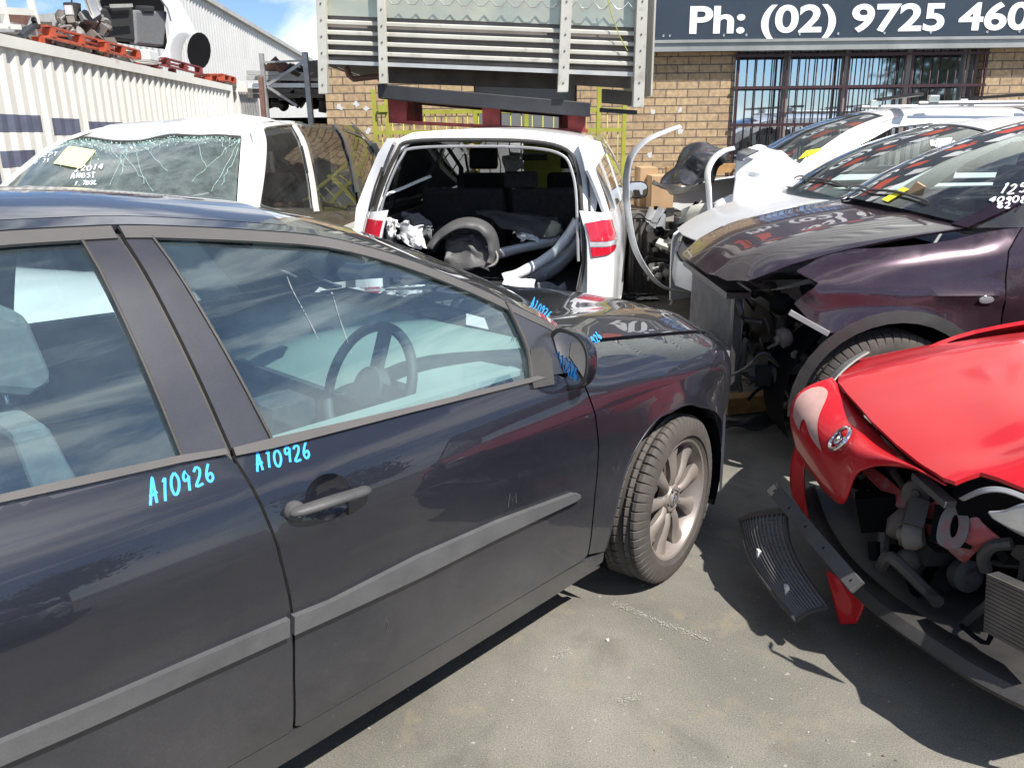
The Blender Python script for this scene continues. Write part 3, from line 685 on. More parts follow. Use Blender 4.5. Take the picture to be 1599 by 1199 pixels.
# tall clad shed behind
shed = empty('clad_shed', (-9, 26, 0), 'tall off white corrugated metal shed rising behind the shipping container', 'shed')
a = on_y(235, -50, 20.5); b_ = on_y(505, 108, 36)
def shed_top(t): return lerp(a.z, b_.z, t)
mb = corr_wall((a.x, a.y), (b_.x, b_.y), lambda t: 0, shed_top, .19, .03, MB()); mb.build('wall', M['corr'], shed, fixn=False)
MB().bar((a.x, a.y, a.z), (b_.x, b_.y, b_.z), .25, .12).build('roof_edge', M['corr_in'], shed)
MB().add([(a.x, a.y, a.z), (b_.x, b_.y, b_.z), (b_.x - .6, b_.y, b_.z), (a.x - .6, a.y, a.z)], [(0,1,2,3)]).build('roof', M['corr_in'], shed)
low = empty('low_shed', (-12, 24, 0), 'low corrugated wall seen past the left end of the orange pallet', 'shed')
a = on_y(-20, 42, 30); b_ = on_y(330, 18, 30)
mb = corr_wall((a.x - 2, 30), (b_.x, 30), lambda t: 0, lambda t: lerp(a.z, b_.z, t), .2, .03, MB()); mb.build('wall', M['corr'], low, fixn=False)
MB().bar((a.x - 2, 29.9, a.z), (b_.x, 29.9, b_.z), .1, .38).build('roof_edge', M['corr_in'], low)
# ------------------------------------------------------------------ wheels
def smooth01(t): t = max(0, min(1, t)); return t * t * (3 - 2 * t)
def make_wheel(parent, c, axis, Rt=.316, Wt=.2, Rr=.205, spokes=9, tyre=None, rim=None, treads=58, detail=True, turn=0.0, name='wheel'):
    """axis = outward direction"""
    axis = V(axis).normalized(); c = V(c)
    e = bpy.data.objects.new(name, None); scene.collection.objects.link(e); e.parent = parent; e.empty_display_size = .2
    e.location = mat_of(parent).inverted() @ c
    up = V((0, 0, 1)); x = up.cross(axis).normalized(); y = axis.cross(x)
    Mx = Matrix.Translation(c) @ Matrix((x, y, axis)).transposed().to_4x4()
    h = Wt / 2
    prof = [(-h*.8, Rr), (-h*.98, Rr+.02), (-h*1.04, Rt-.05), (-h*.93, Rt-.012), (-h*.8, Rt-.002)]
    k = 12 if detail else 4
    prof += [(lerp(-h*.78, h*.78, i / k), Rt) for i in range(k + 1)]
    prof += [(h*.86, Rt-.006), (h*.93, Rt-.016), (h*.985, Rt-.034), (h*1.03, Rt-.055), (h*1.04, Rt-.075), (h*1.0, Rr+.022), (h*.93, Rr+.006), (h*.84, Rr)]
    n = treads * 8 if detail else 40; vs = []; m = len(prof)
    for i in range(n):
        t = 2 * math.pi * i / n; ph = (i % 8)
        for q, (z, r) in enumerate(prof):
            rr = r
            if detail:
                a = z / h
                if abs(a) <= .79 and any(abs(abs(a) - g) < .07 for g in (.2, .52)): rr -= .009
                elif .52 < a < 1.0 and ph == 0: rr -= .009
                elif -1 < a < -.52 and ph == 3: rr -= .008
                elif abs(a) < .5 and (i + int(a * 9)) % 8 == 1: rr -= .006
            if detail and q >= m - 5: rr = r + (0.0012 if q == m - 4 else 0)
            vs.append(Mx @ V((rr * math.cos(t), rr * math.sin(t), z)))
    fs = [(i*m + q, ((i+1) % n)*m + q, ((i+1) % n)*m + q + 1, i*m + q + 1) for i in range(n) for q in range(m - 1)]
    MB().add(vs, fs, True).build('tyre', tyre or M['tyre'], e, ang=R(30))
    rimm = rim or M['alloy']
    MB().lathe([(-h*.8, Rr), (-h*.7, Rr-.014), (-h*.2, Rr-.03), (h*.55, Rr-.022), (h*.78, Rr-.010), (h*.90, Rr-.004), (h*.93, Rr+.004), (h*.86, Rr+.010)], Mx, 48).build('rim', rimm, e)
    MB().lathe([(h*.1, 0), (h*.1, .13), (-h*.05, .135), (-h*.05, Rr-.03)], Mx, 32).build('brake', M['brakedust'], e)
    mb = MB(); A = h * .62
    for s in range(spokes):
        t0 = 2 * math.pi * s / spokes + turn
        sec = [(.030, .016, A - .004), (.055, .0155, A + .010), (.085, .0175, A + .016), (.12, .023, A + .015), (.155, .031, A + .010), (Rr - .018, .046, A + .014), (Rr - .008, .056, A + .016)] if spokes > 6 else [(.03,.03,A-.004),(.06,.028,A+.01),(.12,.027,A+.012),(Rr-.01,.036,A+.01)]
        cols = 6; V0 = []
        for (r, w, z) in sec:
            r = r * Rr / .205
            for j in range(cols + 1):
                q = (j / cols - .5) * 2; zz = z - .012 * abs(q) ** 3; ang = q * w / max(r, .02)
                V0.append(Mx @ (Matrix.Rotation(t0 + ang, 4, 'Z') @ V((r, 0, zz))))
        for (r, w, z) in sec:
            r = r * Rr / .205
            for j in range(cols + 1):
                q = (j / cols - .5) * 2; ang = q * w * .8 / max(r, .02)
                V0.append(Mx @ (Matrix.Rotation(t0 + ang, 4, 'Z') @ V((r, 0, z - .032))))
        ns = len(sec); nn = cols + 1; off = ns * nn; f = []
        for i in range(ns - 1):
            for j in range(cols):
                f.append((i*nn+j, (i+1)*nn+j, (i+1)*nn+j+1, i*nn+j+1)); f.append((off+i*nn+j, off+i*nn+j+1, off+(i+1)*nn+j+1, off+(i+1)*nn+j))
            f.append((i*nn, off+i*nn, off+(i+1)*nn, (i+1)*nn)); f.append((i*nn+cols, (i+1)*nn+cols, off+(i+1)*nn+cols, off+i*nn+cols))
        mb.add(V0, f, True)
    mb.lathe([(A-.03, .055), (A+.004, .055), (A+.012, .05), (A+.013, .036), (A+.008, .033), (A+.008, 0)], Mx, 32)
    mb.build('spokes', rimm, e)
    if detail:
        cap = MB().lathe([(A+.008, .031), (A+.016, .029), (A+.018, .026), (A+.016, .025), (A+.016, 0)], Mx, 32).build('centre_cap', rimm, e)
        for s in range(5):
            t = 2 * math.pi * (s + .5) / 5; p = Mx @ V((.043 * math.cos(t), .043 * math.sin(t), A + .01))
            MB().lathe([(0, .0085), (.008, .0085), (.008, .005), (.003, .004), (.003, 0)], Matrix.Translation(p - Mx.translation) @ Mx if False else Matrix.Translation(p) @ Mx.to_3x3().to_4x4(), 6, smooth=False).build('lug_nut', M['grime'], e)
        # round badge: ring with a V over a W
        mb = MB(); z = A + .0175
        def q(x_, y_): return Mx @ V((x_, y_, z))
        for (a, b) in (((-.010,.019),(0,.002)),((0,.002),(.010,.019)),((-.018,.009),(-.009,-.016)),((-.009,-.016),(0,.000)),((0,0),(.009,-.016)),((.009,-.016),(.018,.009))):
            mb.bar(q(*a), q(*b), .003, .002, up=axis)
        mb.lathe([(z-.001, .0245), (z+.0015, .0235), (z+.0015, .0205), (z-.001, .020)], Mx, 32)
        mb.build('badge', M['chrome'], e)
    return e
def T(surf, pts):
    out = []; g = surf.guess
    for p in pts:
        if max(abs(p[0]), abs(p[1])) > 6: g = surf.inv(p[0], p[1], g); out.append(g)
        else: out.append((p[0], p[1]))
    return out
# ------------------------------------------------------------------ dark navy hatchback in the foreground
GA = R(46); GO = V((.60, 2.80, 0)); GU = V((math.cos(GA), math.sin(GA), 0)); GN = V((math.sin(GA), -math.cos(GA), 0)); GZ = V((0, 0, 1))
def G(u, y, z): return GO + GU * u + GN * y + GZ * z
GHW = .87
car = empty('navy_hatchback', G(-1.2, -GHW, 0), 'dusty navy hatchback in the left foreground, blue pen numbers on its doors and mirror', 'car', rz=GA)
g_prof = [(.05,-.10),(.10,-.088),(.15,-.076),(.19,-.064),(.24,-.045),(.32,-.022),(.45,-.002),(.6,.012),(.70,.014),(.80,.006),(.88,-.012),(.93,-.032),(.965,-.055),(1.0,-.075),(1.1,-.118),(1.2,-.168),(1.3,-.228),(1.38,-.285),(1.42,-.325),(1.46,-.37)]
g_plan = [(-3.6,-.30),(-3.3,-.15),(-2.9,-.055),(-2.3,-.012),(-1.5,0),(-.6,-.006),(-.1,-.014),(.25,-.030),(.42,-.062),(.54,-.120),(.62,-.195),(.69,-.310)]
g_zt = [(-.9,1.06),(-.5,.995),(0,.935),(.35,.885),(.55,.83),(.7,.76)]
def gside(u, z):
    y = interp(g_prof, z) + interp(g_plan, u)
    w = smooth01((u + .62) / .25)
    if w > 0:
        zt = interp(g_zt, u); s = max(0, min(.985, (z - (zt - .13)) / .13)); y -= w * .12 * (1 - math.sqrt(1 - s * s))
    # flare round the wheel arch, and the crease above it
    for uc in (0.0, -2.58):
        r = math.hypot(u - uc, z - .316); y += .014 * math.exp(-((r - .385) / .05) ** 2) * (1 if z > .2 else .3)
    y += .006 * math.exp(-((z - .80) / .02) ** 2) * (1 - w)
    return G(u, y, z)
GS = Surf(gside, (-1.0, .8))
def mirror_y(u, y, z): return G(u, -2 * GHW - y, z)
def gside_l(u, z):
    p = gside(u, z) - GO; return mirror_y(p.dot(GU), p.dot(GN), z)
GSL = Surf(lambda a, b: gside_l(-a, b), (1.0, .8))
def neg(l): return [(-a, b) for a, b in l]
# --- outlines
drip = T(GS, [(0,359),(90,354),(176,350),(300,353),(390,358),(488,366),(600,392),(713,434),(825,486),(868,510)])
dripx = [(-3.55,1.10),(-3.35,1.27),(-3.1,1.36),(-2.8,drip[0][1]-.02)] + [p for p in drip]
dripx = [p for i, p in enumerate(dripx) if i == 0 or p[0] > dripx[i-1][0] + .02]
def zr(u): return interp(dripx, u)
print('drip', [(round(a,2), round(b,3)) for a, b in dripx])
gapB = T(GS, [(361,707),(371,724),(407,786),(434,853),(452,930),(458,975),(459,1065),(459,1134)])
gapF = T(GS, [(889,512),(895,540),(913,602),(930,648),(935,698),(929,773),(918,866)])
beltT = T(GS, [(827,591),(638,643),(422,697),(361,711)])
dbA, dbB = T(GS, [(459,1138),(918,870)])
slA, slB = T(GS, [(511,1150),(938,886)])
def doorbot(u): return dbA[1] + (u - dbA[0]) * (dbB[1] - dbA[1]) / (dbB[0] - dbA[0])
def sillbot(u): return slA[1] + (u - slA[0]) * (slB[1] - slA[1]) / (slB[0] - slA[0])
print('door bottom', dbA, dbB, 'sill bottom', slA, slB)
g_ = .0035
# front door
fd = [(a + g_, b) for a, b in gapB]; fd2 = [(a - g_, b) for a, b in gapF]
door_f = fd + [(fd[-1][0] + .02, doorbot(0) - .004), (fd2[-1][0] - .03, doorbot(0)), ] + fd2[::-1][:] 
beltF = T(GS, [(855,583),(827,600),(638,648),(422,704),(368,716)])
door_f = [(a, b + .007) for a, b in beltF] + fd[1:] + [(fd[-1][0] + .02, doorbot(fd[-1][0]) - .004), (fd2[-1][0] - .02, doorbot(fd2[-1][0]))] + [p for p in fd2[::-1] if p[1] < beltF[0][1] - .02]
hc = T(GS, [(513,775)])[0]                     # handle recess centre
def ell(c, a, b, n=28): return [(c[0] + a * math.cos(2*math.pi*i/n), c[1] + b * math.sin(2*math.pi*i/n)) for i in range(n)]
rec = ell(hc, .062, .050)
d1 = panel('front_door', GS, door_f, M['navy'], car, holes=[rec], step=.035, t=.02)
def bowl(a, b):
    th = 2 * math.pi * a; r = b; u_, z_ = hc[0] + .062 * r * math.cos(th), hc[1] + .050 * r * math.sin(th)
    return GS.f(u_, z_) - GS.n(u_, z_) * .030 * (1 - r ** 2.5)
MB().grid(bowl, 28, 8).build('handle_recess', M['navy'], d1)
h0 = T(GS, [(452,799)])[0]; h1 = T(GS, [(563,764)])[0]
hp = [(h0, .012), ((lerp(h0[0],h1[0],.1), lerp(h0[1],h1[1],.1)), .026), ((lerp(h0[0],h1[0],.5), lerp(h0[1],h1[1],.5) + .002), .036), ((lerp(h0[0],h1[0],.92), lerp(h0[1],h1[1],.92)), .028), (h1, .008)]
P = [GS.f(*a) + GS.n(*a) * o for a, o in hp]
P = [V(p) for p in catmull([tuple(p) for p in P], closed=False, sub=6)]
hd = MB().tube(P, [.014 + .006 * math.sin(math.pi * i / (len(P)-1)) ** .5 for i in range(len(P))], 14, flat=.62, up=GZ).build('door_handle', M['blackdusty'], d1)
lk = T(GS, [(459,798)])[0]; nn = GS.n(*lk); q = nn.to_track_quat('Z', 'Y').to_matrix().to_4x4()
MB().lathe([(0,.024),(.012,.023),(.018,.018),(.019,.012)], Matrix.Translation(GS.f(*lk)) @ q, 24).build('handle_base', M['blackdusty'], d1)
MB().lathe([(.018,.0125),(.022,.012),(.022,.009),(.019,.008),(.019,0)], Matrix.Translation(GS.f(*lk)) @ q, 20).build('lock', M['chrome'], d1)
# rear door
rd = [(a - g_, b) for a, b in gapB]
zb = doorbot(-2)
beltR = T(GS, [(0,786),(130,758),(281,724),(355,711)])
rear_arch = [(-2.58 + .37*math.cos(R(t)), .316 + .37*math.sin(R(t))) for t in (75, 55, 35, 15, 0, -12)]
door_r = [(-2.50, beltR[0][1] + .008)] + beltR + rd[1:] + [(rd[-1][0] - .01, zb - .002), (rear_arch[-1][0] + .04, zb)] + rear_arch[::-1]
d2 = panel('rear_door', GS, door_r, M['navy'], car, step=.035, t=.02)
# belt strips
bs = T(GS, [(827,591),(638,636),(422,684),(357,700)])
panel('belt_strip', GS.o(.011), T(GS, [(836,589),(827,591),(638,637),(422,685),(361,700)]) + T(GS, [(366,713),(422,702),(638,646),(827,599),(850,592)]), M['seal'], d1, t=.012, step=.06)
bsr = T(GS, [(350,701),(281,711),(130,743),(0,772)]); bsr2 = T(GS, [(0,785),(130,757),(281,723),(354,710)])
panel('belt_strip', GS.o(.011), bsr + [(-2.62, bsr[-1][1] + .008), (-2.62, bsr2[0][1] + .008)] + bsr2, M['seal'], d2, t=.012, step=.06)
# upper frames with the glass openings
glF = T(GS, [(235,369),(300,367),(450,374),(563,392),(675,428),(788,471),(822,545),(828,591),(638,637),(422,684)])
glR = T(GS, [(125,375),(0,380)]) + [(-2.45, 1.33), (-2.50, 1.03)] + T(GS, [(0,772),(130,743),(281,711)])
def dripo(u, d): return (u, zr(u) - d)
uB = T(GS, [(178,353)])[0][0]
upF = [dripo(u, .004) for u in [uB + .005 + i * (-.44 - uB) / 16 for i in range(17)]]
fr_f = T(GS, [(363,702)]) + [(uB + .006, zr(uB) - .006)] + upF[1:] + T(GS, [(852,586)])
panel('window_frame', GS, fr_f, M['pillar'], d1, holes=[glF], step=.05, t=.02)
upR = [dripo(-3.0 + i * (uB + 3.0 - .006) / 12, .004) for i in range(13)]
fr_r = [(-2.66, .99)] + upR + [(uB - .006, zr(uB) - .006)] + T(GS, [(355,704)])
panel('window_frame', GS, fr_r, M['pillar'], d2, holes=[glR], step=.05, t=.02)
panel('window', GS.o(-.009), glF, M['glass_side'], d1, t=0, step=.06)
panel('window', GS.o(-.009), glR, M['glass_side'], d2, t=0, step=.06)
# bright upper trims of the frames
def band(u0, u1, d0, d1_, n=18): return [dripo(lerp(u0, u1, i/n), d0) for i in range(n+1)] + [dripo(lerp(u1, u0, i/n), d1_) for i in range(n+1)]
panel('upper_trim', GS.o(.005), band(uB + .008, -.52, .006, .030), M['seal'], d1, t=.008, step=.04)
panel('upper_trim', GS.o(.005), band(-2.9, uB - .008, .006, .030), M['seal'], d2, t=.008, step=.04)
mb = MB()
for (x0, y0, x1, y1) in ((128,376,283,711),(237,370,423,684)):
    pa, pb = T(GS, [(x0,y0),(x1,y1)]); P = [GS.o(.003).f(lerp(pa[0],pb[0],i/8), lerp(pa[1],pb[1],i/8)) for i in range(9)]; mb.tube(P, .0035, 6)
mb.build('window_seal', M['rubber'], d1)
pa = T(GS, [(788,471),(822,545),(829,592)]); MB().tube([GS.o(.004).f(*p) for p in catmull(pa, closed=False, sub=4)], .006, 6).build('window_seal', M['rubber'], d1)
# rub strips
def rub(name, top, bot, par):
    a = [(u, z - .009) for u, z in T(GS.o(.016), top)]; b = T(GS.o(.016), bot)
    panel(name, GS.o(.016), a + b[::-1], M['trim'], par, t=.018, step=.05)
rub('rub_strip', [(460,958),(520,934),(655,865),(780,810),(897,767),(907,768)], [(460,992),(520,965),(655,903),(780,840),(900,783),(908,777)], d1)
a = T(GS.o(.016), [(0,1161),(160,1094),(320,1024),(453,967)]); b = T(GS.o(.016), [(0,1197),(160,1127),(320,1054),(453,994)])
panel('rub_strip', GS.o(.016), [(-2.20, a[0][1])] + a + b[::-1] + [(-2.20, b[0][1])], M['trim'], d2, t=.018, step=.05)
# sill
sl = [(u, doorbot(u) - .006) for u in (-2.24,-2,-1.5,-1,-.6)] + T(GS, [(917,874),(943,863),(941,877),(936,886)]) + [(u, sillbot(u)) for u in (-.6,-1,-1.5,-2.2)]
panel('sill', GS, sl, M['navy'], car, step=.03, t=.02)
# front wing with the arch opening
arch = T(GS, [(944,861),(961,798),(976,740),(997,694),(1030,652),(1072,632)])
cA = (.0, .316)
rA = [math.hypot(a[0]-cA[0], a[1]-cA[1]) for a in arch]
print('arch', [(round(a[0],2), round(a[1],2)) for a in arch], [round(r,3) for r in rA])
gw = [(a + g_, b) for a, b in gapF]
wing = gw[::-1] + [(gw[0][0] + .02, interp(g_zt, gw[0][0]) - .006)] + [(u, interp(g_zt, u) - .003) for u in (-.3,-.15,0,.15,.3,.42,.5)] + [(.56,.79),(.62,.735),(.665,.655),(.52,.60),(.40,.575)] + [(.37*math.cos(R(t)) , .316 + .37*math.sin(R(t))) for t in (46,60,75,88)] 
wing = wing[:-4] + [(.355,.53),(.30,.585),(.22,.635),(.13,.668)] + [p for p in arch[::-1] if p[0] < .10]
wing = [p for p in wing] 
d3 = panel('front_wing', GS, wing, M['navy'], car, step=.03, t=.012)
# arch lip
lip = [p for p in arch if p[0] < .10] + [(.13,.668),(.22,.635),(.30,.585),(.355,.53),(.40,.45),(.425,.36),(.43,.25)]
lipc = catmull(lip, closed=False, sub=5)
mb = MB(); vs = []
for (u, z) in lipc:
    p = GS.f(u, z); vs += [p + GN * .002, p - GN * .10]
mb.add(vs, [(2*i, 2*i+1, 2*i+3, 2*i+2) for i in range(len(lipc)-1)], True); mb.build('arch_lip', M['navy'], d3, solid=.004)
mb = MB(); vs = []
for i in range(25):
    t = R(-25 + i * 230 / 24)
    for y in (-.03, -.32): vs.append(G(.02 + .39 * math.cos(t), y - .02, .33 + .375 * math.sin(t)))
mb.add(vs, [(2*i, 2*i+1, 2*i+3, 2*i+2) for i in range(24)], True)
mb.add([G(.02 + .40 * math.cos(t), -.34, .33 + .39 * math.sin(t)) for t in [R(x) for x in range(-25, 210, 10)]], [tuple(range(24))]); mb.build('wheel_arch_liner', M['dark'], car)
# front end: bumper, headlights, grille on a wrap-round surface
fplan = [(.0,.48,-.085),(.10,.57,-.14),(.20,.645,-.225),(.30,.71,-.31),(.42,.80,-.38),(.60,.845,-.56),(.90,.865,-.87)]
def gfront(s, z):
    s2 = 1.8 - s if s > .9 else s
    u = interp([(a, b) for a, b, c in fplan], s2); y = interp([(a, c) for a, b, c in fplan], s2)
    lean = interp([(.2,-.02),(.35,0),(.5,0),(.62,-.02),(.7,-.06),(.78,-.13),(.84,-.23)], z); k = smooth01(s2 / .5)
    u += lean * k
    if s > .9: y = -2 * GHW - y
    return G(u, y, z)
GF = Surf(gfront, (.2, .5))
panel('front_bumper', GF, [(-.11,.24),(0,.23),(.5,.22),(.9,.21),(1.3,.22),(1.8,.23),(1.9,.24),(1.87,.52),(1.75,.57),(1.6,.60),(1.3,.56),(.9,.56),(.5,.56),(.2,.60),(.10,.585),(-.04,.52),(-.09,.38)], M['navy'], car, step=.05, t=.01, holes=[[(.55,.28),(1.25,.28),(1.2,.40),(.6,.40)]])
for f in (lambda s: s, lambda s: 1.8 - s):
    lp = [(f(a), b) for a, b in ((.14,.62),(.3,.60),(.5,.59),(.54,.64),(.46,.70),(.32,.74),(.2,.745),(.12,.70))]
    panel('headlight', GF.o(-.002), lp, M['lens_clear'], car, step=.04, t=.01)
panel('grille', GF.o(-.03), [(.56,.57),(1.24,.57),(1.32,.71),(.48,.71)], M['black'], car, step=.05, t=.01)
panel('lower_grille', GF.o(-.03), [(.5,.25),(1.3,.25),(1.25,.42),(.55,.42)], M['black'], car, step=.06, t=.01)
# bonnet
def ghood(u, v):          # v: 0 at right gap .. 1 at left gap
    zt = interp(g_zt, u); wR = GS.f0(u, zt - .002) - GO; y0 = wR.dot(GN); y1 = -2*GHW - y0
    c = 4 * v * (1 - v); z = zt - .002 + .055 * (c ** .7) + .012 * math.exp(-((v-.16)/.05)**2) + .012 * math.exp(-((v-.84)/.05)**2)
    uu = u + .16 * c * smooth01((u + .5) / 1.2)
    return G(uu, lerp(y0, y1, v), z)
GH = Surf(ghood, (0, .3))
hl = [(-.44,.012)] + [(u,.012) for u in (-.3,-.1,.1,.3,.5,.56)] + [(.585,.1),(.60,.3),(.60,.5),(.60,.7),(.585,.9),(.56,.988)] + [(u,.988) for u in (.5,.3,.1,-.1,-.3,-.44)] + [(-.44,.7),(-.44,.5),(-.44,.3)]
panel('bonnet', GH, hl, M['navy'], car, step=.05, t=.012)
# roof, pillars and windscreen
def groof(u, v):        # v metres inwards from the drip line
    zc = zr(u); e = gside(u, zc) - GO; y = e.dot(GN); half = GHW + y; t = min(v / half, 2 - v / half); t = max(-.05, t)
    crown = interp([(-3.5,.03),(-3,.05),(-1.6,.062),(-1.1,.06),(-.6,.06),(-.3,.05)], u)
    k = 1 - (1 - max(0,t)) ** 2.4
    fwd = interp([(-1.7,0),(-1.2,.06),(-.9,.13),(-.5,.22),(-.3,.24)], u) * k
    return G(u + fwd, y - v, zc + crown * k)
GR = Surf(groof, (-1.5, .2))
def full(u): e = gside(u, zr(u)) - GO; return 2 * (GHW + e.dot(GN))
ut = -1.30                                     # roof front edge
n = 14
us = [lerp(-3.05, ut, i/n) for i in range(n+1)]
panel('roof', GR, [(u, .055) for u in us] + [(ut, full(ut)*f) for f in (.2,.4,.6,.8)] + [(u, full(u) - .055) for u in us[::-1]], M['navy'], car, step=.07, t=.012)
us2 = [lerp(-3.3, -.40, i/26) for i in range(27)]
panel('side_rail', GR, [(u, -.002) for u in us2] + [(u, .050) for u in us2[::-1]], M['navy'], car, step=.03, t=.012)
panel('side_rail', GR, [(u, full(u) - .050) for u in us2] + [(u, full(u) + .002) for u in us2[::-1]], M['navy'], car, step=.03, t=.012)
us3 = [lerp(ut + .008, -.44, i/14) for i in range(15)]
panel('windscreen', GR.o(-.006), [(u, .052) for u in us3] + [(u, full(u) - .052) for u in us3[::-1]], M['glass_wind'], car, step=.07, t=0)
# mirror-base triangle
mt = T(GS, [(790,474),(852,502),(880,518),(893,545),(900,580),(836,589),(829,560)])
panel('quarter_trim', GS.o(.003), mt, M['pillar'], d1, t=.01, step=.04)
# left side of the body, plain but real
panel('left_side', GSL, neg(door_f[:0] + [(-3.3,.25),(-2.98,.25)] + [(-2.58 + .36*math.cos(R(t)), .316 + .36*math.sin(R(t))) for t in range(190,-11,-20)] + [(-2.2,.16),(-.4,.16)] + [(.36*math.cos(R(t)), .316 + .36*math.sin(R(t))) for t in range(190,-11,-20)] + [(.5,.25),(.5,.82),(0,.93),(-.5,.99),(-1.5,1.0),(-2.5,1.04),(-3.3,1.0)]), M['navy'], car, step=.07, t=.02)
glL = [[(-.75,1.01),(-1.62,1.03),(-1.60,1.40),(-1.3,1.385),(-1.0,1.28)], [(-1.72,1.03),(-2.5,1.06),(-2.45,1.33),(-2.0,1.40),(-1.72,1.41)]]
upl = [dripo(lerp(-3.2,-.44,i/14), .004) for i in range(15)]
d4 = panel('left_window_frame', GSL, neg([(-3.2,1.0)] + upl + [(-.46,.99)]), M['pillar'], car, holes=[neg(x) for x in glL], step=.07, t=.02)
for x in glL: panel('left_window', GSL.o(-.01), neg(x), M['glass_clear'], d4, t=0, step=.1)
# tail closing
tl = MB(); 
panel('tailgate', Surf(lambda a, b: G(-3.32 - .12*math.cos((a+GHW)*1.6) + .55*max(0, b-.95) , a, b), (0,0)), [(-.15,.3),(-.15,.95),(-.3,1.38),(-1.44,1.38),(-1.6,.95),(-1.6,.3)], M['navy'], car, step=.1, t=.02)
# rear quarter on the right side
panel('rear_quarter', GS, [(-2.55,.96),(-2.67,.70)] + [(-2.58 + .37*math.cos(R(t)), .316 + .37*math.sin(R(t))) for t in (100,130,160,185)] + [(-3.3,.26),(-3.32,.96)], M['navy'], car, step=.05, t=.012)
# numbers in blue paint pen
for (q_, seed, w, par, sf) in (
    ([(233,790),(338,748),(331,722),(231,752)], 3, .0055, d2, GS), ([(400,738),(487,712),(483,688),(396,712)], 5, .0055, d1, GS),
    ([(917,549),(941,527),(932,517),(910,538)], 7, .0045, d3, GS)):
    write_on(sf, 'A10926', q_, w, seed, jitter=.05).build('pen_number', M['ink_blue'], par)
pc = GR.inv(844, 480, (-.62, .02)); pp = GR.f(*pc); tu = (GR.f(pc[0]+.02, pc[1]) - pp).normalized(); tn = GN + GZ * .55; tn = (tn - tu * tn.dot(tu)).normalized()
print('pillar', pc)
PL = plane_surf(pp + tn * .010, tu, tn.cross(tu)); write_on(PL, 'A10926', [(827,480),(857,498),(863,488),(832,464)], .0042, 9, jitter=.05).build('pen_number', M['ink_blue'], car)
# door mirror
ma = V(GS.f(*T(GS, [(868,580)])[0])); mc = ma + GN * .022 + GU * .03 + GZ * .035
Mq = Matrix.Translation(mc)
gl_n = (V((-.10, -1, .05)) ).normalized()       # glass faces back towards the driver / camera
gl_n = (-GU * .96 + GZ * .05 - GN * .14).normalized()
ex = gl_n.cross(GZ).normalized(); ey = ex.cross(gl_n).normalized() * -1
if ey.z < 0: ey = -ey
if ex.dot(GN) < 0: ex = -ex
def mshape(t, kx=1, ky=1):
    c, s = math.cos(t), math.sin(t); p = 2.6
    return (abs(c) ** (2/p) * (1 if c > 0 else -1) * .094 * kx, abs(s) ** (2/p) * (1 if s > 0 else -1) * .090 * ky * (1 - .10 * c))
mb = MB(); rings = [(-.002, .93), (.004, 1.0), (-.012, 1.03), (-.032, .97), (-.05, .80), (-.062, .5), (-.066, .0)]; nn_ = 32; vs = []
for d, k in rings:
    for i in range(nn_):
        x_, y_ = mshape(2*math.pi*i/nn_); vs.append(mc + ex * x_ * k + ey * y_ * k + gl_n * d - GN * 0.0)
mb.add(vs, [(a*nn_+i, a*nn_+(i+1) % nn_, (a+1)*nn_+(i+1) % nn_, (a+1)*nn_+i) for a in range(len(rings)-1) for i in range(nn_)], True)
mr = mb.build('door_mirror', M['navy'], car)
def msurf(a, b): return mc + ex * a + ey * b + gl_n * .002
MS = Surf(msurf, (0, 0))
panel('mirror_glass', MS, [mshape(2*math.pi*i/32, .90, .90) for i in range(32)], M['mirror'], mr, t=.002, step=.03)
panel('mirror_rim', Surf(lambda a, b: mc + ex*a + ey*b + gl_n*.006), [mshape(2*math.pi*i/32, .985, .985) for i in range(32)], M['rubber'], mr, holes=[[mshape(2*math.pi*i/32, .88, .87) for i in range(32)]], t=.006, step=.03)
MB().tube([ma - GN*.01 + GU*.03, mc - GN*.03 - GZ * .03 - gl_n * .04], [.026, .022], 12, flat=.7).build('mirror_arm', M['black'], mr)
ribbon_mb(Surf(lambda a, b: mc + ex*a + ey*b + gl_n*.0045), script_lines('A10926', [(-.05,-.03),(.05,-.055),(.05,-.015),(-.05,.015)], .05, 4), .005).build('pen_number', M['ink_blue'], mr)
a_ = [(.06,-.06),(.105,-.045),(.108,-.01),(.07,-.02)]
#panel('indicator', Surf(lambda a, b: mc + ex*a*.9 + ey*b - gl_n*.03 + GN*.02), [(.07,-.075),(.118,-.05),(.118,-.03),(.08,-.05)], M['lens_red'], mr, t=.01, step=.03)
panel('mirror_base', GS.o(.008), T(GS.o(.008), [(829,546),(850,541),(862,560),(866,600),(834,606),(830,590)]), M['black'], d1, t=.012, step=.03)
# dark backing strips added behind the shut lines to stop light leaking through
for gl_, par_ in ((gapB, d1), ([(a, b) for a, b in gapF], d3)):
    panel('shut_line_backing', GS.o(-.016), [(a - .03, b) for a, b in gl_] + [(a + .03, b) for a, b in gl_[::-1]], M['rubber'], par_, t=.004, step=.06)
ub_ = [(uB, zr(uB) - .01), (gapB[0][0], gapB[0][1])]
panel('shut_line_backing', GS.o(-.016), [(lerp(ub_[0][0], ub_[1][0], i/8) - .03, lerp(ub_[0][1], ub_[1][1], i/8)) for i in range(9)] + [(lerp(ub_[0][0], ub_[1][0], i/8) + .03, lerp(ub_[0][1], ub_[1][1], i/8)) for i in range(8, -1, -1)], M['rubber'], d1, t=.004, step=.06)
for k_, pts in enumerate(([(793,792),(796,770),(800,782),(805,769),(806,785)], [(955,735),(957,728),(962,741),(966,726)], [(600,965),(606,972),(603,985)])):
    ribbon_mb(GS, [T(GS, pts)], .003, None, .001).build('scuff_mark', M['rubber'], d3 if k_ == 1 else d1)
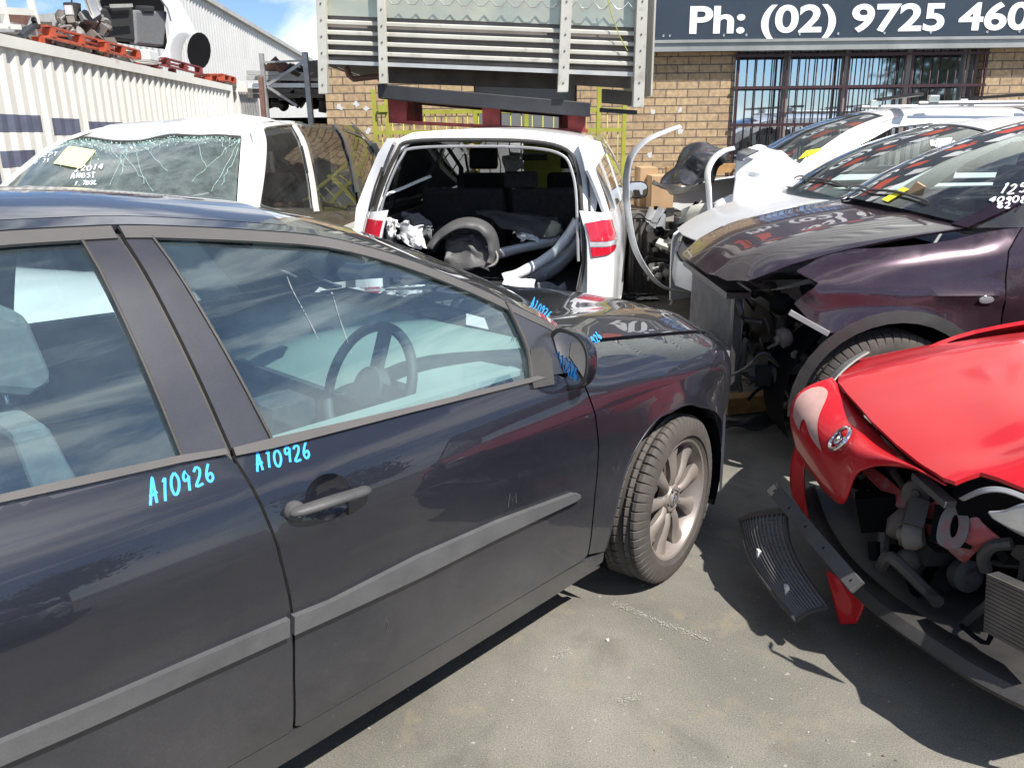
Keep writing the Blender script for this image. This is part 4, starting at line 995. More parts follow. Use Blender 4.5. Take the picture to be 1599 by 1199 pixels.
# dried droppings run down the driver's window
r = random.Random(3)
for pts in ([(517,455),(521,466),(526,484),(536,515),(549,552)], [(448,432),(456,452),(470,478),(480,496),(497,530)]):
    L = T(GS.o(-.008), catmull(pts, closed=False, sub=6)); mb = MB()
    for i in range(len(L) - 1):
        if r.random() < .25: continue
        ribbon_mb(GS.o(-.008), [[L[i], L[i+1]]], r.uniform(.001, .0032) * (2.2 if i < 5 and pts[0][0] > 500 else 1), mb, .001)
    mb.build('dirt_streak', M['dropping'], d1)
# wheels
ax = (GN + GU * .13).normalized()
make_wheel(car, G(.024, -.104, .322), ax, Rt=.322, Rr=.226, turn=.18)
make_wheel(car, G(-2.58, -.12, .316), GN, turn=.3, detail=False)
make_wheel(car, G(0.0, -2*GHW + .125, .316), -ax, detail=False)
make_wheel(car, G(-2.58, -2*GHW + .12, .316), -GN, detail=False)
# interior
fl = MB().box(G(-1.6, -GHW, .22), (.1,.1,.02)); 
mb = MB(); 
def gbox(mb, u0, u1, y0, y1, z0, z1): mb.add([G(u, y, z) for u in (u0,u1) for y in (y0,y1) for z in (z0,z1)], [(0,1,3,2),(4,6,7,5),(0,4,5,1),(2,3,7,6),(0,2,6,4),(1,5,7,3)])
gbox(mb, -3.2, -.45, -.10, -1.64, .20, .28); gbox(mb, -.55, -.48, -.35, -1.4, .3, .86); gbox(mb, -2.9, -.5, -.095, -.085, .3, .93); gbox(mb, -2.9, -.5, -1.655, -1.645, .3, .93); mb.build('cabin_floor', M['dark'], car)
# dashboard top
def dashf(a, b):
    u = lerp(-.98, -.40, a); y = lerp(-.13, -1.61, b); z = .94 + .035 * math.sin(a * math.pi * .7) + .035 * math.exp(-((b - .24)/.10)**2) * (1 - a)
    return G(u, y, z - .12 * (1-a)**6)
mb = MB().grid(dashf, 14, 24); mb.build('dashboard', M['dash'], car)
mb = MB(); gbox(mb, -.99, -.90, -.13, -1.61, .55, .84); gbox(mb, -1.15, -.9, -.80, -.96, .35, .80); mb.build('dash_lower', M['dash_dark'], car)
sc_ = G(-1.04, -.42, .93); sa = (-GU * .9 + GZ * .42).normalized(); q = sa.to_track_quat('Z', 'Y').to_matrix()
sw = MB(); ring = [sc_ + q @ V((.185*math.cos(2*math.pi*i/40), .185*math.sin(2*math.pi*i/40), 0)) for i in range(41)]
sw.tube(ring, .0155, 10, cap=False); so_ = sw.build('steering_wheel', M['dash_dark'], car)
mb = MB(); mb.lathe([(-.05,.05),(-.02,.070),(.01,.06),(.018,.03),(.02,0)], Matrix.Translation(sc_) @ q.to_4x4(), 24)
for t in (0, 180, 270): mb.bar(sc_ + q @ V((.05*math.cos(R(t+90)), .05*math.sin(R(t+90)), -.01)), sc_ + q @ V((.18*math.cos(R(t+90)), .18*math.sin(R(t+90)), 0)), .045, .018, up=sa)
mb.bar(sc_ - sa*.05, sc_ - sa*.3, .08, .08); mb.build('hub', M['dash_dark'], so_)
# seats
def seat(u, y, w=.48, mat_=M['greyfab'], hr=True):
    mb = MB(); pr = [(0,.38),(.42,.40),(.52,.47),(.50,.50),(.05,.50),(-.06,.60),(-.20,1.10),(-.27,1.10),(-.20,.6),(-.12,.40)]
    mb.prism(pr, w, lambda a, b, c: G(u + a, y + w/2 - c, b)); s = mb.build('seat', mat_, car, bev=.04)
    if hr:
        mb = MB().prism([(-.20,1.13),(-.14,1.15),(-.17,1.30),(-.22,1.33),(-.28,1.31),(-.29,1.16)], .26, lambda a, b, c: G(u + a, y + .13 - c, b)); mb.build('headrest', mat_, s, bev=.03)
        mb = MB(); [mb.tube([G(u-.22, y+dy, 1.05), G(u-.22, y+dy, 1.16)], .006, 6) for dy in (-.05,.05)]; mb.build('headrest_post', M['chrome'], s)
gb = MB(); gbox(gb, -2.75, -.62, -.108, -.16, .955, .972); gb.build('door_card', M['dash'], car)
seat(-1.75, -.48); seat(-1.75, -1.26); seat(-2.6, -.87, 1.3, hr=False)
# windscreen wipers and inner mirror
MB().box(G(-1.0, -.87, 1.33), (.2,.05,.06)).build('interior_mirror', M['dash_dark'], car)
# ------------------------------------------------------------------ a car body frame: side, bonnet, roof and front surfaces
class Body:
    def __init__(s, O, ang, right, hw, prof, plan, zt, drip, crown=.06, rollh=.13, rollw=.12, arches=(), archr=.38, flare=.015, fplan=None, lean=None, fwdc=.22, hcrown=.055, bow=.16, crease=None):
        s.O = V(O); s.U = V((math.cos(R(ang)), math.sin(R(ang)), 0)); s.N = V((s.U.y, -s.U.x, 0)) * (1 if right else -1)
        s.hw, s.prof, s.plan, s.zt, s.dripx = hw, prof, plan, zt, drip; s.rollh, s.rollw = rollh, rollw; s.arches, s.archr, s.flare = arches, archr, flare
        s.fplan, s.leanp, s.crown, s.fwdc, s.hcrown, s.bow, s.crease = fplan, lean, crown, fwdc, hcrown, bow, crease
        s.wb = zt[0][0]
        sg = 1 if right else -1
        s.S = Surf(s.side, (0, .8)) if right else Surf(lambda a, b: s.side(-a, b), (0, .8)); s.right = right
        s.SF = Surf(lambda a, b: s.mir(s.side(-a, b)), (0, .8)) if right else Surf(lambda a, b: s.mir(s.side(a, b)), (0, .8))
        s.Hd = Surf(s.hood, (0, .3)); s.Rf = Surf(s.roof, (-1, .3)); s.Ff = Surf(s.front, (.3, .5))
        if not right:
            s.Hd = Surf(lambda a, b: s.hood(-a, b), (0, .3)); s.Rf = Surf(lambda a, b: s.roof(-a, b), (1, .3)); s.Ff = Surf(lambda a, b: s.front(-a, b), (-.3, .5))
    def P(s, u, y, z): return s.O + s.U * u + s.N * y + V((0, 0, z))
    def loc(s, p): q = p - s.O; return q.dot(s.U), q.dot(s.N), q.z
    def mir(s, p): u, y, z = s.loc(p); return s.P(u, -y, z)
    def side(s, u, z):
        y = s.hw + interp(s.prof, z) + interp(s.plan, u)
        w = smooth01((u - s.wb) / .25)
        if w > 0:
            t = interp(s.zt, u); q = max(0, min(.985, (z - (t - s.rollh)) / s.rollh)); y -= w * s.rollw * (1 - math.sqrt(1 - q * q))
        for uc in s.arches:
            r = math.hypot(u - uc, z - .36); y += s.flare * math.exp(-((r - s.archr) / .06) ** 2)
        if s.crease: y += s.crease[1] * math.exp(-((z - s.crease[0] - .04 * u) / .03) ** 2)
        return s.P(u, y, z)
    def hood(s, u, v):
        zt = interp(s.zt, u); y0 = s.loc(s.side(u, zt - .002))[1]
        c = 4 * v * (1 - v); z = zt - .002 + s.hcrown * (c ** .7) + .010 * math.exp(-((v-.2)/.06)**2) + .010 * math.exp(-((v-.8)/.06)**2)
        return s.P(u + s.bow * c * smooth01((u - s.wb) / 1.2), lerp(y0, -y0, v), z)
    def zr(s, u): return interp(s.dripx, u)
    def roof(s, u, v):
        zc = s.zr(u); y = s.loc(s.side(u, zc))[1]; t = max(0, min(v / y, 2 - v / y)); k = 1 - (1 - t) ** 2.4
        zw = interp(s.dripx, u); f = s.fwdc * smooth01((s.dripx[-1][0] - .0 - u + 0.0 < 1.3) * (1.3 - (s.dripx[-1][0] - u)) / 1.0)
        return s.P(u + f * k, y - v, zc + s.crown * k)
    def full(s, u): return 2 * s.loc(s.side(u, s.zr(u)))[1]
    def front(s, q, z):
        E = s.fplan[-1][0]; q2 = 2 * E - q if q > E else q
        u = interp([(a, b) for a, b, c in s.fplan], q2); y = interp([(a, c) for a, b, c in s.fplan], q2)
        u += interp(s.leanp, z) * smooth01(q2 / (E * .5))
        return s.P(u, -y if q > E else y, z)
    def sg(s, l): return [(a, b) if s.right else (-a, b) for a, b in l]     # local (u, z) outline -> near side surface coordinates
    def sf(s, l): return [(-a, b) if s.right else (a, b) for a, b in l]
    def dr(s, u, d=.004): return (u, s.zr(u) - d)
def arc(uc, zc, r, a0, a1, n=12): return [(uc + r * math.cos(R(lerp(a0, a1, i/n))), zc + r * math.sin(R(lerp(a0, a1, i/n)))) for i in range(n+1)]
def lower_side(u0, u1, arches, zt, z0=.24, r=.38):
    """outline of a body side below the windows with wheel arches, zt = list of top points front to back"""
    out = [(u0, z0)]
    for uc in sorted(arches): out += [(p) for p in arc(uc, .36, r, 198, -18)]
    out += [(u1, z0)]
    return out + zt
def make_car_hidden(B, root, paint, uF, uR, zbelt, arches, win=True, wheels=True, Rt=.34, far=True, wcol=None, floor=True):
    """far side, far wheels, floor pan: what another viewpoint would see"""
    zt = [(u, interp(B.zt, u) - .004) for u in (uF, uF - .3, uF - .6) if u > B.wb] + [(B.wb - .02, zbelt - .005), (uR, zbelt + .03)]
    side = lower_side(uR, uF, arches, zt)
    if far: panel('far_side', B.SF, B.sf(side), paint, root, step=.09, t=.015)
    if wheels:
        for uc in arches:
            make_wheel(root, B.P(uc, B.hw - .13, Rt), B.N, Rt=Rt, Rr=Rt*.62, detail=False, spokes=5); make_wheel(root, B.P(uc, -B.hw + .13, Rt), -B.N, Rt=Rt, Rr=Rt*.62, detail=False, spokes=5)
    if floor:
        mb = MB(); mb.add([B.P(u, y, z) for u in (uR + .1, uF - .25) for y in (-B.hw + .2, B.hw - .2) for z in (.26, .34)], [(0,1,3,2),(4,6,7,5),(0,4,5,1),(2,3,7,6),(0,2,6,4),(1,5,7,3)]); mb.build('floor_pan', M['dark'], root)
def seats(B, root, u, ys, mat_=None, top=1.05, w=.5, h=.34, hrz=True):
    for y in ys:
        mb = MB().prism([(0,h),(.42,h+.02),(.52,h+.1),(.05,h+.14),(-.20,top),(-.30,top),(-.2,h+.1)], w, lambda a, b, c: B.P(u + a, y + w/2 - c, b)); st = mb.build('seat', mat_ or M['fabric'], root, bev=.035)
        if hrz:
            for dy in ((0,) if w < .7 else (-w*.3, w*.3)):
                MB().prism([(-.22,top+.03),(-.15,top+.05),(-.18,top+.2),(-.24,top+.23),(-.3,top+.2),(-.31,top+.05)], .25, lambda a, b, c: B.P(u + a, y + dy + .125 - c, b)).build('headrest', mat_ or M['fabric'], st, bev=.03)
# ------------------------------------------------------------------ white people mover seen from behind, tailgate gone, full of parts
VH = 81.0
VO = on_y(752, 300, 5.55); VO.z = 0
Vb = Body(VO, VH, True, .90, [(.2,-.06),(.4,-.01),(.7,.0),(.95,-.005),(1.05,-.03),(1.15,-.06),(1.35,-.13),(1.55,-.22),(1.66,-.29),(1.74,-.40)],
    [(-.05,-.12),(.1,-.05),(.3,-.015),(.8,0),(3.2,-.01),(3.9,-.05),(4.5,-.3)], [(3.6,1.1),(4.0,1.0),(4.5,.8)],
    [(-.1,1.55),(.15,1.585),(.6,1.61),(2.4,1.60),(3.0,1.51),(3.6,1.28),(4.0,1.08)], crown=.062, arches=(.85, 3.65), fplan=[(0,4.2,.78),(.3,4.4,.6),(.9,4.5,0)], lean=[(.2,0),(.6,0),(.9,-.15)])
van = empty('white_van', Vb.P(2.2, 0, 0), 'white people mover seen from behind, tailgate missing, load space crammed with loose car parts', 'van', rz=R(VH))
def vrear(y, z):
    u = interp([(.3,-.03),(.9,0),(1.1,.03),(1.3,.10),(1.5,.18),(1.62,.24),(1.72,.33)], z) + .20 * smooth01((abs(y) - .45) / .45) ** 1.6
    return Vb.P(u - .02, y, z)
VR = Surf(vrear, (0, 1.2))
op = T(VR, [(579,400),(583,343),(598,290),(620,240),(640,222),(735,219),(833,222),(885,235),(901,265),(907,310),(911,408),(898,470)]) 
zlow = .60
op_b = [(op[-1][0], zlow), (op[0][0], zlow)]
# right rear pillar
rp = T(VR, [(911,408),(907,310),(901,265),(885,235),(870,224),(905,214),(938,222),(944,240),(930,262),(935,300),(928,347),(926,399),(922,470)])
panel('rear_pillar', VR, [(op[-1][0], .30), (op[-1][0], op[-1][1])] + rp + [(rp[-1][0] + .03, .30)], M['white'], van, step=.04, t=.02)
lp = T(VR, [(579,400),(583,343),(598,290),(620,240),(640,222),(625,216),(605,216),(590,240),(575,275),(556,325)])
panel('rear_pillar', VR, [(op[0][0], .30)] + lp + [(lp[-1][0] - .02, .9), (lp[-1][0]-.02, .30)], M['white'], van, step=.04, t=.02)
hd_ = T(VR, [(625,216),(645,207),(700,203),(760,201),(830,204),(905,214),(870,226),(833,221),(735,218),(640,221)])
panel('roof_header', VR, hd_, M['white'], van, step=.03, t=.02)
panel('rear_panel', VR, [(-.62,.32),(.60,.32),(.60,.60),(-.62,.60)], M['white'], van, step=.06, t=.02)
MB().box(Vb.P(-.06, 0, .42), (1.5, .14, .24), Matrix.Rotation(R(VH-90), 3, 'Z')).build('rear_bumper', M['white'], van, bev=.04)
# seals and struts round the opening
mb = MB(); sp = catmull([tuple(p) for p in op], closed=False, sub=4)
mb.tube([VR.o(.004).f(*p) for p in sp], .014, 8); mb.build('opening_seal', M['rubber'], van)
mb = MB()
mb.tube([VR.o(.002).f(*p) for p in catmull(T(VR, [(590,405),(592,345),(606,292),(628,245),(646,232),(735,229),(833,232),(878,243),(893,268),(900,312),(903,408)]), closed=False, sub=4)], .010, 6); mb.build('inner_flange', M['silver_in'], van)
mb = MB()
for pts in ([(914,262),(918,300),(920,345)], [(599,262),(588,292),(578,330)]): MB().tube([VR.o(.014).f(*p) for p in T(VR, pts)], .007, 6).build('gas_strut', M['black'], van)
ll = T(VR, [(922,347),(944,345),(963,344)]); 
def vcorner(t, z):      # lamp surface wrapping round the corner from the rear face to the side
    a = t * math.pi / 2; ycc = .70; r = .175; lean = interp([(.8,0),(1.1,.03),(1.3,.09)], z)
    return Vb.P(.16 + lean * .6 - r * math.cos(a) * 1.05, ycc + r * math.sin(a) + interp(Vb.prof, z), z)
VC = Surf(vcorner, (.5, 1.0))
panel('corner_panel', VC, [(0,.3),(1.0,.3),(1.0,1.12),(.9,1.12),(0,1.15)], M['white'], van, step=.07, t=.015)
t1 = panel('tail_light', VC.o(.010), [(.06,.955),(.05,1.07),(.5,1.085),(.97,1.075),(1.0,.96),(.5,.95)], M['lens_red'], van, step=.03, t=.012); panel('reversing_lens', VC.o(.010), [(.06,.950),(.5,.945),(1.0,.953),(.98,.925),(.5,.916),(.07,.92)], M['lens_clear'], t1, step=.03, t=.012); panel('lower_lens', VC.o(.010), [(.07,.915),(.5,.911),(.97,.92),(.85,.89),(.5,.862),(.10,.855)], M['lens_red'], t1, step=.03, t=.012)
# left tail light
def vcl(t, z): 
    p = vcorner(-t, z); return Vb.mir(p)
VCL = Surf(vcl, (-.5, 1.0)); panel('tail_light', VCL.o(.006), [(-.05,.88),(-.05,1.08),(-.9,1.09),(-.98,.95),(-.6,.87)], M['lens_red'], van, step=.05, t=.012)
panel('corner_panel', VCL, [(0,.3),(-1.0,.3),(-1.0,1.12),(-.9,1.12),(0,1.15)], M['white'], van, step=.07, t=.015)
# sides
for (S_, s_, nm) in ((Vb.S, Vb.sg, 'near'), (Vb.SF, Vb.sf, 'far')):
    zt = [(4.2,.85),(3.9,1.02),(3.5,1.08),(1.5,1.04),(.16,1.08)]
    panel('side_panel', S_, s_(lower_side(.16, 4.2, (.85, 3.65), zt)), M['white'], van, step=.08, t=.015)
    fr_ = [(.12,1.06),(.06,1.40),(.14,1.57)] + [Vb.dr(u) for u in (.3,.6,1,1.5,2,2.5,2.9,3.3,3.6)] + [(3.86,1.08),(3.3,1.06),(1.5,1.03)]
    ws = [[(.22,1.12),(.20,1.40),(.30,1.52),(.62,1.55),(.74,1.10)], [(.82,1.10),(.72,1.54),(1.85,1.55),(1.85,1.08)], [(1.93,1.09),(1.93,1.55),(2.5,1.52),(2.95,1.43),(3.45,1.22),(3.55,1.12)]]
    f = panel('window_frame', S_.o(.002), s_(fr_), M['gloss_black'] if nm == 'far' else M['white'], van, holes=[s_(w) for w in ws], step=.08, t=.02)
    for w in ws: panel('window', S_.o(-.004), s_(w), M['glass'] if nm == 'near' else M['glass_clear'], f, t=0, step=.1)
rs = [.255 + i*.2 for i in range(14)]
panel('roof', Vb.Rf, [(u, 0) for u in rs] + [(2.9, Vb.full(2.9)*f) for f in (.25,.5,.75)] + [(u, Vb.full(u)) for u in rs[::-1]], M['white'], van, step=.1, t=.015)
ws_ = [2.92 + i*.1 for i in range(9)]
panel('windscreen', Vb.Rf, [(u, .05) for u in ws_] + [(u, Vb.full(u) - .05) for u in ws_[::-1]], M['glass_clear'], van, step=.1, t=0)
panel('bonnet', Vb.Hd, [(3.75,.02),(4.3,.02),(4.3,.98),(3.75,.98)], M['white'], van, step=.1, t=.012)
panel('front_bumper', Vb.Ff, [(0,.25),(1.8,.25),(1.8,.8),(0,.8)], M['white'], van, step=.12, t=.012)
for uc in (.85, 3.65):
    make_wheel(van, Vb.P(uc, .78, .32), Vb.N, Rt=.32, Rr=.2, detail=False, spokes=7); make_wheel(van, Vb.P(uc, -.78, .32), -Vb.N, Rt=.32, Rr=.2, detail=False, spokes=7)
# cabin: floor, side trims, seats
mb = MB()
def vbox(mb, u0, u1, y0, y1, z0, z1): return mb.add([Vb.P(u, y, z) for u in (u0,u1) for y in (y0,y1) for z in (z0,z1)], [(0,1,3,2),(4,6,7,5),(0,4,5,1),(2,3,7,6),(0,2,6,4),(1,5,7,3)])
vbox(mb, .1, 3.9, -.8, .8, .5, .58); mb.build('floor', M['fabric'], van)
mb = MB(); vbox(mb, .14, 2.9, .765, .795, .5, 1.06); vbox(mb, .14, 2.9, -.795, -.765, .5, 1.06); vbox(mb, 3.5, 3.9, -.75, .75, .58, 1.05); mb.build('side_trim', M['dash_dark'], van)
seats(Vb, van, 1.35, (.36, -.36), M['fabric'], 1.22, .66, .62, hrz=False)
seats(Vb, van, 2.55, (.42, -.42), M['fabric'], 1.28, .5, .62)
MB().prism([(0,0),(.1,0),(.08,.12),(.02,.13)], .26, lambda a, b, c: Vb.P(1.06+a, .10 + c - .13, 1.22+b)).build('centre_headrest', M['fabric'], van, bev=.02)
MB().tube([Vb.P(2.0, -.74, 1.60), Vb.P(1.7,-.5,1.35), Vb.P(1.3,-.42,1.15)], .022, 4, flat=.15).build('seat_belt', M['fabric'], van)
im = on_plane(835, 245, Vb.P(3.0, 0, 1.5), Vb.U); MB().box(im, (.26, .03, .07), Matrix.Rotation(R(VH-90), 3, 'Z')).build('rear_view_mirror', M['black'], van, bev=.012)
def sticker(S_, px, m, par, name='paper_label', off=.003):
    return panel(name, S_.o(off), T(S_, px), m, par, t=.001, step=.2)
SW = plane_surf(Vb.P(3.15, 0, 1.4), -Vb.N, V((0,0,1)))
sticker(SW, [(735,233),(770,234),(770,241),(735,240)], M['yellow_sticker'], van)
write_on(SW, 'UPLB4WW', [(742,248),(774,248),(774,243),(742,243)], .006, 3).build('pen_writing', M['ink_white'], van)
# door mirror on the right side
mm = on_y(993, 297, Vb.P(3.15, 1.1, 1.1).y)
vm = MB(); ring_ = []
prm = Matrix.Rotation(R(VH-90+8), 3, 'Z')
def sup(t, a, b, p=3): c, s = math.cos(t), math.sin(t); return (abs(c)**(2/p)*math.copysign(a, c), abs(s)**(2/p)*math.copysign(b, s))
vs = []
for d, k in ((0, .95), (.01, 1), (.05, .97), (.10, .8), (.13, .4), (.135, 0)):
    for i in range(24): x_, z_ = sup(2*math.pi*i/24, .125, .088); vs.append(mm + prm @ V((x_*k, d, z_*k)))
vm.add(vs, [(a*24+i, a*24+(i+1) % 24, (a+1)*24+(i+1) % 24, (a+1)*24+i) for a in range(5) for i in range(24)], True)
vmo = vm.build('door_mirror', M['black'], van)
panel('mirror_glass', Surf(lambda a, b: mm + prm @ V((a, -.002, b)), (0,0)), [sup(2*math.pi*i/24, .112, .076) for i in range(24)], M['mirror'], vmo, t=.002, step=.05)
MB().tube([mm + prm @ V((-.06,.05,-.06)), mm + prm @ V((-.19,.06,-.09))], .02, 8).build('mirror_arm', M['black'], vmo)
# ------------------------------------------------------------------ junk lying in the van
def py(px, py_, u): return on_plane(px, py_, Vb.P(u, 0, 0), Vb.U)
def strip3(name, pts, w, m, label, cat, t=.012, up=(0,0,1), curl=0.0, group=None):
    """bent sheet strip through photo points with depth u (px, py, u)"""
    P = [py(*p) for p in pts]; P = [V(p) for p in catmull([tuple(p) for p in P], closed=False, sub=6)]
    mb = MB(); up = V(up); vs = []; n = 5
    for i, p in enumerate(P):
        d = (P[min(i+1, len(P)-1)] - P[max(i-1, 0)]).normalized(); a = (up - d * up.dot(d)).normalized(); s_ = d.cross(a)
        k = 1 + .06 * math.sin(i * .9)
        for j in range(n + 1):
            q = (j / n - .5); vs.append(p + a * q * w * k + s_ * (curl * (1 - 4 * q * q)))
    mb.add(vs, [(i*(n+1)+j, (i+1)*(n+1)+j, (i+1)*(n+1)+j+1, i*(n+1)+j+1) for i in range(len(P)-1) for j in range(n)], True)
    o = mb.build(name, m, None, solid=t); return tag(o, label, cat, group)
def crumple(name, pts, m, label, cat, seed=0, amp=.04, t=.004, n=16, group=None):
    """crumpled sheet over a four corner patch given as (px, py, u)"""
    C = [py(*p) for p in pts]
    def fn(a, b):
        p = C[0].lerp(C[1], a).lerp(C[3].lerp(C[2], a), b); q = V((a * 3 + seed, b * 3, seed * .7)); return p + noise.noise_vector(q) * amp * .9 + noise.noise_vector(q * 2.3) * amp * .28
    o = MB().grid(fn, n, n, True).build(name, m, None, solid=t, ang=R(25)); return tag(o, label, cat, group)
strip3('bumper_reinforcement', [(785,436,.30),(810,428,.35),(840,412,.42),(865,395,.5),(885,372,.55),(903,345,.55)], .075, M['white'], 'white curved bumper beam lying across the open van, nearest the tail lamp', 'bumper beam', curl=.03)
strip3('bumper_reinforcement', [(815,445,.45),(850,428,.55),(880,405,.6),(905,372,.62)], .11, M['silver_in'], 'wider grey bumper beam tucked beneath the white one in the van', 'bumper beam', curl=.02)
strip3('metal_rail', [(775,397,.5),(820,386,.58),(875,374,.66)], .07, M['silver_in'], 'straight grey metal rail lying behind the plastic liner in the van', 'rail', curl=.01)
strip3('wheel_arch_liner', [(676,392,.25),(690,372,.28),(715,355,.3),(742,353,.34),(762,366,.36),(768,392,.36),(762,412,.34)], .20, M['blackdusty'], 'dusty black plastic wheel arch liner standing in the back of the van', 'arch liner', up=(.2,1,.1), curl=.05)
crumple('plastic_liner', [(690,420,.24),(762,425,.24),(768,372,.40),(705,358,.34)], M['blackdusty'], 'scuffed dark plastic sheet with a hole lying over the arch liner', 'plastic liner', 3, .05)
strip3('bent_pipe', [(757,418,.28),(772,414,.28),(778,402,.3),(772,388,.33),(760,384,.35)], .03, M['junkgrey'], 'short bent grey pipe beside the arch liner in the van', 'pipe', curl=.01, up=(0,1,0))
crumple('torn_sheet', [(742,322,.85),(800,372,.55),(880,372,.6),(870,335,.95)], M['blackdusty'], 'torn dark grey sheet draped over the rear seats of the van', 'sheet', 7, .07)
crumple('floor_mat', [(655,372,.5),(740,385,.5),(790,345,.8),(740,335,.9)], M['fabric'], 'dark folded trim panel lying under the torn sheet in the van', 'trim panel', 9, .05)
crumple('crumpled_trim', [(598,352,.22),(618,372,.22),(620,345,.25),(607,338,.28)], M['junkwhite'], 'small crumpled white plastic trim at the left edge of the van load', 'trim', 2, .05)
crumple('torn_trim', [(625,375,.22),(665,388,.2),(660,362,.26),(632,345,.26)], M['junkwhite'], 'torn white and grey plastic trim lying left of the arch liner', 'trim', 5, .08, n=9)
crumple('plastic_bag', [(622,360,.45),(675,375,.4),(672,340,.5),(628,332,.55)], M['greyfab'], 'dark crumpled plastic behind the torn white trim in the van', 'plastic', 11, .07)
strip3('window_surround', [(590,372,.22),(592,330,.24),(600,308,.3),(635,292,.42),(672,276,.55)], .035, M['white'], 'white curved window surround leaning in the left side of the van', 'trim strip', curl=.008, up=(0,1,.3))
crumple('paper_sheet', [(775,462,.12),(838,492,.12),(835,437,.22),(790,432,.22)], M['junkwhite'], 'creased pale grey paper lying at the right of the van sill', 'paper', 4, .02)
crumple('cloth_sack', [(838,500,.15),(908,500,.15),(880,445,.3),(838,440,.3)], M['greyfab'], 'dark blue grey cloth bundle beside the pale paper in the van', 'cloth', 6, .04)
crumple('silver_scrap', [(803,362,.6),(835,368,.6),(842,375,.55),(815,374,.55)], M['junkwhite'], 'small shiny torn scrap lying on the torn dark sheet', 'scrap', 8, .03, n=8)
crumple('airbag', [(790,238,2.7),(812,240,2.7),(818,270,2.6),(785,275,2.6)], M['junkwhite'], 'torn white airbag hanging behind the windscreen of the white van', 'airbag', 12, .07, n=10)
# ------------------------------------------------------------------ pallet, beam and slatted truck body stacked on the van
TY = 6.35
def ty(px, py_, d=0.0): return on_y(px, py_, TY + d)
# red pallet
a0, a1 = ty(607,190), ty(918,205); b0, b1 = ty(607,152), ty(918,178)
pal = empty('red_pallet', (0, TY, a0.z), 'faded red timber pallet lying on the roof of the white van', 'pallet')
def slab(mb, p, q, w, h, dy0, dy1):      # board from p to q along x, depth dy0..dy1
    p, q = V(p), V(q); ex = V((0,0,1)); 
    return mb.add([V((x.x, x.y + dy, x.z + dz)) for x in (p, q) for dy in (dy0, dy1) for dz in (-h/2, h/2)], [(0,1,3,2),(4,6,7,5),(0,4,5,1),(2,3,7,6),(0,2,6,4),(1,5,7,3)])
ex = V((a1.x - a0.x, 0, a1.z - a0.z)); 
for i in range(7):
    d = i * .19; MB_ = MB(); slab(MB_, b0 + V((0,0,0)), b1, 0, .022, d, d + .11); MB_.build('board', M['pallet_red'], pal)
for d in (0, .55, 1.1): slab(MB(), a0, a1, 0, .022, d, d + .11).build('board', M['pallet_red'], pal)
for t in (.0, .47, .90):
    for d in (.0, .55, 1.1):
        lo = a0.lerp(a1, t); hi = b0.lerp(b1, t); w = .13
        MB().add([V((x, TY + dd, z)) for x, z0, z1 in ((lo.x, lo.z, hi.z), (lo.x + w, lo.z + (a1.z-a0.z)*.1, hi.z - .01)) for dd in (d, d + .11) for z in (z0 + .011, z1 - .011)], [(0,1,3,2),(4,6,7,5),(0,4,5,1),(2,3,7,6),(0,2,6,4),(1,5,7,3)]).build('block', M['pallet_red'], pal)
# black beam
p, q = ty(591, 143, -.06), ty(921, 172, -.06)
mb = MB(); h = .098
slab(mb, p, q, 0, h, -.04, .08); bm_ = mb.build('steel_beam', M['steel_blk'], None, bev=.006); tag(bm_, 'long black steel beam lying on the red pallet under the slatted tray', 'beam')
mb = MB(); slab(mb, p + V((0,.9,.0)), q + V((0,.9,.0)), 0, h, -.04, .08); bm2 = mb.build('steel_beam', M['steel_blk'], None, bev=.006); tag(bm2, 'second black beam under the back of the slatted tray', 'beam')
# slatted tray body
tray = empty('slatted_truck_tray', (0, TY, 2.1), 'slatted aluminium stock crate body balanced on the beam above the white van', 'truck body')
def tb(px, py_, d=0.0): return on_y(px, py_, TY - .10 + d)
rows = [((497,30),(990,51),.05),((497,46),(990,67),.05),((497,62),(990,82),.05),((497,78),(990,97),.05)]
for (l, r_, h) in [((500,34),(990,53),0),((500,50),(990,69),0),((500,65.5),(990,85),0),((500,81),(990,100),0)]:
    p, q = tb(*l, .02), tb(*r_, .02); mb = MB()
    prof_ = [(-.016,0),(-.013,-.016),(.006,-.016),(.014,-.002),(.014,.012),(-.016,.012)]
    n = len(prof_); mb.add([V((e.x, e.y + y, e.z + z)) for e in (p, q) for z, y in prof_], [(i, (i+1) % n, (i+1) % n + n, i + n) for i in range(n)] + [tuple(range(n)), tuple(range(n, 2*n))[::-1]]); mb.build('slat', M['alu_rib'], tray)
# backing sheet seen dark between slats, and bright upper sheet
def sheet(l0, r0_, l1, r1, d, m, name): 
    c = [tb(*l0, d), tb(*r0_, d), tb(*r1, d), tb(*l1, d)]; MB().add(c + [x + V((0,.012,0)) for x in c], [(0,1,2,3),(7,6,5,4),(0,4,5,1),(1,5,6,2),(2,6,7,3),(3,7,4,0)]).build(name, m, tray)
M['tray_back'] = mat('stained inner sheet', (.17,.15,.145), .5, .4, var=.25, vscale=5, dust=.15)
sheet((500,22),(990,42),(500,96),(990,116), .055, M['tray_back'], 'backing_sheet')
M['alu_sheet'] = mat('smeared aluminium sheet', (.50,.53,.43), .25, .75, dust=.2, rvar=.3, var=.12, vscale=2.5)  # greenish base colour stands in for green reflections in the metal
sheet((500,-140),(1024,-120),(500,24),(1005,44), .04, M['alu_sheet'], 'side_sheet')
sheet((507,94),(990,113),(507,100),(990,120), .0, M['alu'], 'bottom_rail')
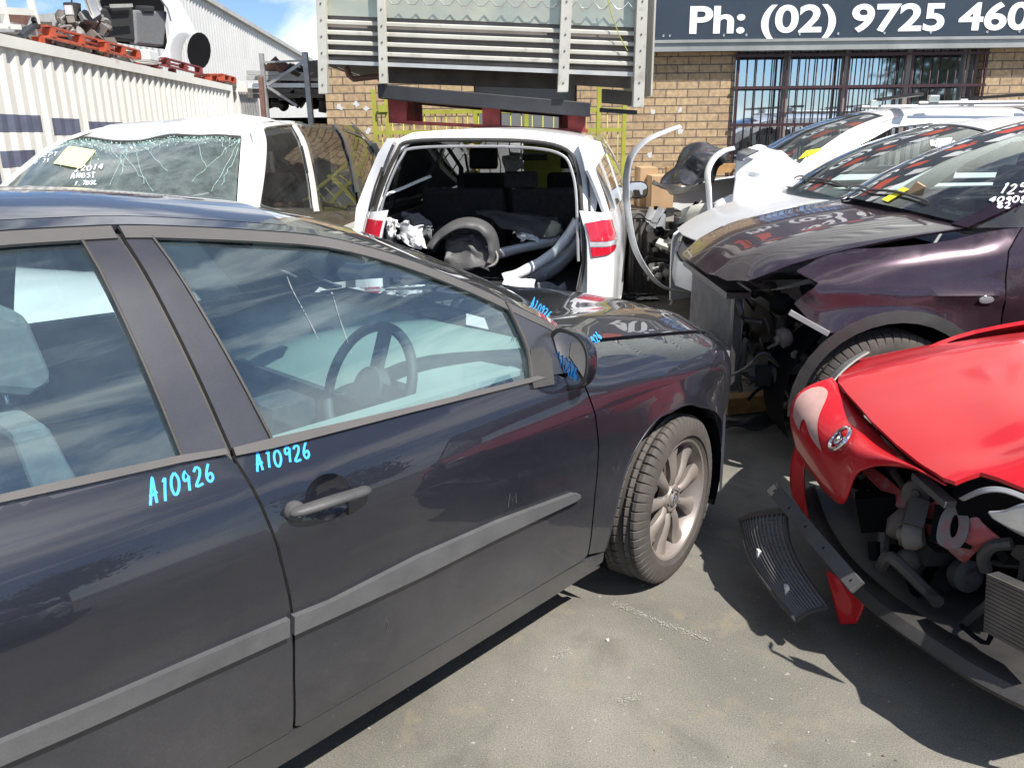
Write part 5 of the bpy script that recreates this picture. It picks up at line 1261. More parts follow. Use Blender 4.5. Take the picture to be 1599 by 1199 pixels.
# bolted posts
def post(x0, ytop, x1, ybot, w, nm='post'):
    p = tb(x0, ytop, -.05); q = tb(x1, ybot, -.05); mb = MB(); hw_ = w / 2
    mb.add([e + V((sx*hw_, dy, 0)) for e in (p, q) for sx, dy in ((-1,0),(1,0),(1,.085),(-1,.085))], [(0,1,2,3),(7,6,5,4),(0,4,5,1),(1,5,6,2),(2,6,7,3),(3,7,4,0)])
    o = mb.build(nm, M['alu_rib'], tray, bev=.003)
    k = 0; z = q.z + .06
    while z < q.z + 1.1:
        c = q.lerp(p, (z - q.z) / (p.z - q.z)); MB().lathe([(0,.007),(.004,.006),(.005,0)], Matrix.Translation(c + V((0,-.001,0))) @ Matrix.Rotation(R(90), 4, 'X'), 8).build('bolt', M['grime'], o); z += .105
post(497,-140,504,147,.062); post(591,-140,598,131,.055); post(891,-140,879,144,.075); post(1009,-140,997,168,.075)
# floor, hangers and underside
c = [tb(508,98,.03), tb(992,117,.03)]; dz = V((0,1.5,-.0))
MB().add([c[0], c[1], c[1] + dz, c[0] + dz] + [x + V((0,0,.04)) for x in (c[0], c[1], c[1] + dz, c[0] + dz)], [(0,1,2,3),(4,5,6,7),(0,1,5,4),(1,2,6,5),(2,3,7,6),(3,0,4,7)]).build('tray_floor', M['grime'], tray)
mb = MB()
for d in (.35, 1.0): slab(mb, tb(605,112,d), tb(880,122,d), 0, .16, 0, .05)
slab(mb, tb(880,122,.2), tb(985,128,.2), 0, .09, 0, .05); mb.build('cross_member', M['grime'], tray)
MB().tube([tb(540,104,.2), tb(545,118,.2), tb(552,124,.2), tb(588,120,.25), tb(600,127,.25)], .022, 8).build('drain_pipe', M['rust'], tray)
mb = MB(); slab(mb, tb(940,150,.3), tb(993,155,.3), 0, .10, 0, .02); mb.build('mounting_plate', M['grime'], tray)
mb = MB(); slab(mb, tb(938,172,.25), tb(995,176,.25), 0, .03, 0, .08); mb.build('mounting_foot', M['steel_blk'], tray)
# right end: side sheet and corner angle
e0, e1 = tb(1028,-140,.0), tb(1016,150,.0); f0 = V((0, 1.5, 0))
MB().add([e0, e1, e1 + f0, e0 + f0] + [x + V((.012,0,0)) for x in (e0, e1, e1 + f0, e0 + f0)], [(0,1,2,3),(7,6,5,4),(0,4,5,1),(1,5,6,2),(2,6,7,3),(3,7,4,0)]).build('end_wall', M['alu_rib'], tray)
g0, g1 = tb(493,-140,.0), tb(500,100,.0)
MB().add([g0, g1, g1 + f0, g0 + f0] + [x + V((.012,0,0)) for x in (g0, g1, g1 + f0, g0 + f0)], [(0,1,2,3),(7,6,5,4),(0,4,5,1),(1,5,6,2),(2,6,7,3),(3,7,4,0)]).build('end_wall', M['alu_rib'], tray)
b0_, b1_ = tb(500,-140,1.5), tb(1010,-120,1.5); 
MB().add([b0_, b1_, tb(992,96,1.5), tb(508,80,1.5)], [(0,1,2,3)]).build('back_wall', M['alu_rib'], tray, solid=.01)
# zig zag mesh lattice hanging at the top edge
mb = MB(); pts = []
for k in range(0, 16):
    x = 603 + k * 27; pts += [(x, -3 + (x-600)*.02), (x + 9, 7 + (x-600)*.022), (x + 18, 7 + (x-600)*.022)]
mb.tube([tb(x, y, -.012) for x, y in pts if x < 1000], .0045, 5); mb.build('lattice_wire', M['zinc'], tray)
MB().tube([tb(948,-5,-.03), tb(955,25,-.03), tb(968,58,-.03), tb(980,80,-.03)], .0035, 5).build('yellow_cord', M['yellow'], tray)
# ------------------------------------------------------------------ row of cars on the right, all nose to the left
FPL = lambda uf, hw: [(0, uf-.30, hw-.14), (.12, uf-.20, hw-.22), (.25, uf-.12, hw-.32), (.42, uf-.06, hw-.47), (hw, uf, 0)]
PROF = [(.2,-.06),(.32,-.03),(.5,-.005),(.75,0),(.95,-.018),(1.08,-.045),(1.18,-.085),(1.3,-.13),(1.45,-.195),(1.6,-.275),(1.7,-.36)]
def clutter(B, root, u0, u1, y0, y1, z0, z1, n, seed, mats=('black','junkgrey','grime','dark','steel_blk'), name='engine_part', big=1.0):
    """hoses, brackets, boxes and castings left in a stripped engine bay"""
    r = random.Random(seed)
    for mi, mn in enumerate(mats):
        for i in range(n // len(mats)):
            mb = MB(); nm = 'hose'
            c = B.P(r.uniform(u0, u1), r.uniform(y0, y1), r.uniform(z0, z1)); k = r.random()
            if k < .35:
                rot = Matrix.Rotation(r.uniform(0, 3), 3, V((r.random(), r.random(), r.random()))); mb.box(c, (r.uniform(.03,.14)*big, r.uniform(.02,.12)*big, r.uniform(.02,.12)*big), rot); nm = 'bracket'
            elif k < .6:
                d = V((r.uniform(-1,1), r.uniform(-1,1), r.uniform(-1,1))).normalized(); mb.lathe([(-.02,0),(-.02,.03),(0,.045),(.03,.045),(.035,.02),(.05,.02),(.05,0)], Matrix.Translation(c) @ d.to_track_quat('Z','Y').to_matrix().to_4x4() @ Matrix.Scale(r.uniform(.5,1.3)*big, 4), 12); nm = 'pulley'
            else:
                P = [tuple(c)]
                for j in range(4): P.append(tuple(V(P[-1]) + V((r.uniform(-.1,.1), r.uniform(-.1,.1), r.uniform(-.1,.08)))))
                mb.tube([V(p) for p in catmull(P, closed=False, sub=4)], r.uniform(.006,.018)*big, 7)
            mb.build(nm, M[mn], root)
# ---------------------------------------------- aubergine SUV
Pb = Body((1.76, 4.58, 0), 180, False, .93, PROF, [(-3.4,-.20),(-2.8,-.05),(-1,0),(0,-.010),(.35,-.045),(.55,-.11),(.7,-.19),(.84,-.34)],
    [(-.55,1.215),(-.34,1.19),(.04,1.135),(.43,1.035),(.58,.96),(.70,.87)], [(-3.6,1.3),(-3.2,1.55),(-2.6,1.64),(-1.6,1.68),(-1.25,1.63),(-.9,1.50),(-.6,1.35),(-.34,1.20)],
    crown=.06, arches=(0,-2.75), archr=.46, flare=.02, fplan=FPL(.84,.93), lean=[(.2,-.05),(.5,0),(.7,-.02),(.9,-.12)], hcrown=.075, bow=.06, crease=(.93,.02))
pur = empty('aubergine_suv', Pb.P(-1.3, 0, 0), 'dark aubergine SUV behind the red car, bumper stripped off and radiator exposed', 'car', rz=R(180))
S, s_ = Pb.S, Pb.sg
gapl = T(S, [(1244,420),(1285,399),(1330,388),(1397,384),(1442,380),(1487,373),(1532,362),(1570,356)])
dg = T(S, [(1596,356),(1575,392),(1571,428),(1565,492)])
arch_o = arc(0, .40, .455, -8, 188, 20); arch_i = arc(0, .40, .405, -8, 188, 20)
fr_ = T(S, [(1244,424),(1278,442),(1262,456),(1240,474),(1262,498),(1290,520)])
sgs = -1
wing = [(a, b - .004) for a, b in gapl[::-1]] + fr_ + [( -u, z) for u, z in arch_o if u < .30 and z > .3] + [(.47,.28)] + [(p[0] - .004, p[1]) for p in dg[::-1]]
# order: gap back->front, wing front, over the arch front->back, down to sill, up the door gap
wing = [(a, b - .004) for a, b in gapl[::-1]] + fr_ + [(-u, z) for u, z in arch_o[1:] if u < .33] + [(dg[-1][0] - .004, .30)] + [(p[0] - .004, p[1]) for p in dg[::-1]]
panel('front_wing', S, wing, M['purple'], pur, step=.04, t=.012)
at = [(-u, z) for u, z in arch_o] + [(-u, z) for u, z in arch_i[::-1]]
panel('arch_trim', S.o(.012), at, M['purple_trim'], pur, step=.05, t=.03)
ri = T(S, [(1540,468)])[0]; rp_ = panel('side_repeater', S.o(.006), ell(ri, .032, .016), M['lens_clear'], pur, step=.03, t=.006)
doorp = [(dg[-1][0] + .004, .30)] + [(p[0] + .004, p[1]) for p in dg[::-1]] + [(.9,1.24),(1.9,1.26),(2.3,1.27)] + [(-u, z) for u, z in arc(-2.75,.40,.455,55,-8,6)] + [(2.25,.30)]
panel('side_doors', S, doorp, M['purple'], pur, step=.07, t=.012)
panel('rear_quarter', S, [(2.32,1.27),(3.3,1.25),(3.45,.6),(3.4,.35)] + [(-u, z) for u, z in arc(-2.75,.40,.455,172,62,10)], M['purple'], pur, step=.07, t=.012)
hn = T(Pb.Hd, [(1100,440)]) 
hl = [(.36,.01),(.15,.01),(-.1,.01),(-.4,.01),(-.52,.01),(-.62,.03),(-.67,.10),(-.70,.25),(-.70,.5),(-.70,.75),(-.67,.9),(-.62,.97),(-.52,.99),(-.4,.99),(-.1,.99),(.15,.99),(.36,.99),(.42,.8),(.44,.5),(.42,.2)]
panel('bonnet', Pb.Hd, hl, M['purple'], pur, step=.045, t=.012)
# windscreen, pillars, roof
us = [.36 + i*.06 for i in range(18)]
wsc = panel('windscreen', Pb.Rf.o(-.004), [(u, .07) for u in us] + [(u, Pb.full(-u) - .07) for u in us[::-1]], M['glass_wind'], pur, step=.08, t=0)
ra = [.34 + i*.12 for i in range(27)]
panel('side_rail', Pb.Rf, [(u, 0) for u in ra] + [(u, .065) for u in ra[::-1]], M['purple'], pur, step=.05, t=.012)
panel('side_rail', Pb.Rf, [(u, Pb.full(-u) - .065) for u in ra] + [(u, Pb.full(-u)) for u in ra[::-1]], M['purple'], pur, step=.05, t=.012)
rb_ = [1.40 + i*.12 for i in range(18)]
panel('roof', Pb.Rf, [(u, .07) for u in rb_] + [(u, Pb.full(-u) - .07) for u in rb_[::-1]], M['purple'], pur, step=.1, t=.012)
for (SS, ff) in ((Pb.S, Pb.sg), (Pb.SF, Pb.sf)):
    f = panel('window_frame', SS, ff([(-.37,1.20)] + [Pb.dr(u) for u in (-.6,-.9,-1.25,-1.6,-2.2,-2.6,-3.2,-3.5)] + [(-3.5,1.26),(-1.5,1.25)]), M['gloss_black'], pur, holes=[ff([(-.62,1.26),(-1.0,1.46),(-1.3,1.58),(-1.6,1.60),(-1.62,1.29)]), ff([(-1.72,1.29),(-1.72,1.60),(-2.5,1.58),(-2.55,1.30)])], step=.08, t=.012)
cw = MB().grid(lambda a, b: Pb.Hd.f(lerp(.36,.50,a), lerp(.03,.97,b)) - V((0,0,.03 + .01*a)), 2, 20); cw.build('cowl', M['black'], pur)
for v0, v1 in ((.12,.52),(.50,.92)):
    P = [Pb.Rf.o(.012).f(.42 + .02*math.sin(i/8*3.1), lerp(.12 + v0*1.3, .12 + v1*1.3, i/8)) for i in range(9)]
    MB().tube(P, .007, 6).build('wiper', M['black'], pur)
write_on(Pb.Rf.o(.002), '125', [(1556,304),(1604,300),(1606,286),(1566,288)], .009, 2).build('pen_writing', M['ink_white'], pur)
write_on(Pb.Rf.o(.002), '40908', [(1543,315),(1604,317),(1606,306),(1548,308)], .008, 3).build('pen_writing', M['ink_white'], pur)
write_on(Pb.Rf.o(.002), '82', [(1556,324),(1580,325),(1580,316),(1556,316)], .008, 4).build('pen_writing', M['ink_white'], pur)
def brush(S_, txt, quad, w, m, par, seed): write_on(S_.o(.002), txt, quad, w, seed, jitter=.03).build('painted_writing', m, par)
#, [(1385,338),(1560,225),(1590,228),(1420,330)], .030, M['ink_white'], pur, 5)
#, [(1400,342),(1480,294),(1500,297),(1428,340)], .030, M['ink_red'], pur, 6)
#, [(1482,288),(1585,237),(1594,246),(1498,296)], .032, M['ink_red'], pur, 7)
sticker(Pb.Rf.o(.001), [(1377,312),(1411,293),(1420,296),(1386,316)], M['yellow_sticker'], pur)
lf = MB().box(Pb.Hd.f(.34,.30) + V((0,0,.05)), (.16,.02,.09), Matrix.Rotation(.5, 3, 'Y') @ Matrix.Rotation(.4, 3, 'X')).build('torn_card', M['card'], None); tag(lf, 'torn piece of card propped against the aubergine SUV windscreen base', 'card')
# dash, seats
MB().grid(lambda a, b: Pb.P(lerp(-.50,-1.0,a), lerp(.78,-.78,b), 1.13 + .05*math.sin(a*3)), 6, 10).build('dashboard', M['dash_dark'], pur)
seats(Pb, pur, -1.75, (.42, -.42), top=1.15); seats(Pb, pur, -2.7, (0,), w=1.3, top=1.1)
make_car_hidden(Pb, pur, M['purple'], .55, -3.35, 1.2, (0,-2.75), wheels=False)
make_wheel(pur, Pb.P(0, .80, .37), Pb.N, Rt=.37, Wt=.235, Rr=.235, detail=True, spokes=5); 
for u, y in ((0,-.80),(-2.75,-.80),(-2.75,.80)): make_wheel(pur, Pb.P(u, y, .37), Pb.N * (1 if y > 0 else -1), Rt=.37, Rr=.235, detail=False, spokes=5)
MB().add([Pb.P(u, y, z) for u, z in arc(.0,.38,.45,-25,205,16) for y in (.78,.45)], [(2*i,2*i+1,2*i+3,2*i+2) for i in range(16)], True).build('arch_liner', M['dark'], pur)
# exposed front end
mb = MB(); slab_ = lambda mb, u0, u1, y0, y1, z0, z1: mb.add([Pb.P(u, y, z) for u in (u0,u1) for y in (y0,y1) for z in (z0,z1)], [(0,1,3,2),(4,6,7,5),(0,4,5,1),(2,3,7,6),(0,2,6,4),(1,5,7,3)])
slab_(mb, -.5, -.44, -.8, .8, .35, 1.05); slab_(mb, .15, .2, .35, .62, .35, .8); mb.build('bulkhead', M['dark'], pur)
rad = MB(); slab_(rad, .60, .65, -.45, .52, .40, .84); ro = rad.build('radiator', M['zinc'], pur)
mb = MB()
for i in range(36): z = .415 + i*.0115; slab_(mb, .65, .656, -.44, .50, z, z + .004)
mb.build('radiator_fins', M['junkgrey'], ro)
mb = MB(); slab_(mb, .61, .66, .50, .54, .36, .87); slab_(mb, .58, .70, -.5, .56, .845, .875); slab_(mb, .62, .66, .545, .565, .40, .85); mb.build('radiator_frame', M['black'], pur)
mb = MB(); slab_(mb, .66, .74, .10, .56, .42, .58); 
for i in range(8): slab_(mb, .74, .75, .10, .56, .43 + i*.019, .44 + i*.019)
mb.build('intercooler', M['silver_in'], pur)
clutter(Pb, pur, .0, .58, .35, .72, .35, .85, 60, 3); clutter(Pb, pur, -.3, .55, -.5, .5, .3, .85, 30, 4)
MB().box(Pb.P(.1,0,.55), (.6,.8,.45)).build('engine_block', M['black'], pur, bev=.05)
p0, p1 = S.f(*T(S, [(1233,487)])[0]), S.f(*T(S, [(1294,521)])[0]); MB().bar(p0, p1, .028, .022).build('bumper_bracket', M['silver_in'], pur)
hv = MB().grid(lambda a, b: Pb.P(lerp(.70,.32,a) - .02*b, lerp(.60,.86,a) - .28*b, .90 + .10*a - .05*b - .03*math.sin(a*3)), 8, 4); hv.build('lamp_housing', M['gloss_black'], pur)
mb = MB(); mb.tube([Pb.P(.8,-.1,.60), Pb.P(.79,.1,.615), Pb.P(.72,.45,.60)], .02, 8); mb.build('coolant_hose', M['black'], pur)
# timber and debris under the stripped nose
tbm = MB().bar(on_z(1130,632,.06), on_z(1262,618,.06), .10, .10).build('timber_block', M['timber'], None); tag(tbm, 'yellowish timber beam on the asphalt under the aubergine SUV nose', 'timber')
db = strip3('fallen_undertray', [(1132,668,0),(1170,660,0),(1210,655,0),(1240,650,0)], .12, M['black'], 'dark fallen undertray on the asphalt below the timber beam', 'undertray', curl=.02) if False else None
cr_ = [on_z(1125,672,.02), on_z(1235,662,.02), on_z(1230,648,.05), on_z(1135,655,.05)]
o = MB().grid(lambda a, b: cr_[0].lerp(cr_[1], a).lerp(cr_[3].lerp(cr_[2], a), b) + V((0,0,.02*math.sin(a*9)*math.cos(b*4))), 14, 4).build('fallen_undertray', M['black'], None, solid=.006); tag(o, 'dark fallen undertray lying on the asphalt below the timber beam', 'undertray')
# ---------------------------------------------- silver SUV
Sb = Body((1.98, 6.30, 0), 180, False, .92, PROF, [(-3.4,-.20),(-2.8,-.05),(-1,0),(0,-.01),(.35,-.05),(.6,-.15),(.75,-.26),(.88,-.42)],
    [(-.55,1.15),(-.1,1.09),(.2,1.02),(.45,.92),(.60,.83),(.70,.75)], [(-3.6,1.3),(-3.2,1.5),(-2.6,1.60),(-1.7,1.635),(-1.3,1.60),(-1.05,1.52),(-.75,1.38),(-.35,1.14)],
    crown=.07, arches=(0,-2.7), archr=.42, fplan=FPL(.72,.92), lean=[(.2,-.04),(.5,0),(.7,-.02),(.85,-.08),(.95,-.16)], hcrown=.07, bow=.06)
sil = empty('silver_suv', Sb.P(-1.3, 0, 0), 'silver SUV squeezed between the aubergine SUV and the white one with roof bars', 'car', rz=R(180))
panel('near_side', Sb.S, Sb.sg(lower_side(-3.35, .56, (0,-2.7), [(.56,.86),(.3,.98),(-.1,1.095),(-.5,1.145),(-3.3,1.2)])), M['silver'], sil, step=.07, t=.012)
panel('bonnet', Sb.Hd, [(.40,.01),(.1,.01),(-.3,.01),(-.45,.01),(-.55,.03),(-.60,.15),(-.62,.5),(-.60,.85),(-.55,.97),(-.45,.99),(-.3,.99),(.1,.99),(.40,.99),(.46,.75),(.47,.5),(.46,.25)], M['silver'], sil, step=.05, t=.012)
panel('front_bumper', Sb.Ff, [(-(0),.55),(-.9,.50),(-1.84,.55),(-1.84,.66),(-1.6,.69),(-.9,.69),(-.24,.69),(0,.66)], M['silver'], sil, step=.06, t=.015)
panel('grille', Sb.Ff.o(-.02), [(-.50,.70),(-.9,.70),(-1.34,.70),(-1.34,.80),(-.9,.80),(-.5,.80)], M['black'], sil, step=.08, t=.01)
for q0 in (lambda x: x, lambda x: -1.84 - x):
    hl_ = panel('headlight', Sb.Ff.o(.004), [(q0(a), b) for a, b in ((-.02,.72),(-.2,.71),(-.48,.70),(-.50,.78),(-.3,.81),(-.1,.84),(.02,.83))], M['lens_clear'], sil, step=.05, t=.02)
    panel('lamp_bezel', Sb.Ff.o(.010), [(q0(a), b) for a, b in ((-.12,.735),(-.36,.725),(-.38,.77),(-.2,.79),(-.1,.80))], M['chrome'], hl_, step=.05, t=.006)
fg = Sb.Ff.o(.01); panel('fog_lamp', fg, [(-.10,.60),(-.26,.58),(-.28,.65),(-.12,.67)], M['chrome'], sil, step=.06, t=.01)
us = [.37 + i*.06 for i in range(15)]
panel('windscreen', Sb.Rf.o(-.004), [(u, .07) for u in us] + [(u, Sb.full(-u) - .07) for u in us[::-1]], M['glass_wind'], sil, step=.08, t=0)
ra = [.35 + i*.12 for i in range(27)]
panel('side_rail', Sb.Rf, [(u, 0) for u in ra] + [(u, .065) for u in ra[::-1]], M['white'], sil, step=.05, t=.012)  # near rail of the silver body whitened: sunlight put into its colour
panel('side_rail', Sb.Rf, [(u, Sb.full(-u) - .065) for u in ra] + [(u, Sb.full(-u)) for u in ra[::-1]], M['silver'], sil, step=.05, t=.012)
rb_ = [1.24 + i*.12 for i in range(20)]
panel('roof', Sb.Rf, [(u, .07) for u in rb_] + [(u, Sb.full(-u) - .07) for u in rb_[::-1]], M['silver'], sil, step=.1, t=.012)
for (SS, ff) in ((Sb.S, Sb.sg), (Sb.SF, Sb.sf)):
    panel('window_frame', SS, ff([(-.38,1.15)] + [Sb.dr(u) for u in (-.6,-.9,-1.25,-1.6,-2.2,-2.6,-3.2,-3.5)] + [(-3.5,1.2),(-1.5,1.19)]), M['gloss_black'], sil, holes=[ff([(-.66,1.2),(-1.0,1.42),(-1.3,1.54),(-1.6,1.56),(-1.62,1.22)]), ff([(-1.72,1.22),(-1.72,1.56),(-2.5,1.53),(-2.55,1.24)])], step=.08, t=.012)
MB().grid(lambda a, b: Sb.Hd.f(lerp(.40,.54,a), lerp(.03,.97,b)) - V((0,0,.03 + .01*a)), 2, 20).build('cowl', M['black'], sil)
for v0, v1 in ((.10,.5),(.50,.9)):
    MB().tube([Sb.Rf.o(.012).f(.45 + .02*math.sin(i/8*3.1), lerp(.12 + v0*1.3, .12 + v1*1.3, i/8)) for i in range(9)], .008, 6).build('wiper', M['black'], sil)
#, [(1300,310),(1430,230),(1450,232),(1335,312)], .030, M['ink_white'], sil, 8)
#, [(1400,256),(1424,242),(1428,234),(1406,240)], .026, M['ink_white'], sil, 9)
#, [(1436,247),(1474,239),(1484,226),(1450,232)], .026, M['ink_red'], sil, 10)
#, [(1330,318),(1430,262),(1442,256),(1372,286)], .026, M['ink_red'], sil, 11)
write_on(Sb.Rf.o(.002), 'N0 2650/866', [(1454,229),(1512,227),(1516,221),(1452,219)], .007, 12).build('pen_writing', M['ink_white'], sil)
sticker(Sb.Rf.o(-.06), [(1365,290),(1379,289),(1379,301),(1366,301)], M['junkwhite'], sil)
MB().grid(lambda a, b: Sb.P(lerp(-.50,-1.0,a), lerp(.78,-.78,b), 1.08 + .05*math.sin(a*3)), 6, 10).build('dashboard', M['dash_dark'], sil)
seats(Sb, sil, -1.75, (.42, -.42), top=1.12); seats(Sb, sil, -2.7, (0,), w=1.3, top=1.08)
make_car_hidden(Sb, sil, M['silver'], .62, -3.35, 1.15, (0,-2.7))
# ---------------------------------------------- white SUV at the back, nose stripped
Wb = Body((2.10, 8.05, 0), 180, False, .92, [(a, b) for a, b in PROF], [(-3.4,-.20),(-2.8,-.05),(-1,0),(0,-.01),(.35,-.05),(.6,-.15),(.75,-.26),(.88,-.42)],
    [(-.40,1.20),(0,1.15),(.3,1.09),(.6,1.0),(.9,.85)], [(-3.8,1.5),(-3.2,1.68),(-2.6,1.74),(-1.7,1.755),(-1.3,1.73),(-.95,1.63),(-.6,1.43),(-.25,1.20)],
    crown=.06, arches=(0,-2.7), archr=.42, fplan=FPL(.85,.92), lean=[(.2,-.04),(.5,0),(.7,-.02),(.9,-.1)], hcrown=.06)
wht = empty('white_suv', Wb.P(-1.3, 0, 0), 'white SUV with roof bars parked nearest the brick wall, front stripped bare', 'car', rz=R(180))
panel('near_side', Wb.S, Wb.sg(lower_side(-3.35, -.30, (-2.7,), [(-.30,1.18),(-3.3,1.24)])), M['white'], wht, step=.08, t=.012)
us = [.27 + i*.06 for i in range(16)]
panel('windscreen', Wb.Rf.o(-.004), [(u, .09) for u in us] + [(u, Wb.full(-u) - .09) for u in us[::-1]], M['glass_wind'], wht, step=.08, t=0)
ra = [.25 + i*.12 for i in range(29)]
panel('side_rail', Wb.Rf, [(u, 0) for u in ra] + [(u, .085) for u in ra[::-1]], M['white'], wht, step=.05, t=.012)
panel('side_rail', Wb.Rf, [(u, Wb.full(-u) - .085) for u in ra] + [(u, Wb.full(-u)) for u in ra[::-1]], M['white'], wht, step=.05, t=.012)
rb_ = [1.20 + i*.12 for i in range(20)]
panel('roof', Wb.Rf, [(u, .085) for u in rb_] + [(u, Wb.full(-u) - .085) for u in rb_[::-1]], M['white'], wht, step=.1, t=.012)
for (SS, ff) in ((Wb.S, Wb.sg), (Wb.SF, Wb.sf)):
    panel('window_frame', SS, ff([(-.27,1.21)] + [Wb.dr(u) for u in (-.6,-.95,-1.3,-1.7,-2.2,-2.6,-3.2,-3.5)] + [(-3.5,1.22),(-1.5,1.22)]), M['white'], wht, holes=[ff([(-.52,1.26),(-.9,1.50),(-1.2,1.64),(-1.55,1.67),(-1.57,1.26)]), ff([(-1.70,1.26),(-1.70,1.67),(-2.5,1.66),(-2.55,1.26)])], step=.07, t=.02)
for y in (.6, -.6): MB().tube([Wb.P(u, y, 1.83) for u in (-1.4,-1.6,-2.4,-3.2)], .018, 8).build('roof_rail', M['silver_in'], wht)
for i, u in enumerate((-1.62,-2.5)): 
    MB().bar(Wb.P(u, -.78, 1.90), Wb.P(u + .28*(i == 0), .72, 1.90), .07, .025).build('roof_bar', M['black'], wht)
    for y in (.6, -.6): MB().box(Wb.P(u + .1, y, 1.86), (.09,.05,.07)).build('bar_foot', M['chrome'], wht, bev=.01)
sticker(Wb.Rf.o(.002), [(1247,249),(1273,241),(1283,232),(1259,236)], M['yellow_sticker'], wht)
write_on(Wb.Rf.o(.002), 'J4453', [(1246,257),(1272,246),(1276,240),(1252,249)], .009, 21).build('pen_writing', M['ink_white'], wht)
write_on(Wb.Rf.o(.002), 'T00', [(1284,236),(1300,228),(1303,224),(1288,229)], .009, 22).build('pen_writing', M['ink_white'], wht)
MB().grid(lambda a, b: Wb.P(lerp(-.50,-1.0,a), lerp(.78,-.78,b), 1.13 + .05*math.sin(a*3)), 6, 10).build('dashboard', M['dash_dark'], wht)
seats(Wb, wht, -1.85, (.42, -.42), top=1.25); seats(Wb, wht, -2.8, (0,), w=1.3, top=1.15)
make_car_hidden(Wb, wht, M['white'], .5, -3.35, 1.2, (0,-2.7))
mb = MB()
def sw_(mb, u0, u1, y0, y1, z0, z1): return mb.add([Wb.P(u, y, z) for u in (u0,u1) for y in (y0,y1) for z in (z0,z1)], [(0,1,3,2),(4,6,7,5),(0,4,5,1),(2,3,7,6),(0,2,6,4),(1,5,7,3)])
sw_(mb, -.35, -.30, -.8, .8, .35, 1.15); sw_(mb, .60, .64, -.5, .5, .4, .9); mb.build('bulkhead', M['dark'], wht)
ig = MB().grid(lambda a, b: Wb.P(lerp(.62,-.28,a), .78 + .05*math.sin(a*6) - .12*b, lerp(.98,.42,b) + .08*a + .04*math.sin(a*8)), 14, 8); ig.build('inner_guard', M['guard_in'], wht, solid=.01)
sp_ = MB().lathe([(.0,.02),(.02,.1),(.0,.12)], Matrix.Translation(Wb.P(.02,.68,.98)), 20); sp_.build('strut_tower', M['guard_in'], wht)
panel('front_panel', Wb.Ff, [(-.05,.78),(-.9,.80),(-1.5,.80),(-1.5,.90),(-.9,.92),(-.05,.90)], M['silver'], wht, step=.08, t=.02)
gr_ = MB()
for i in range(6):
    a = Wb.P(.84,.74 - i*.05,.82); gr_.bar(a, a + V((.08,0,.16)), .02, .015)
gr_.build('grille_slats', M['chrome'], wht)
clutter(Wb, wht, .35, .85, .30, .86, .36, .93, 80, 9, ('black','junkgrey','grime','guard_in','dark'), big=1.25); 
MB().box(Wb.P(.2,-.1,.65), (.6,.8,.4)).build('engine_block', M['black'], wht, bev=.05)
hb = MB().box(Wb.P(.62,.60,.66), (.18,.14,.18)).build('headlamp_back', M['black'], wht, bev=.03)
# ------------------------------------------------------------------ loose panels piled in front of the brick wall
def sheet3(name, rows, m, label, cat, t=.006, n=6, group=None, ang=SMOOTH_ANG, parent=None, at3=on_y, wr=0.0):
    """smooth skin through rows of photo points (px, py, Y)"""
    R_ = [[V(at3(*p)) for p in r] for r in rows]
    R2 = [[V(q) for q in catmull([tuple(p) for p in r], closed=False, sub=n)] for r in R_]
    cols = []
    for j in range(len(R2[0])): cols.append([V(q) for q in catmull([tuple(r[j]) for r in R2], closed=False, sub=n)] if len(R2) > 2 else [R2[0][j].lerp(R2[1][j], i/n) for i in range(n+1)])
    k = len(cols[0]); vs = [p + (noise.noise_vector(p * 5) * wr + noise.noise_vector(p * 13) * wr * .3 if wr else V()) for c in cols for p in c]
    fs = [(i*k + q, (i+1)*k + q, (i+1)*k + q + 1, i*k + q + 1) for i in range(len(cols)-1) for q in range(k-1)]
    o = MB().add(vs, fs, True).build(name, m, parent, solid=t, ang=ang)
    return tag(o, label, cat, group) if label else o
sheet3('white_bonnet', [[(1147,330,6.95),(1148,262,7.1),(1150,238,7.2),(1160,231,7.3)], [(1195,318,6.9),(1190,262,7.0),(1188,240,7.3),(1190,229,7.45)], [(1235,312,6.95),(1238,285,6.95),(1228,250,7.2),(1210,234,7.6)], [(1262,306,7.0),(1262,290,7.2),(1243,268,7.4),(1222,240,7.8)]], M['white'],
    'crumpled white bonnet heaped on the stripped nose of the white SUV', 'bonnet', wr=.07)
sheet3('white_wing_panel', [[(1112,365,6.9),(1108,340,7.05),(1115,318,7.15)], [(1145,345,6.85),(1140,322,7.0),(1145,306,7.1)], [(1190,326,6.9),(1190,312,7.0),(1190,302,7.15)],[(1228,318,7.0),(1230,306,7.1),(1225,300,7.2)]], M['white'],
    'white wing panel lying below the crumpled white bonnet', 'wing panel', wr=.04)
sheet3('grey_bonnet_edge', [[(1215,262,7.3),(1235,252,7.4),(1252,247,7.5)], [(1245,300,7.1),(1262,292,7.2),(1272,285,7.3)]], M['silver'], 'flat lavender grey panel between the white bonnet and windscreen', 'panel')
M['navy2'] = mat('dark blue plastic', (.012,.016,.030), .3, .2, .7, .05, dust=.07)
sheet3('bonnet_underside', [[(1149,250,6.98),(1152,238,7.05),(1166,231,7.15)],[(1160,252,6.96),(1170,244,7.0),(1186,236,7.1)]], M['navy2'], 'dark folded corner at the upper left of the crumpled white bonnet', 'panel')
sheet3('dark_blue_bumper', [[(1030,288,7.6),(1048,262,7.7),(1062,240,7.8),(1082,222,7.9)], [(1065,292,7.4),(1075,262,7.45),(1088,240,7.5),(1102,223,7.7)], [(1102,288,7.3),(1106,268,7.35),(1112,248,7.4),(1122,226,7.6)], [(1112,282,7.5),(1122,262,7.5),(1132,248,7.6),(1138,236,7.7)]], M['navy2'],
    'dark blue bumper cover lying on top of the scrap pile by the brick wall', 'bumper', wr=.06)
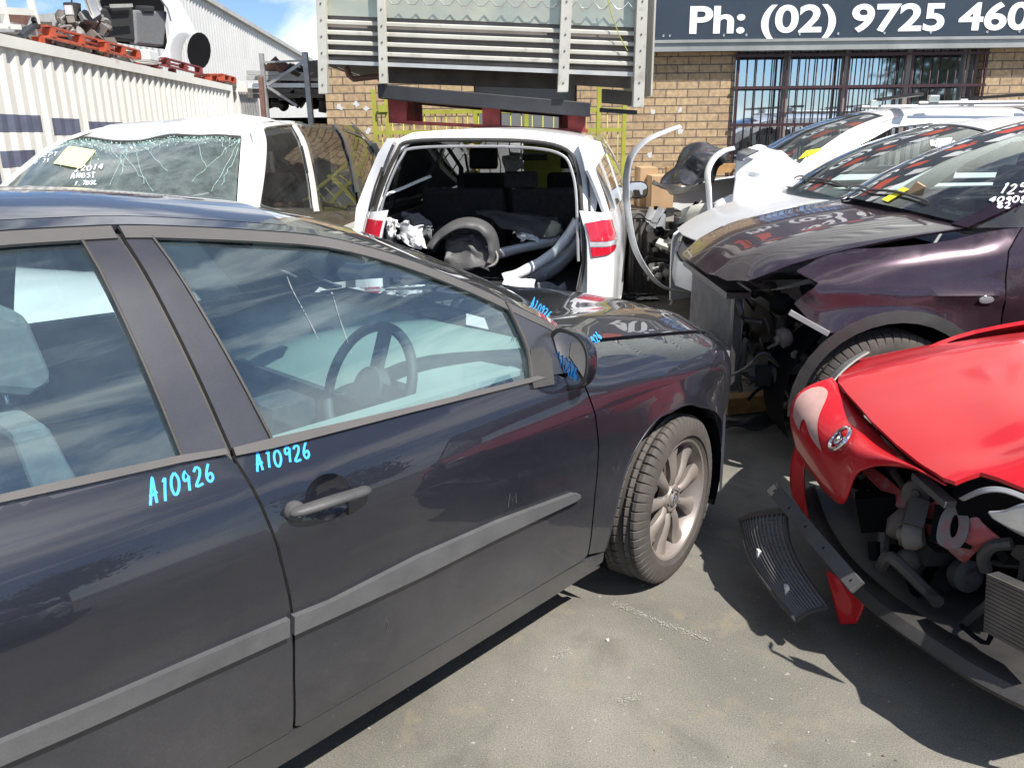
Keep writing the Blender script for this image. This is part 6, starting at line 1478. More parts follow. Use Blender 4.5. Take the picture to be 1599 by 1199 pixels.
sheet3('bumper_corner', [[(1018,283,7.6),(1045,292,7.4),(1085,290,7.3)], [(1020,287,7.5),(1048,298,7.3),(1088,296,7.2)], [(1030,290,7.4),(1060,302,7.2),(1100,290,7.2)]], M['black'], 'torn black bumper skin under the dark blue bumper cover', 'bumper', wr=.05)
# narrow guard flare
def flare(name, pts, w, m, label, cat, dy=.10, curl=.02):
    P = [V(q) for q in catmull([tuple(on_y(*p)) for p in pts], closed=False, sub=6)]; mb = MB(); vs = []; n = 6
    cen = sum(P, V()) / len(P)
    for i, p in enumerate(P):
        d = (P[min(i+1, len(P)-1)] - P[max(i-1, 0)]).normalized(); nrm = d.cross(V((0,1,0))).normalized()
        if nrm.dot(p - cen) < 0: nrm = -nrm
        k = .55 + .45 * math.sin(math.pi * (i + 2) / (len(P) + 3))
        for j in range(n + 1):
            q = j / n; vs.append(p + V((0, 1, 0)) * (q * dy * k) - nrm * (w * k * (1 - q) ** 2) + nrm * curl * math.sin(q * math.pi))
    mb.add(vs, [(i*(n+1)+j, (i+1)*(n+1)+j, (i+1)*(n+1)+j+1, i*(n+1)+j+1) for i in range(len(P)-1) for j in range(n)], True)
    return tag(mb.build(name, m, None, solid=.005), label, cat)
flare('guard_flare', [(1110,332,6.95),(1108,300,7.0),(1106,270,7.1),(1116,248,7.2),(1132,236,7.3),(1148,232,7.4)], .02, M['silver'], 'narrow silver wheel arch strip standing against the white bonnet', 'arch strip')
flare('bumper_cover', [(1064,196,6.5),(1040,204,6.5),(1008,219,6.5),(986,243,6.5),(978,272,6.5),(977,305,6.5),(981,345,6.5),(990,388,6.5),(1006,420,6.5),(1028,446,6.5),(1052,456,6.5),(1076,458,6.5)], .03, M['silver'], 'silver white bumper cover standing on end in a C shape beside the white van', 'bumper', dy=.16, curl=.008)
for i, (x0, y0, x1, y1, Y, lb) in enumerate(((1000,262,1024,345,8.9,'tall cardboard box against the brick wall beside the van mirror'),(1018,275,1050,340,8.6,'shorter cardboard box in front of the tall one by the scrap pile'))):
    a = on_y(x0, y0, Y); b = on_y(x1, y1, Y); bx_ = MB().box(((a.x+b.x)/2, Y + .2, (a.z + .86)/2), (b.x - a.x, .4, a.z - .86)).build('cardboard_box', M['card'], None, bev=.004); tag(bx_, lb, 'box', 'cardboard boxes by the wall')
pb_ = MB(); xa, xb = on_y(985,340,8.5).x, on_y(1062,340,8.5).x; pb_.box(((xa+xb)/2, 8.85, .43), (xb-xa, .75, .86)); pb_.box(((xa+xb)/2, 8.85, .82), (xb-xa+.05, .8, .06))
for i in range(7): pb_.box((lerp(xa, xb, (i+.5)/7), 8.465, .42), (.025, .03, .72))
tag(pb_.build('plastic_bin', M['bin'], None, bev=.006), 'dark ribbed plastic bin under the cardboard boxes by the brick wall', 'bin')
o = MB().bar(on_y(1040,268,8.3), on_y(1150,262,8.3), .1, .08).build('timber_rail', M['timber'], None); tag(o, 'pale timber board under the dark blue bumper cover', 'board')
r = random.Random(8)
for i, (px, py_) in enumerate(((1000,460),(990,466),(1010,468),(1003,440))):
    c = on_z(px, py_, .01); mb = MB().grid(lambda a, b: c + V(((a-.5)*.22, (b-.5)*.12, .015 + .02*noise.noise(V((a*4+i, b*4, i))))), 6, 5)
    o = mb.build('floor_scrap', (M['junkgrey'], M['black'], M['junkwhite'], M['timber'])[i], None, solid=.004); tag(o, ('grey','black','pale','brown')[i] + ' scrap of trim lying on the asphalt beside the white van', 'scrap', 'scraps beside the white van')
# ------------------------------------------------------------------ white wagon on the left, windscreen shattered
Kb = Body((-2.27, 4.20, 0), -94.5, False, .93, PROF, [(-4.6,-.3),(-4.2,-.08),(-3,0),(-1,0),(0,-.01),(.35,-.05),(.6,-.15),(.88,-.42)],
    [(-.40,1.10),(0,1.04),(.4,.96),(.7,.85),(.9,.75)], [(-4.5,1.25),(-4.2,1.50),(-3.9,1.62),(-3.2,1.68),(-2.0,1.71),(-1.5,1.69),(-1.15,1.62),(-.85,1.46),(-.3,1.08)],
    crown=.05, arches=(0,-2.8), archr=.40, fplan=FPL(.88,.93), lean=[(.2,-.04),(.5,0),(.7,-.02),(.85,-.1)], hcrown=.06)
wag = empty('white_wagon', Kb.P(-1.8, 0, 0), 'white wagon facing the camera with caved in roof and shattered windscreen bearing a yellow label', 'car', rz=R(-94.5))
def kroof(a, b):
    p = Kb.roof(-a, b); u = -a
    d = math.exp(-((b - .75) / .35) ** 2) * math.exp(-((u + 1.18) / .28) ** 2) * .055 + math.exp(-((b - .3) / .2) ** 2) * math.exp(-((u + 1.9) / .2) ** 2) * -.03
    q = V((a * 2.3, b * 3.1, 1)); w_ = smooth01((a - .9) / .4)
    return p - V((0,0,d)) + V((0,0,1)) * noise.noise(q) * .03 * w_ + V((0,0,1)) * noise.noise(q * 2.6) * .012 * w_
KR = Surf(kroof, (1.2, .6))
us = [.32 + i*.05 for i in range(17)]
kw = panel('windscreen', KR.o(-.004), [(u, .085) for u in us] + [(u, Kb.full(-u) - .085) for u in us[::-1]], M['glass_crack'], wag, step=.06, t=0)
ra = [.30 + i*.1 for i in range(42)]
panel('pillar', Kb.Rf, [(u, 0) for u in ra] + [(u, .08) for u in ra[::-1]], M['pearl'], wag, step=.04, t=.014)
panel('pillar', Kb.Rf, [(u, Kb.full(-u) - .08) for u in ra] + [(u, Kb.full(-u)) for u in ra[::-1]], M['pearl'], wag, step=.04, t=.014)
rb_ = [1.15 + i*.1 for i in range(32)]
panel('roof', KR, [(u, .08) for u in rb_] + [(u, Kb.full(-u) - .08) for u in rb_[::-1]], M['pearl'], wag, step=.05, t=.014)
MB().tube([KR.o(.0).f(1.145, .09 + (Kb.full(-1.145) - .18) * i/24) for i in range(25)], .012, 6).build('windscreen_seal', M['rubber'], wag)
mb = MB(); r = random.Random(4)
L_ = Kb.full(-1.1)
for i in range(1800):            # crushed glass along the top edge
    b = r.random(); c = .5 + .28 * math.sin(b * 9) ; a = 1.13 - abs(r.gauss(0, .05)) * (1 + 1.2 * math.exp(-((b-.55)/.2)**2)); s_ = r.uniform(.002, .007)
    p = KR.o(.003).f(a, .09 + b * (L_ - .18)); rr_ = [V((r.uniform(-1,1), r.uniform(-1,1), r.uniform(-1,1))) * s_ for _ in range(3)]; mb.add([p + x for x in rr_], [(0,1,2)])
mb.build('crushed_glass', M['crack'], kw, fixn=False)
def crack(p0, p1, seed, w=.0022):
    r = random.Random(seed); n = 9; L = []
    for i in range(n + 1): t = i / n; L.append((lerp(p0[0], p1[0], t) + r.uniform(-2.5, 2.5) * (0 < i < n), lerp(p0[1], p1[1], t) + r.uniform(-2, 2) * (0 < i < n)))
    return T(KR, L)
lines = [crack(*c, i) for i, c in enumerate([((205,205),(188,275)),((206,210),(172,290)),((204,208),(225,288)),((150,206),(140,262)),((300,205),(322,262)),((380,208),(300,285)),((378,215),(330,300)),((205,212),(130,225)),((205,214),(300,222)),((250,205),(236,240)),((190,240),(240,300)),((345,205),(352,240)),((120,215),(95,262)),((205,212),(262,268)),((160,214),(196,262)),((372,232),(345,290))])]
ribbon_mb(KR, lines, .0016, None, .003).build('crack', M['crack'], kw)
sticker(KR.o(.004), [(84,256),(107,229),(150,236),(127,264)], M['pale_sticker'], kw)
write_on(KR.o(.002), '22014', [(116,268),(162,264),(164,256),(118,260)], .007, 31).build('pen_writing', M['ink_white'], kw)
write_on(KR.o(.002), 'ANGST', [(110,279),(150,277),(150,270),(112,271)], .007, 32).build('pen_writing', M['ink_white'], kw)
write_on(KR.o(.002), '1.7DSL', [(115,290),(152,288),(153,282),(117,284)], .007, 33).build('pen_writing', M['ink_white'], kw)
write_on(KR.o(.002), 'NEPT', [(58,247),(90,243),(92,237),(62,240)], .006, 34).build('pen_writing', M['ink_white'], kw)
write_on(KR.o(.002), '3.71', [(52,256),(78,253),(78,248),(55,250)], .006, 35).build('pen_writing', M['ink_white'], kw)
tops = [Kb.dr(u, .0) for u in (-.5,-.85,-1.15,-1.5,-2.0,-2.6,-3.2,-3.9,-4.2,-4.42)]
h1 = T(Kb.S, [(409,204),(430,197),(457,196),(480,262),(495,325),(407,325)]); h2 = T(Kb.S, [(468,195),(495,192),(522,193),(540,236),(557,284),(560,330),(503,330)]); h3 = T(Kb.S, [(530,193),(558,196),(570,207),(584,235),(580,270),(566,290)])
kf = panel('window_frame', Kb.S, Kb.sg([(-.42,1.0)] + tops + [(-4.45,1.0)]), M['gloss_black'], wag, holes=[h1, h2, h3], step=.05, t=.012)
for nm_, q_ in (('door_pillar', [(457,195),(463,195),(499,330),(492,330)]), ('door_pillar', [(522,193),(527,193),(562,300),(556,300)]), ('front_pillar', [(392,200),(410,196),(405,325),(385,322)]), ('rear_pillar', [(557,190),(568,190),(588,232),(590,262),(583,250),(570,208)])):
    panel(nm_, Kb.S.o(.005), T(Kb.S.o(.005), q_), M['pearl'], kf, t=.01, step=.06)
panel('side_window', Kb.S.o(-.012), h3, M['glass_dark'], kf, t=0, step=.1)
for hh_ in (h1, h2): panel('side_window', Kb.S.o(-.010), hh_, M['glass_dark'], kf, t=0, step=.1)
for q_ in ([(-.85,1.18),(-1.25,1.5),(-1.5,1.58),(-2.0,1.58),(-2.0,1.18)], [(-2.12,1.18),(-2.12,1.6),(-3.0,1.6),(-3.0,1.18)]): panel('side_window', Kb.SF.o(-.01), Kb.sf(q_), M['glass_clear'], wag, t=0, step=.1)
panel('window_frame', Kb.SF, Kb.sf([(-.42,1.12)] + tops + [(-4.45,1.15)]), M['pearl'], wag, holes=[Kb.sf([(-.85,1.18),(-1.25,1.5),(-1.5,1.58),(-2.0,1.58),(-2.0,1.18)]), Kb.sf([(-2.12,1.18),(-2.12,1.6),(-3.0,1.6),(-3.0,1.18)])], step=.08, t=.03)
panel('near_side', Kb.S, Kb.sg(lower_side(-4.4, .60, (0,-2.8), [(.6,.90),(.2,.97),(-.2,.99),(-.42,1.0),(-4.35,1.0)])), M['pearl'], wag, step=.09, t=.012)
panel('bonnet', Kb.Hd, [(.36,.01),(0,.01),(-.4,.01),(-.78,.05),(-.8,.5),(-.78,.95),(-.4,.99),(0,.99),(.36,.99)], M['pearl'], wag, step=.09, t=.012)
panel('front_bumper', Kb.Ff, [(0,.25),(-.93,.22),(-1.86,.25),(-1.86,.72),(-.93,.78),(0,.72)], M['pearl'], wag, step=.09, t=.015)
MB().grid(lambda a, b: Kb.P(lerp(-.42,-.95,a), lerp(.78,-.78,b), 1.04 + .05*math.sin(a*3)), 6, 10).build('dashboard', M['dash_dark'], wag)
seats(Kb, wag, -1.85, (.42, -.42), M['greyfab'], top=1.15); seats(Kb, wag, -2.8, (0,), M['greyfab'], w=1.3, top=1.1)
MB().tube([Kb.P(-1.12 + .0*i, .28 + .19*math.cos(i/30*2*math.pi), 1.05 + .19*math.sin(i/30*2*math.pi)) for i in range(31)], .015, 8).build('steering_wheel', M['black'], wag)
make_car_hidden(Kb, wag, M['pearl'], .55, -4.35, 1.1, (0,-2.8))
panel('tailgate', Surf(lambda a, b: Kb.P(-4.42 + .35*max(0,b-1.0), a, b), (0,1)), [(-.8,.3),(.8,.3),(.8,1.15),(.65,1.55),(-.65,1.55),(-.8,1.15)], M['pearl'], wag, step=.15, t=.02, holes=[[(-.65,1.15),(.65,1.15),(.55,1.5),(-.55,1.5)]])
# ------------------------------------------------------------------ red hatch at bottom right, nose torn open
RC = 2.50
red = empty('red_hatch', (2.9, RC, 0), 'red hatchback at lower right with torn nose, chrome wing badge and hanging grille', 'car', rz=R(180))
r_z = [(.95,.60),(1.08,.675),(1.2,.73),(1.35,.775),(1.6,.835),(1.9,.885),(2.3,.93),(2.7,.965),(3.2,1.0)]
def rhood(x, y):
    t = (y - RC) / .80; z = interp(r_z, x) - .085 * abs(t) ** 3 + .016 * math.exp(-((abs(t) - .55) / .12) ** 2)
    z -= .012 * math.exp(-((y - 2.12 - .22*(x-1.3)) / .06) ** 2) * smooth01((x - 1.2) / .2) * smooth01((2.2 - x) / .4)
    z += .012 * math.exp(-((x - 1.55 - .25*(y-RC)) / .10) ** 2) * smooth01((2.75 - y) / .5)
    return V((x, y, z))
RH = Surf(lambda a, b: rhood(a, -b), (1.5, -2.5))
hood_px = [(1310,602),(1334,630),(1362,662),(1400,698),(1440,730),(1474,752),(1492,758),(1512,750),(1532,744),(1560,752),(1599,768)]
hp_ = T(RH, hood_px)
hl = hp_ + [(1.62,-1.80),(2.0,-1.76),(2.6,-1.72),(2.62,-2.1),(2.62,-2.9),(2.6,-3.25),(2.0,-3.22),(1.75,-3.20)] + T(RH, [(1398,521),(1362,540),(1330,562),(1316,580)])
panel('bonnet', RH, hl, M['red'], red, step=.035, t=.014)
# nose skin between the bonnet line and the torn lower edge
top = [(1300,590,2.96),(1318,614,2.86),(1348,650,2.70),(1388,692,2.48),(1430,727,2.27),(1476,757,2.08)]
bot = [(1246,706,2.90),(1270,742,2.74),(1292,770,2.60),(1317,786,2.46),(1335,745,2.40),(1352,732,2.36),(1382,727,2.30),(1430,733,2.20),(1478,758,2.075)]
def poly(pts, t):
    P = [V(q) for q in catmull([tuple(on_y(*p)) for p in pts], closed=False, sub=6)]; x = t * (len(P) - 1); i = min(int(x), len(P) - 2); return P[i].lerp(P[i+1], x - i)
def nose(a, b):
    p, q = poly(top, a), poly(bot, a); k = math.sin(math.pi * b); m = p.lerp(q, b); return m + V((-.10, 0, .055)) * k * (1 - a) ** .7 * (1 - .2*b)
NS = Surf(nose, (.5, .5)); mb = MB().grid(nose, 48, 14); mb.build('nose_skin', M['red'], red, solid=.006)
# pale pinkish patch set on the nose skin at the corner
M['nose_patch'] = mat('pale pinkish patch', (.42,.26,.23), .6, var=.15, vscale=14)
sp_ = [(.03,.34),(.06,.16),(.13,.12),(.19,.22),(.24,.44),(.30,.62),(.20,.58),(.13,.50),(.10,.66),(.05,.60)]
panel('pale_patch', NS.o(-.006 if NS.n(.5,.5).x > 0 else .006), catmull(sp_, sub=3, sharp=(5,8)), M['nose_patch'], red, step=.02, t=.0)
# chrome badge on the nose: oval ring with wings
bc = NS.inv(1316,688,(.35,.35)); bp = NS.f(*bc); bn = NS.n(*bc); bn = bn if bn.x < 0 else -bn
ez_ = bn; exx = V((0,0,1)).cross(ez_).normalized(); eyy = ez_.cross(exx)
# the badge was stuck on slightly rotated
ca, sa_ = math.cos(R(8)), math.sin(R(8)); exx, eyy = exx*ca + eyy*sa_, eyy*ca - exx*sa_
def bq(x, y, z=.01): return bp + exx*x + eyy*y + ez_*z
mb = MB(); mb.tube([bq(.057*math.cos(t/40*2*math.pi), .044*math.sin(t/40*2*math.pi), .012) for t in range(41)], .0072, 8, cap=False)
wing_l = [(-.045,.010),(-.03,.014),(-.012,.004),(0,-.016),(.012,.004),(.03,.014),(.045,.010)]
mb.tube([bq(x, y - .002, .012) for x, y in catmull(wing_l, closed=False, sub=4)], [.0045 + .004*math.exp(-((i-12)/5)**2) for i in range(25)], 6)
mb.build('chrome_badge', M['chrome'], red)
# right headlight lens, far corner
sheet3('headlight', [[(1276,622,3.06),(1290,595,3.14),(1318,566,3.22),(1350,548,3.28)],[(1300,598,2.99),(1316,580,3.03),(1338,562,3.12),(1358,550,3.2)]], M['lens_old'], None, None, parent=red)
# left headlight, broken
sheet3('headlight', [[(1543,799,1.95),(1566,797,1.92),(1590,788,1.88),(1630,780,1.84)],[(1550,808,1.95),(1580,826,1.92),(1610,842,1.88),(1640,860,1.84)]], M['lens_clear'], None, None, parent=red)
sheet3('headlight_frame', [[(1498,778,2.03),(1535,762,1.96),(1570,762,1.92),(1620,780,1.86)],[(1505,782,2.01),(1535,770,1.95),(1570,770,1.91),(1620,790,1.85)]], M['zinc'], None, None, parent=red)
sheet3('lamp_cavity', [[(1485,765,2.16),(1530,750,2.1),(1590,765,2.02),(1650,780,1.98)],[(1510,850,2.2),(1560,850,2.14),(1600,850,2.08),(1660,860,2.0)]], M['dark'], None, None, parent=red)
# far side lower skin
sheet3('bumper_side', [[(1244,690,2.93),(1236,720,2.93),(1234,750,2.92),(1238,775,2.90)],[(1262,705,2.88),(1256,740,2.86),(1258,780,2.84),(1264,812,2.82)]], M['red'], None, None, parent=red)
sheet3('bumper_fragment', [[(1290,890,2.50),(1300,930,2.46),(1312,974,2.42)],[(1315,905,2.44),(1330,935,2.40),(1335,973,2.36)],[(1345,930,2.34),(1350,942,2.32),(1337,971,2.33)]], M['red'], None, None, parent=red)
# structure inside
sheet3('radiator_support', [[(1345,735,2.62),(1385,775,2.50),(1425,815,2.38),(1436,835,2.34)],[(1362,728,2.60),(1402,760,2.48),(1440,795,2.36),(1452,842,2.32)]], M['red_in'], None, None, parent=red)
sheet3('crash_bracket', [[(1442,792,2.32),(1475,778,2.25),(1510,790,2.18),(1530,812,2.14)],[(1448,838,2.30),(1478,838,2.23),(1505,840,2.16),(1560,838,2.08)],[(1478,850,2.26),(1505,877,2.20),(1530,858,2.14),(1580,850,2.05)]], M['red_in'], None, None, parent=red)
bc2 = on_y(1488, 822, 2.17); dn = (CP - bc2).normalized(); Q = Matrix.Translation(bc2) @ dn.to_track_quat('Z','Y').to_matrix().to_4x4()
Q3 = dn.to_track_quat('Z','Y').to_matrix(); TP = Surf(lambda a, b: bc2 + Q3 @ V((a, b, .012 * math.sin(a*30))))
panel('tow_eye_plate', TP, [(a*.8, b*.85) for a, b in catmull([(-.045,-.055),(-.01,-.075),(.032,-.062),(.050,-.01),(.042,.045),(.012,.066),(-.028,.058),(-.046,.015)], sub=4)], M['scuffed'], red, holes=[[(.003 + .011*math.cos(t/14*6.283), .002 + .034*math.sin(t/14*6.283)) for t in range(14)]], step=.02, t=.006)
MB().box(bc2 - dn*.03, (.11,.11,.02), Q3).build('plate_backing', M['dark'], red)
hr_ = on_y(1431, 770, 2.38); MB().lathe([(0,.045),(.03,.04),(.035,.015),(.045,.012),(.045,0)], Matrix.Translation(hr_) @ V((-.5,-.8,.3)).to_track_quat('Z','Y').to_matrix().to_4x4(), 24).build('horn', M['grime'], red)
MB().bar(on_y(1432,742,2.26), on_y(1484,788,2.10), .035, .02).build('lamp_bracket', M['blackdusty'], red)
MB().tube([V(q) for q in catmull([tuple(on_y(*p)) for p in ((1395,735,2.5),(1412,760,2.44),(1440,790,2.34),(1455,800,2.3))], closed=False, sub=5)], .012, 8).build('hose', M['black'], red)
MB().tube([V(q) for q in catmull([tuple(on_y(*p)) for p in ((1540,890,2.1),(1535,870,2.1),(1550,852,2.08),(1580,848,2.05))], closed=False, sub=5)], .018, 8).build('hose', M['black'], red)
# condenser
c0_ = [on_y(1545,895,2.02), on_y(1625,930,1.80), on_y(1640,1040,1.74), on_y(1540,985,1.98)]
cp_ = MB().add(c0_ + [x + V((.03,.01,0)) for x in c0_], [(0,1,2,3),(7,6,5,4),(0,4,5,1),(1,5,6,2),(2,6,7,3),(3,7,4,0)]).build('condenser', M['blackdusty'], red)
mb = MB()
for i in range(15): t = (i + .5) / 15; mb.bar(c0_[0].lerp(c0_[3], t) + V((-.004,0,0)), c0_[1].lerp(c0_[2], t) + V((-.004,0,0)), .008, .009)
mb.build('condenser_tubes', M['grime'], cp_)
# under tray and lower lip
lip = [(1252,775,2.98,0),(1270,830,2.80,0),(1302,885,2.55,0),(1350,935,2.34,0),(1400,975,2.17,0),(1470,1022,2.00,0),(1530,1060,1.87,0),(1610,1100,1.76,0),(1700,1130,1.70,0)]
LP = [V(q) for q in catmull([tuple(on_y(a, b, c)) for a, b, c, _ in lip], closed=False, sub=6)]
mb = MB(); vs = []
for p in LP: vs += [p + V((.0,0,-.02)), p + V((-.02,-.01,.005)), p + V((.0,.0,.03)), p + V((.06,.04,.028))]
mb.add(vs, [(i*4+j, (i+1)*4+j, (i+1)*4+j+1, i*4+j+1) for i in range(len(LP)-1) for j in range(3)], True).build('lower_lip', M['black'], red, solid=.006)
mb = MB(); vs = []
for p in LP: vs += [p + V((.01,.01,.02)), p + V((.28,.10,.0)), p + V((.75,.20,-.02))]
mb.add(vs, [(i*3+j, (i+1)*3+j, (i+1)*3+j+1, i*3+j+1) for i in range(len(LP)-1) for j in range(2)], True).build('undertray', M['black'], red, solid=.006)
sheet3('splash_guard', [[(1365,810,2.75),(1400,850,2.6),(1440,900,2.45),(1500,960,2.2)],[(1420,850,2.7),(1450,880,2.55),(1480,930,2.4),(1530,990,2.15)]], M['black'], None, None, parent=red)
sheet3('air_duct', [[(1402,880,2.5),(1425,930,2.42),(1462,1005,2.2)],[(1440,858,2.5),(1470,900,2.42),(1478,1000,2.2)],[(1480,862,2.5),(1490,920,2.4),(1485,1003,2.18)]], M['black'], None, None, parent=red)
MB().tube([V(q) for q in catmull([tuple(on_y(*p)) for p in ((1478,1000,2.15),(1510,970,2.12),(1545,940,2.08))], closed=False, sub=5)], .012, 8).build('hose', M['black'], red)
mb = MB()
mb.add([V((1.75,y,z)) for y in (1.75,3.3) for z in (.15,.80)] + [V((1.80,y,z)) for y in (1.75,3.3) for z in (.15,.80)], [(0,1,3,2),(4,6,7,5),(0,4,5,1),(2,3,7,6),(0,2,6,4),(1,5,7,3)]); mb.build('bulkhead', M['dark'], red)
class RB:  # simple frame for the clutter helper
    P = staticmethod(lambda u, y, z: V((2.0 - u, RC - y, z)))
clutter(RB, red, .22, .55, -.5, .55, .38, .62, 80, 12, ('black','dark','grime','steel_blk'))
clutter(RB, red, .55, .80, -.45, .25, .30, .55, 36, 23, ('black','blackdusty','grime','dark'), big=1.3)
# rest of the red body
Rb = Body((1.95, RC, 0), 180, False, .86, PROF, [(-3.4,-.20),(-2.8,-.05),(-1,0),(0,-.01),(.3,-.05),(.5,-.13),(.6,-.22)],
    [(-.75,1.0),(-.3,.93),(.1,.86),(.4,.76)], [(-3.5,1.05),(-3.1,1.25),(-2.6,1.38),(-1.7,1.43),(-1.3,1.40),(-.65,1.0)], crown=.05, arches=(0,-2.5), archr=.38, fplan=FPL(.6,.86), lean=[(.2,0),(.8,-.1)])
panel('near_side', Rb.S, Rb.sg(lower_side(-3.3, .30, (0,-2.5), [(.30,.78),(0,.85),(-.6,.95),(-.9,1.0),(-3.2,1.02)])), M['red'], red, step=.09, t=.012)
us = [.80 + i*.07 for i in range(9)]
panel('windscreen', Rb.Rf.o(-.004), [(u, .06) for u in us] + [(u, Rb.full(-u) - .06) for u in us[::-1]], M['glass_wind'], red, step=.1, t=0)
rb_ = [1.38 + i*.15 for i in range(12)]
panel('roof', Rb.Rf, [(u, 0) for u in rb_] + [(u, Rb.full(-u)) for u in rb_[::-1]], M['red'], red, step=.12, t=.012)
for SS, ff in ((Rb.S, Rb.sg), (Rb.SF, Rb.sf)):
    panel('window_frame', SS, ff([(-.75,1.0)] + [Rb.dr(u) for u in (-1.0,-1.3,-1.7,-2.2,-2.6,-3.1)] + [(-3.2,1.0)]), M['gloss_black'], red, step=.12, t=.012)
make_car_hidden(Rb, red, M['red'], .30, -3.3, 1.0, (0,-2.5), Rt=.31)
# ------------------------------------------------------------------ grille hanging in front of it
gri = empty('hanging_grille', on_z(1230, 930, 0), 'black mesh grille hanging off the front of the red hatch above the asphalt', 'grille')
gq = [on_z(1157,812,.20), on_z(1228,798,.34), on_z(1292,948,.15), on_z(1244,970,.10)]
def gpt(s, t):      # s across, t down
    p = gq[0].lerp(gq[1], s).lerp(gq[3].lerp(gq[2], s), t); n = (gq[1]-gq[0]).cross(gq[3]-gq[0]).normalized(); n = n if n.x < 0 else -n
    return p + n * .055 * math.sin(math.pi * t) + n * .02 * math.sin(math.pi * s)
mb = MB()
for i in range(14):
    s = i / 13; mb.tube([gpt(s, t/12) for t in range(13)], .0044, 5)
for j in range(23):
    t = j / 22; s0 = .0 if j % 5 == 0 else .5; mb.tube([gpt(lerp(s0, 1, q/6), t) - V((0,0,.004)) for q in range(7)], .0028, 5)
mb.build('mesh', M['meshdusty'], gri)
mb = MB(); mb.tube([gpt(0, t/12) for t in range(13)], .010, 6); mb.tube([gpt(1, t/12) for t in range(13)], .008, 6); mb.tube([gpt(s/6, 0) for s in range(7)], .014, 6); mb.tube([gpt(s/6, 1) for s in range(7)], .008, 6); mb.build('rim', M['black'], gri)
b0, b1 = on_z(1206,761,.385), on_z(1339,917,.31)
MB().bar(b0, b1, .05, .018, up=(-.6,-.6,.6)).build('mounting_bar', M['blackdusty'], gri, bev=.003)
mb = MB()
for t in (.05,.25,.45,.66,.95):
    c = b0.lerp(b1, t) + V((-.6,-.6,.6)).normalized()*.0085; mb.lathe([(.0012,.006),(.0012,0)], Matrix.Translation(c) @ V((-.6,-.6,.6)).to_track_quat('Z','Y').to_matrix().to_4x4(), 10)
mb.build('bolt_hole', M['dark'], gri)
for px, py_ in ((1205,862),(1243,925)):
    MB().box(gpt(.3,.45) if px < 1230 else gpt(.45,.80), (.012,.02,.03)).build('clip', M['junkwhite'], gri)
# ------------------------------------------------------------------ loads on the container roof
def cz(px, py_): return on_z(px, py_, CT)
def cplan(px, Y): d = ray(px, 60); x = d.x / d.y * Y; return V((x, Y, CT))
M['white_shell'] = mat('white body shell', (.78,.79,.80), .3, 0, .8, .03, dust=.08)
cn3, c03 = V((*cn_, 0)), V((*c0, 0))
def at(px, py_, back): return on_plane(px, py_, c03 - cn3 * back, cn3)     # point in an upright plane `back` metres in from the container wall
# body shell cut with rear seats showing
YS = .75
shell = empty('cut_body_shell', (at(230,90,YS).x, at(230,90,YS).y, CT), 'white rear half of a car body on the container roof, dark seats showing', 'body shell')
outl = [(205,75,0),(212,40,0),(214,0,0),(230,-30,0),(258,-30,.1),(292,10,.3),(312,60,.4),(318,90,.4),(312,112,.35),(300,108,.3),(285,100,.3),(262,75,.2),(250,60,.1),(235,80,0)]
def sh(pts, d=.0): return [at(a, b, YS + c + d) for a, b, c in pts]
wc = (296, 83)
def shf(a, b): return at(a, b, YS - .3)
SH = Surf(lambda a, b: shf(a*100, b*100), (2.6, .5))
loop = [(2.58,.78),(2.64,.55),(2.66,.34),(2.60,.14),(2.45,-.06),(2.30,-.4),(2.5,-.5),(2.66,-.2),(2.80,.05),(2.95,.32),(3.10,.62),(3.18,.92),(3.14,1.05),(3.02,1.04),(2.85,.93),(2.78,.98),(2.64,1.0),(2.50,.92)]
arcw = [(2.965 + .145*math.cos(R(t)) - .04*math.sin(R(t)), .79 + .25*math.sin(R(t))) for t in range(0, 360, 20)]
panel('outer_skin', SH, loop, M['white_shell'], shell, holes=[arcw], step=.12, t=.03)
panel('wheel_arch', SH.o(-.18), [(2.96 + .19*math.cos(R(t)), .80 + .29*math.sin(R(t))) for t in range(0, 360, 20)], M['dark'], shell, step=.1, t=.01)
sheet3('lower_flange', [[(198,92,YS-.3),(230,94,YS-.3),(262,84,YS-.25),(282,80,YS-.2)],[(215,98,YS-.25),(240,102,YS-.2),(265,97,YS-.2),(284,86,YS-.2)]], M['white_shell'], None, None, parent=shell, at3=at)
sheet3('roof_edge', [[(122,-30,YS-.4),(138,18,YS-.45),(146,30,YS-.5)],[(140,-30,YS-.4),(152,10,YS-.45),(158,22,YS-.5)]], M['silver_in'], None, None, parent=shell, at3=at)
sheet3('quarter_glass', [[(126,-25,YS-.42),(140,14,YS-.46),(147,30,YS-.5)],[(150,-25,YS-.3),(156,5,YS-.35),(160,14,YS-.4)]], M['guard_in'] , None, None, parent=shell, at3=at)
sheet3('inner_wall', [[(146,60,YS+.3),(150,20,YS+.3),(165,-20,YS+.3)],[(200,70,YS+.35),(200,30,YS+.35),(205,-20,YS+.35)],[(262,78,YS+.3),(258,40,YS+.3),(255,-10,YS+.3)]], M['dark'], None, None, parent=shell, at3=at)
def seatback(x0, y0, x1, y1, x2, y2, x3, y3, Y, m):
    c = [at(x0,y0,Y), at(x1,y1,Y), at(x2,y2,Y), at(x3,y3,Y)]
    return MB().add(c + [x - cn3*.14 for x in c], [(0,1,2,3),(7,6,5,4),(0,4,5,1),(1,5,6,2),(2,6,7,3),(3,7,4,0)]).build('seat_back', m, shell, bev=.04)
seatback(155,14,208,12,212,66,148,60, YS-.2, M['fabric']); seatback(212,16,262,18,256,74,214,70, YS-.22, M['greyfab']); seatback(172,10,205,9,203,20,176,22, YS-.25, M['fabric']); seatback(222,9,243,10,242,22,224,22, YS-.25, M['fabric'])
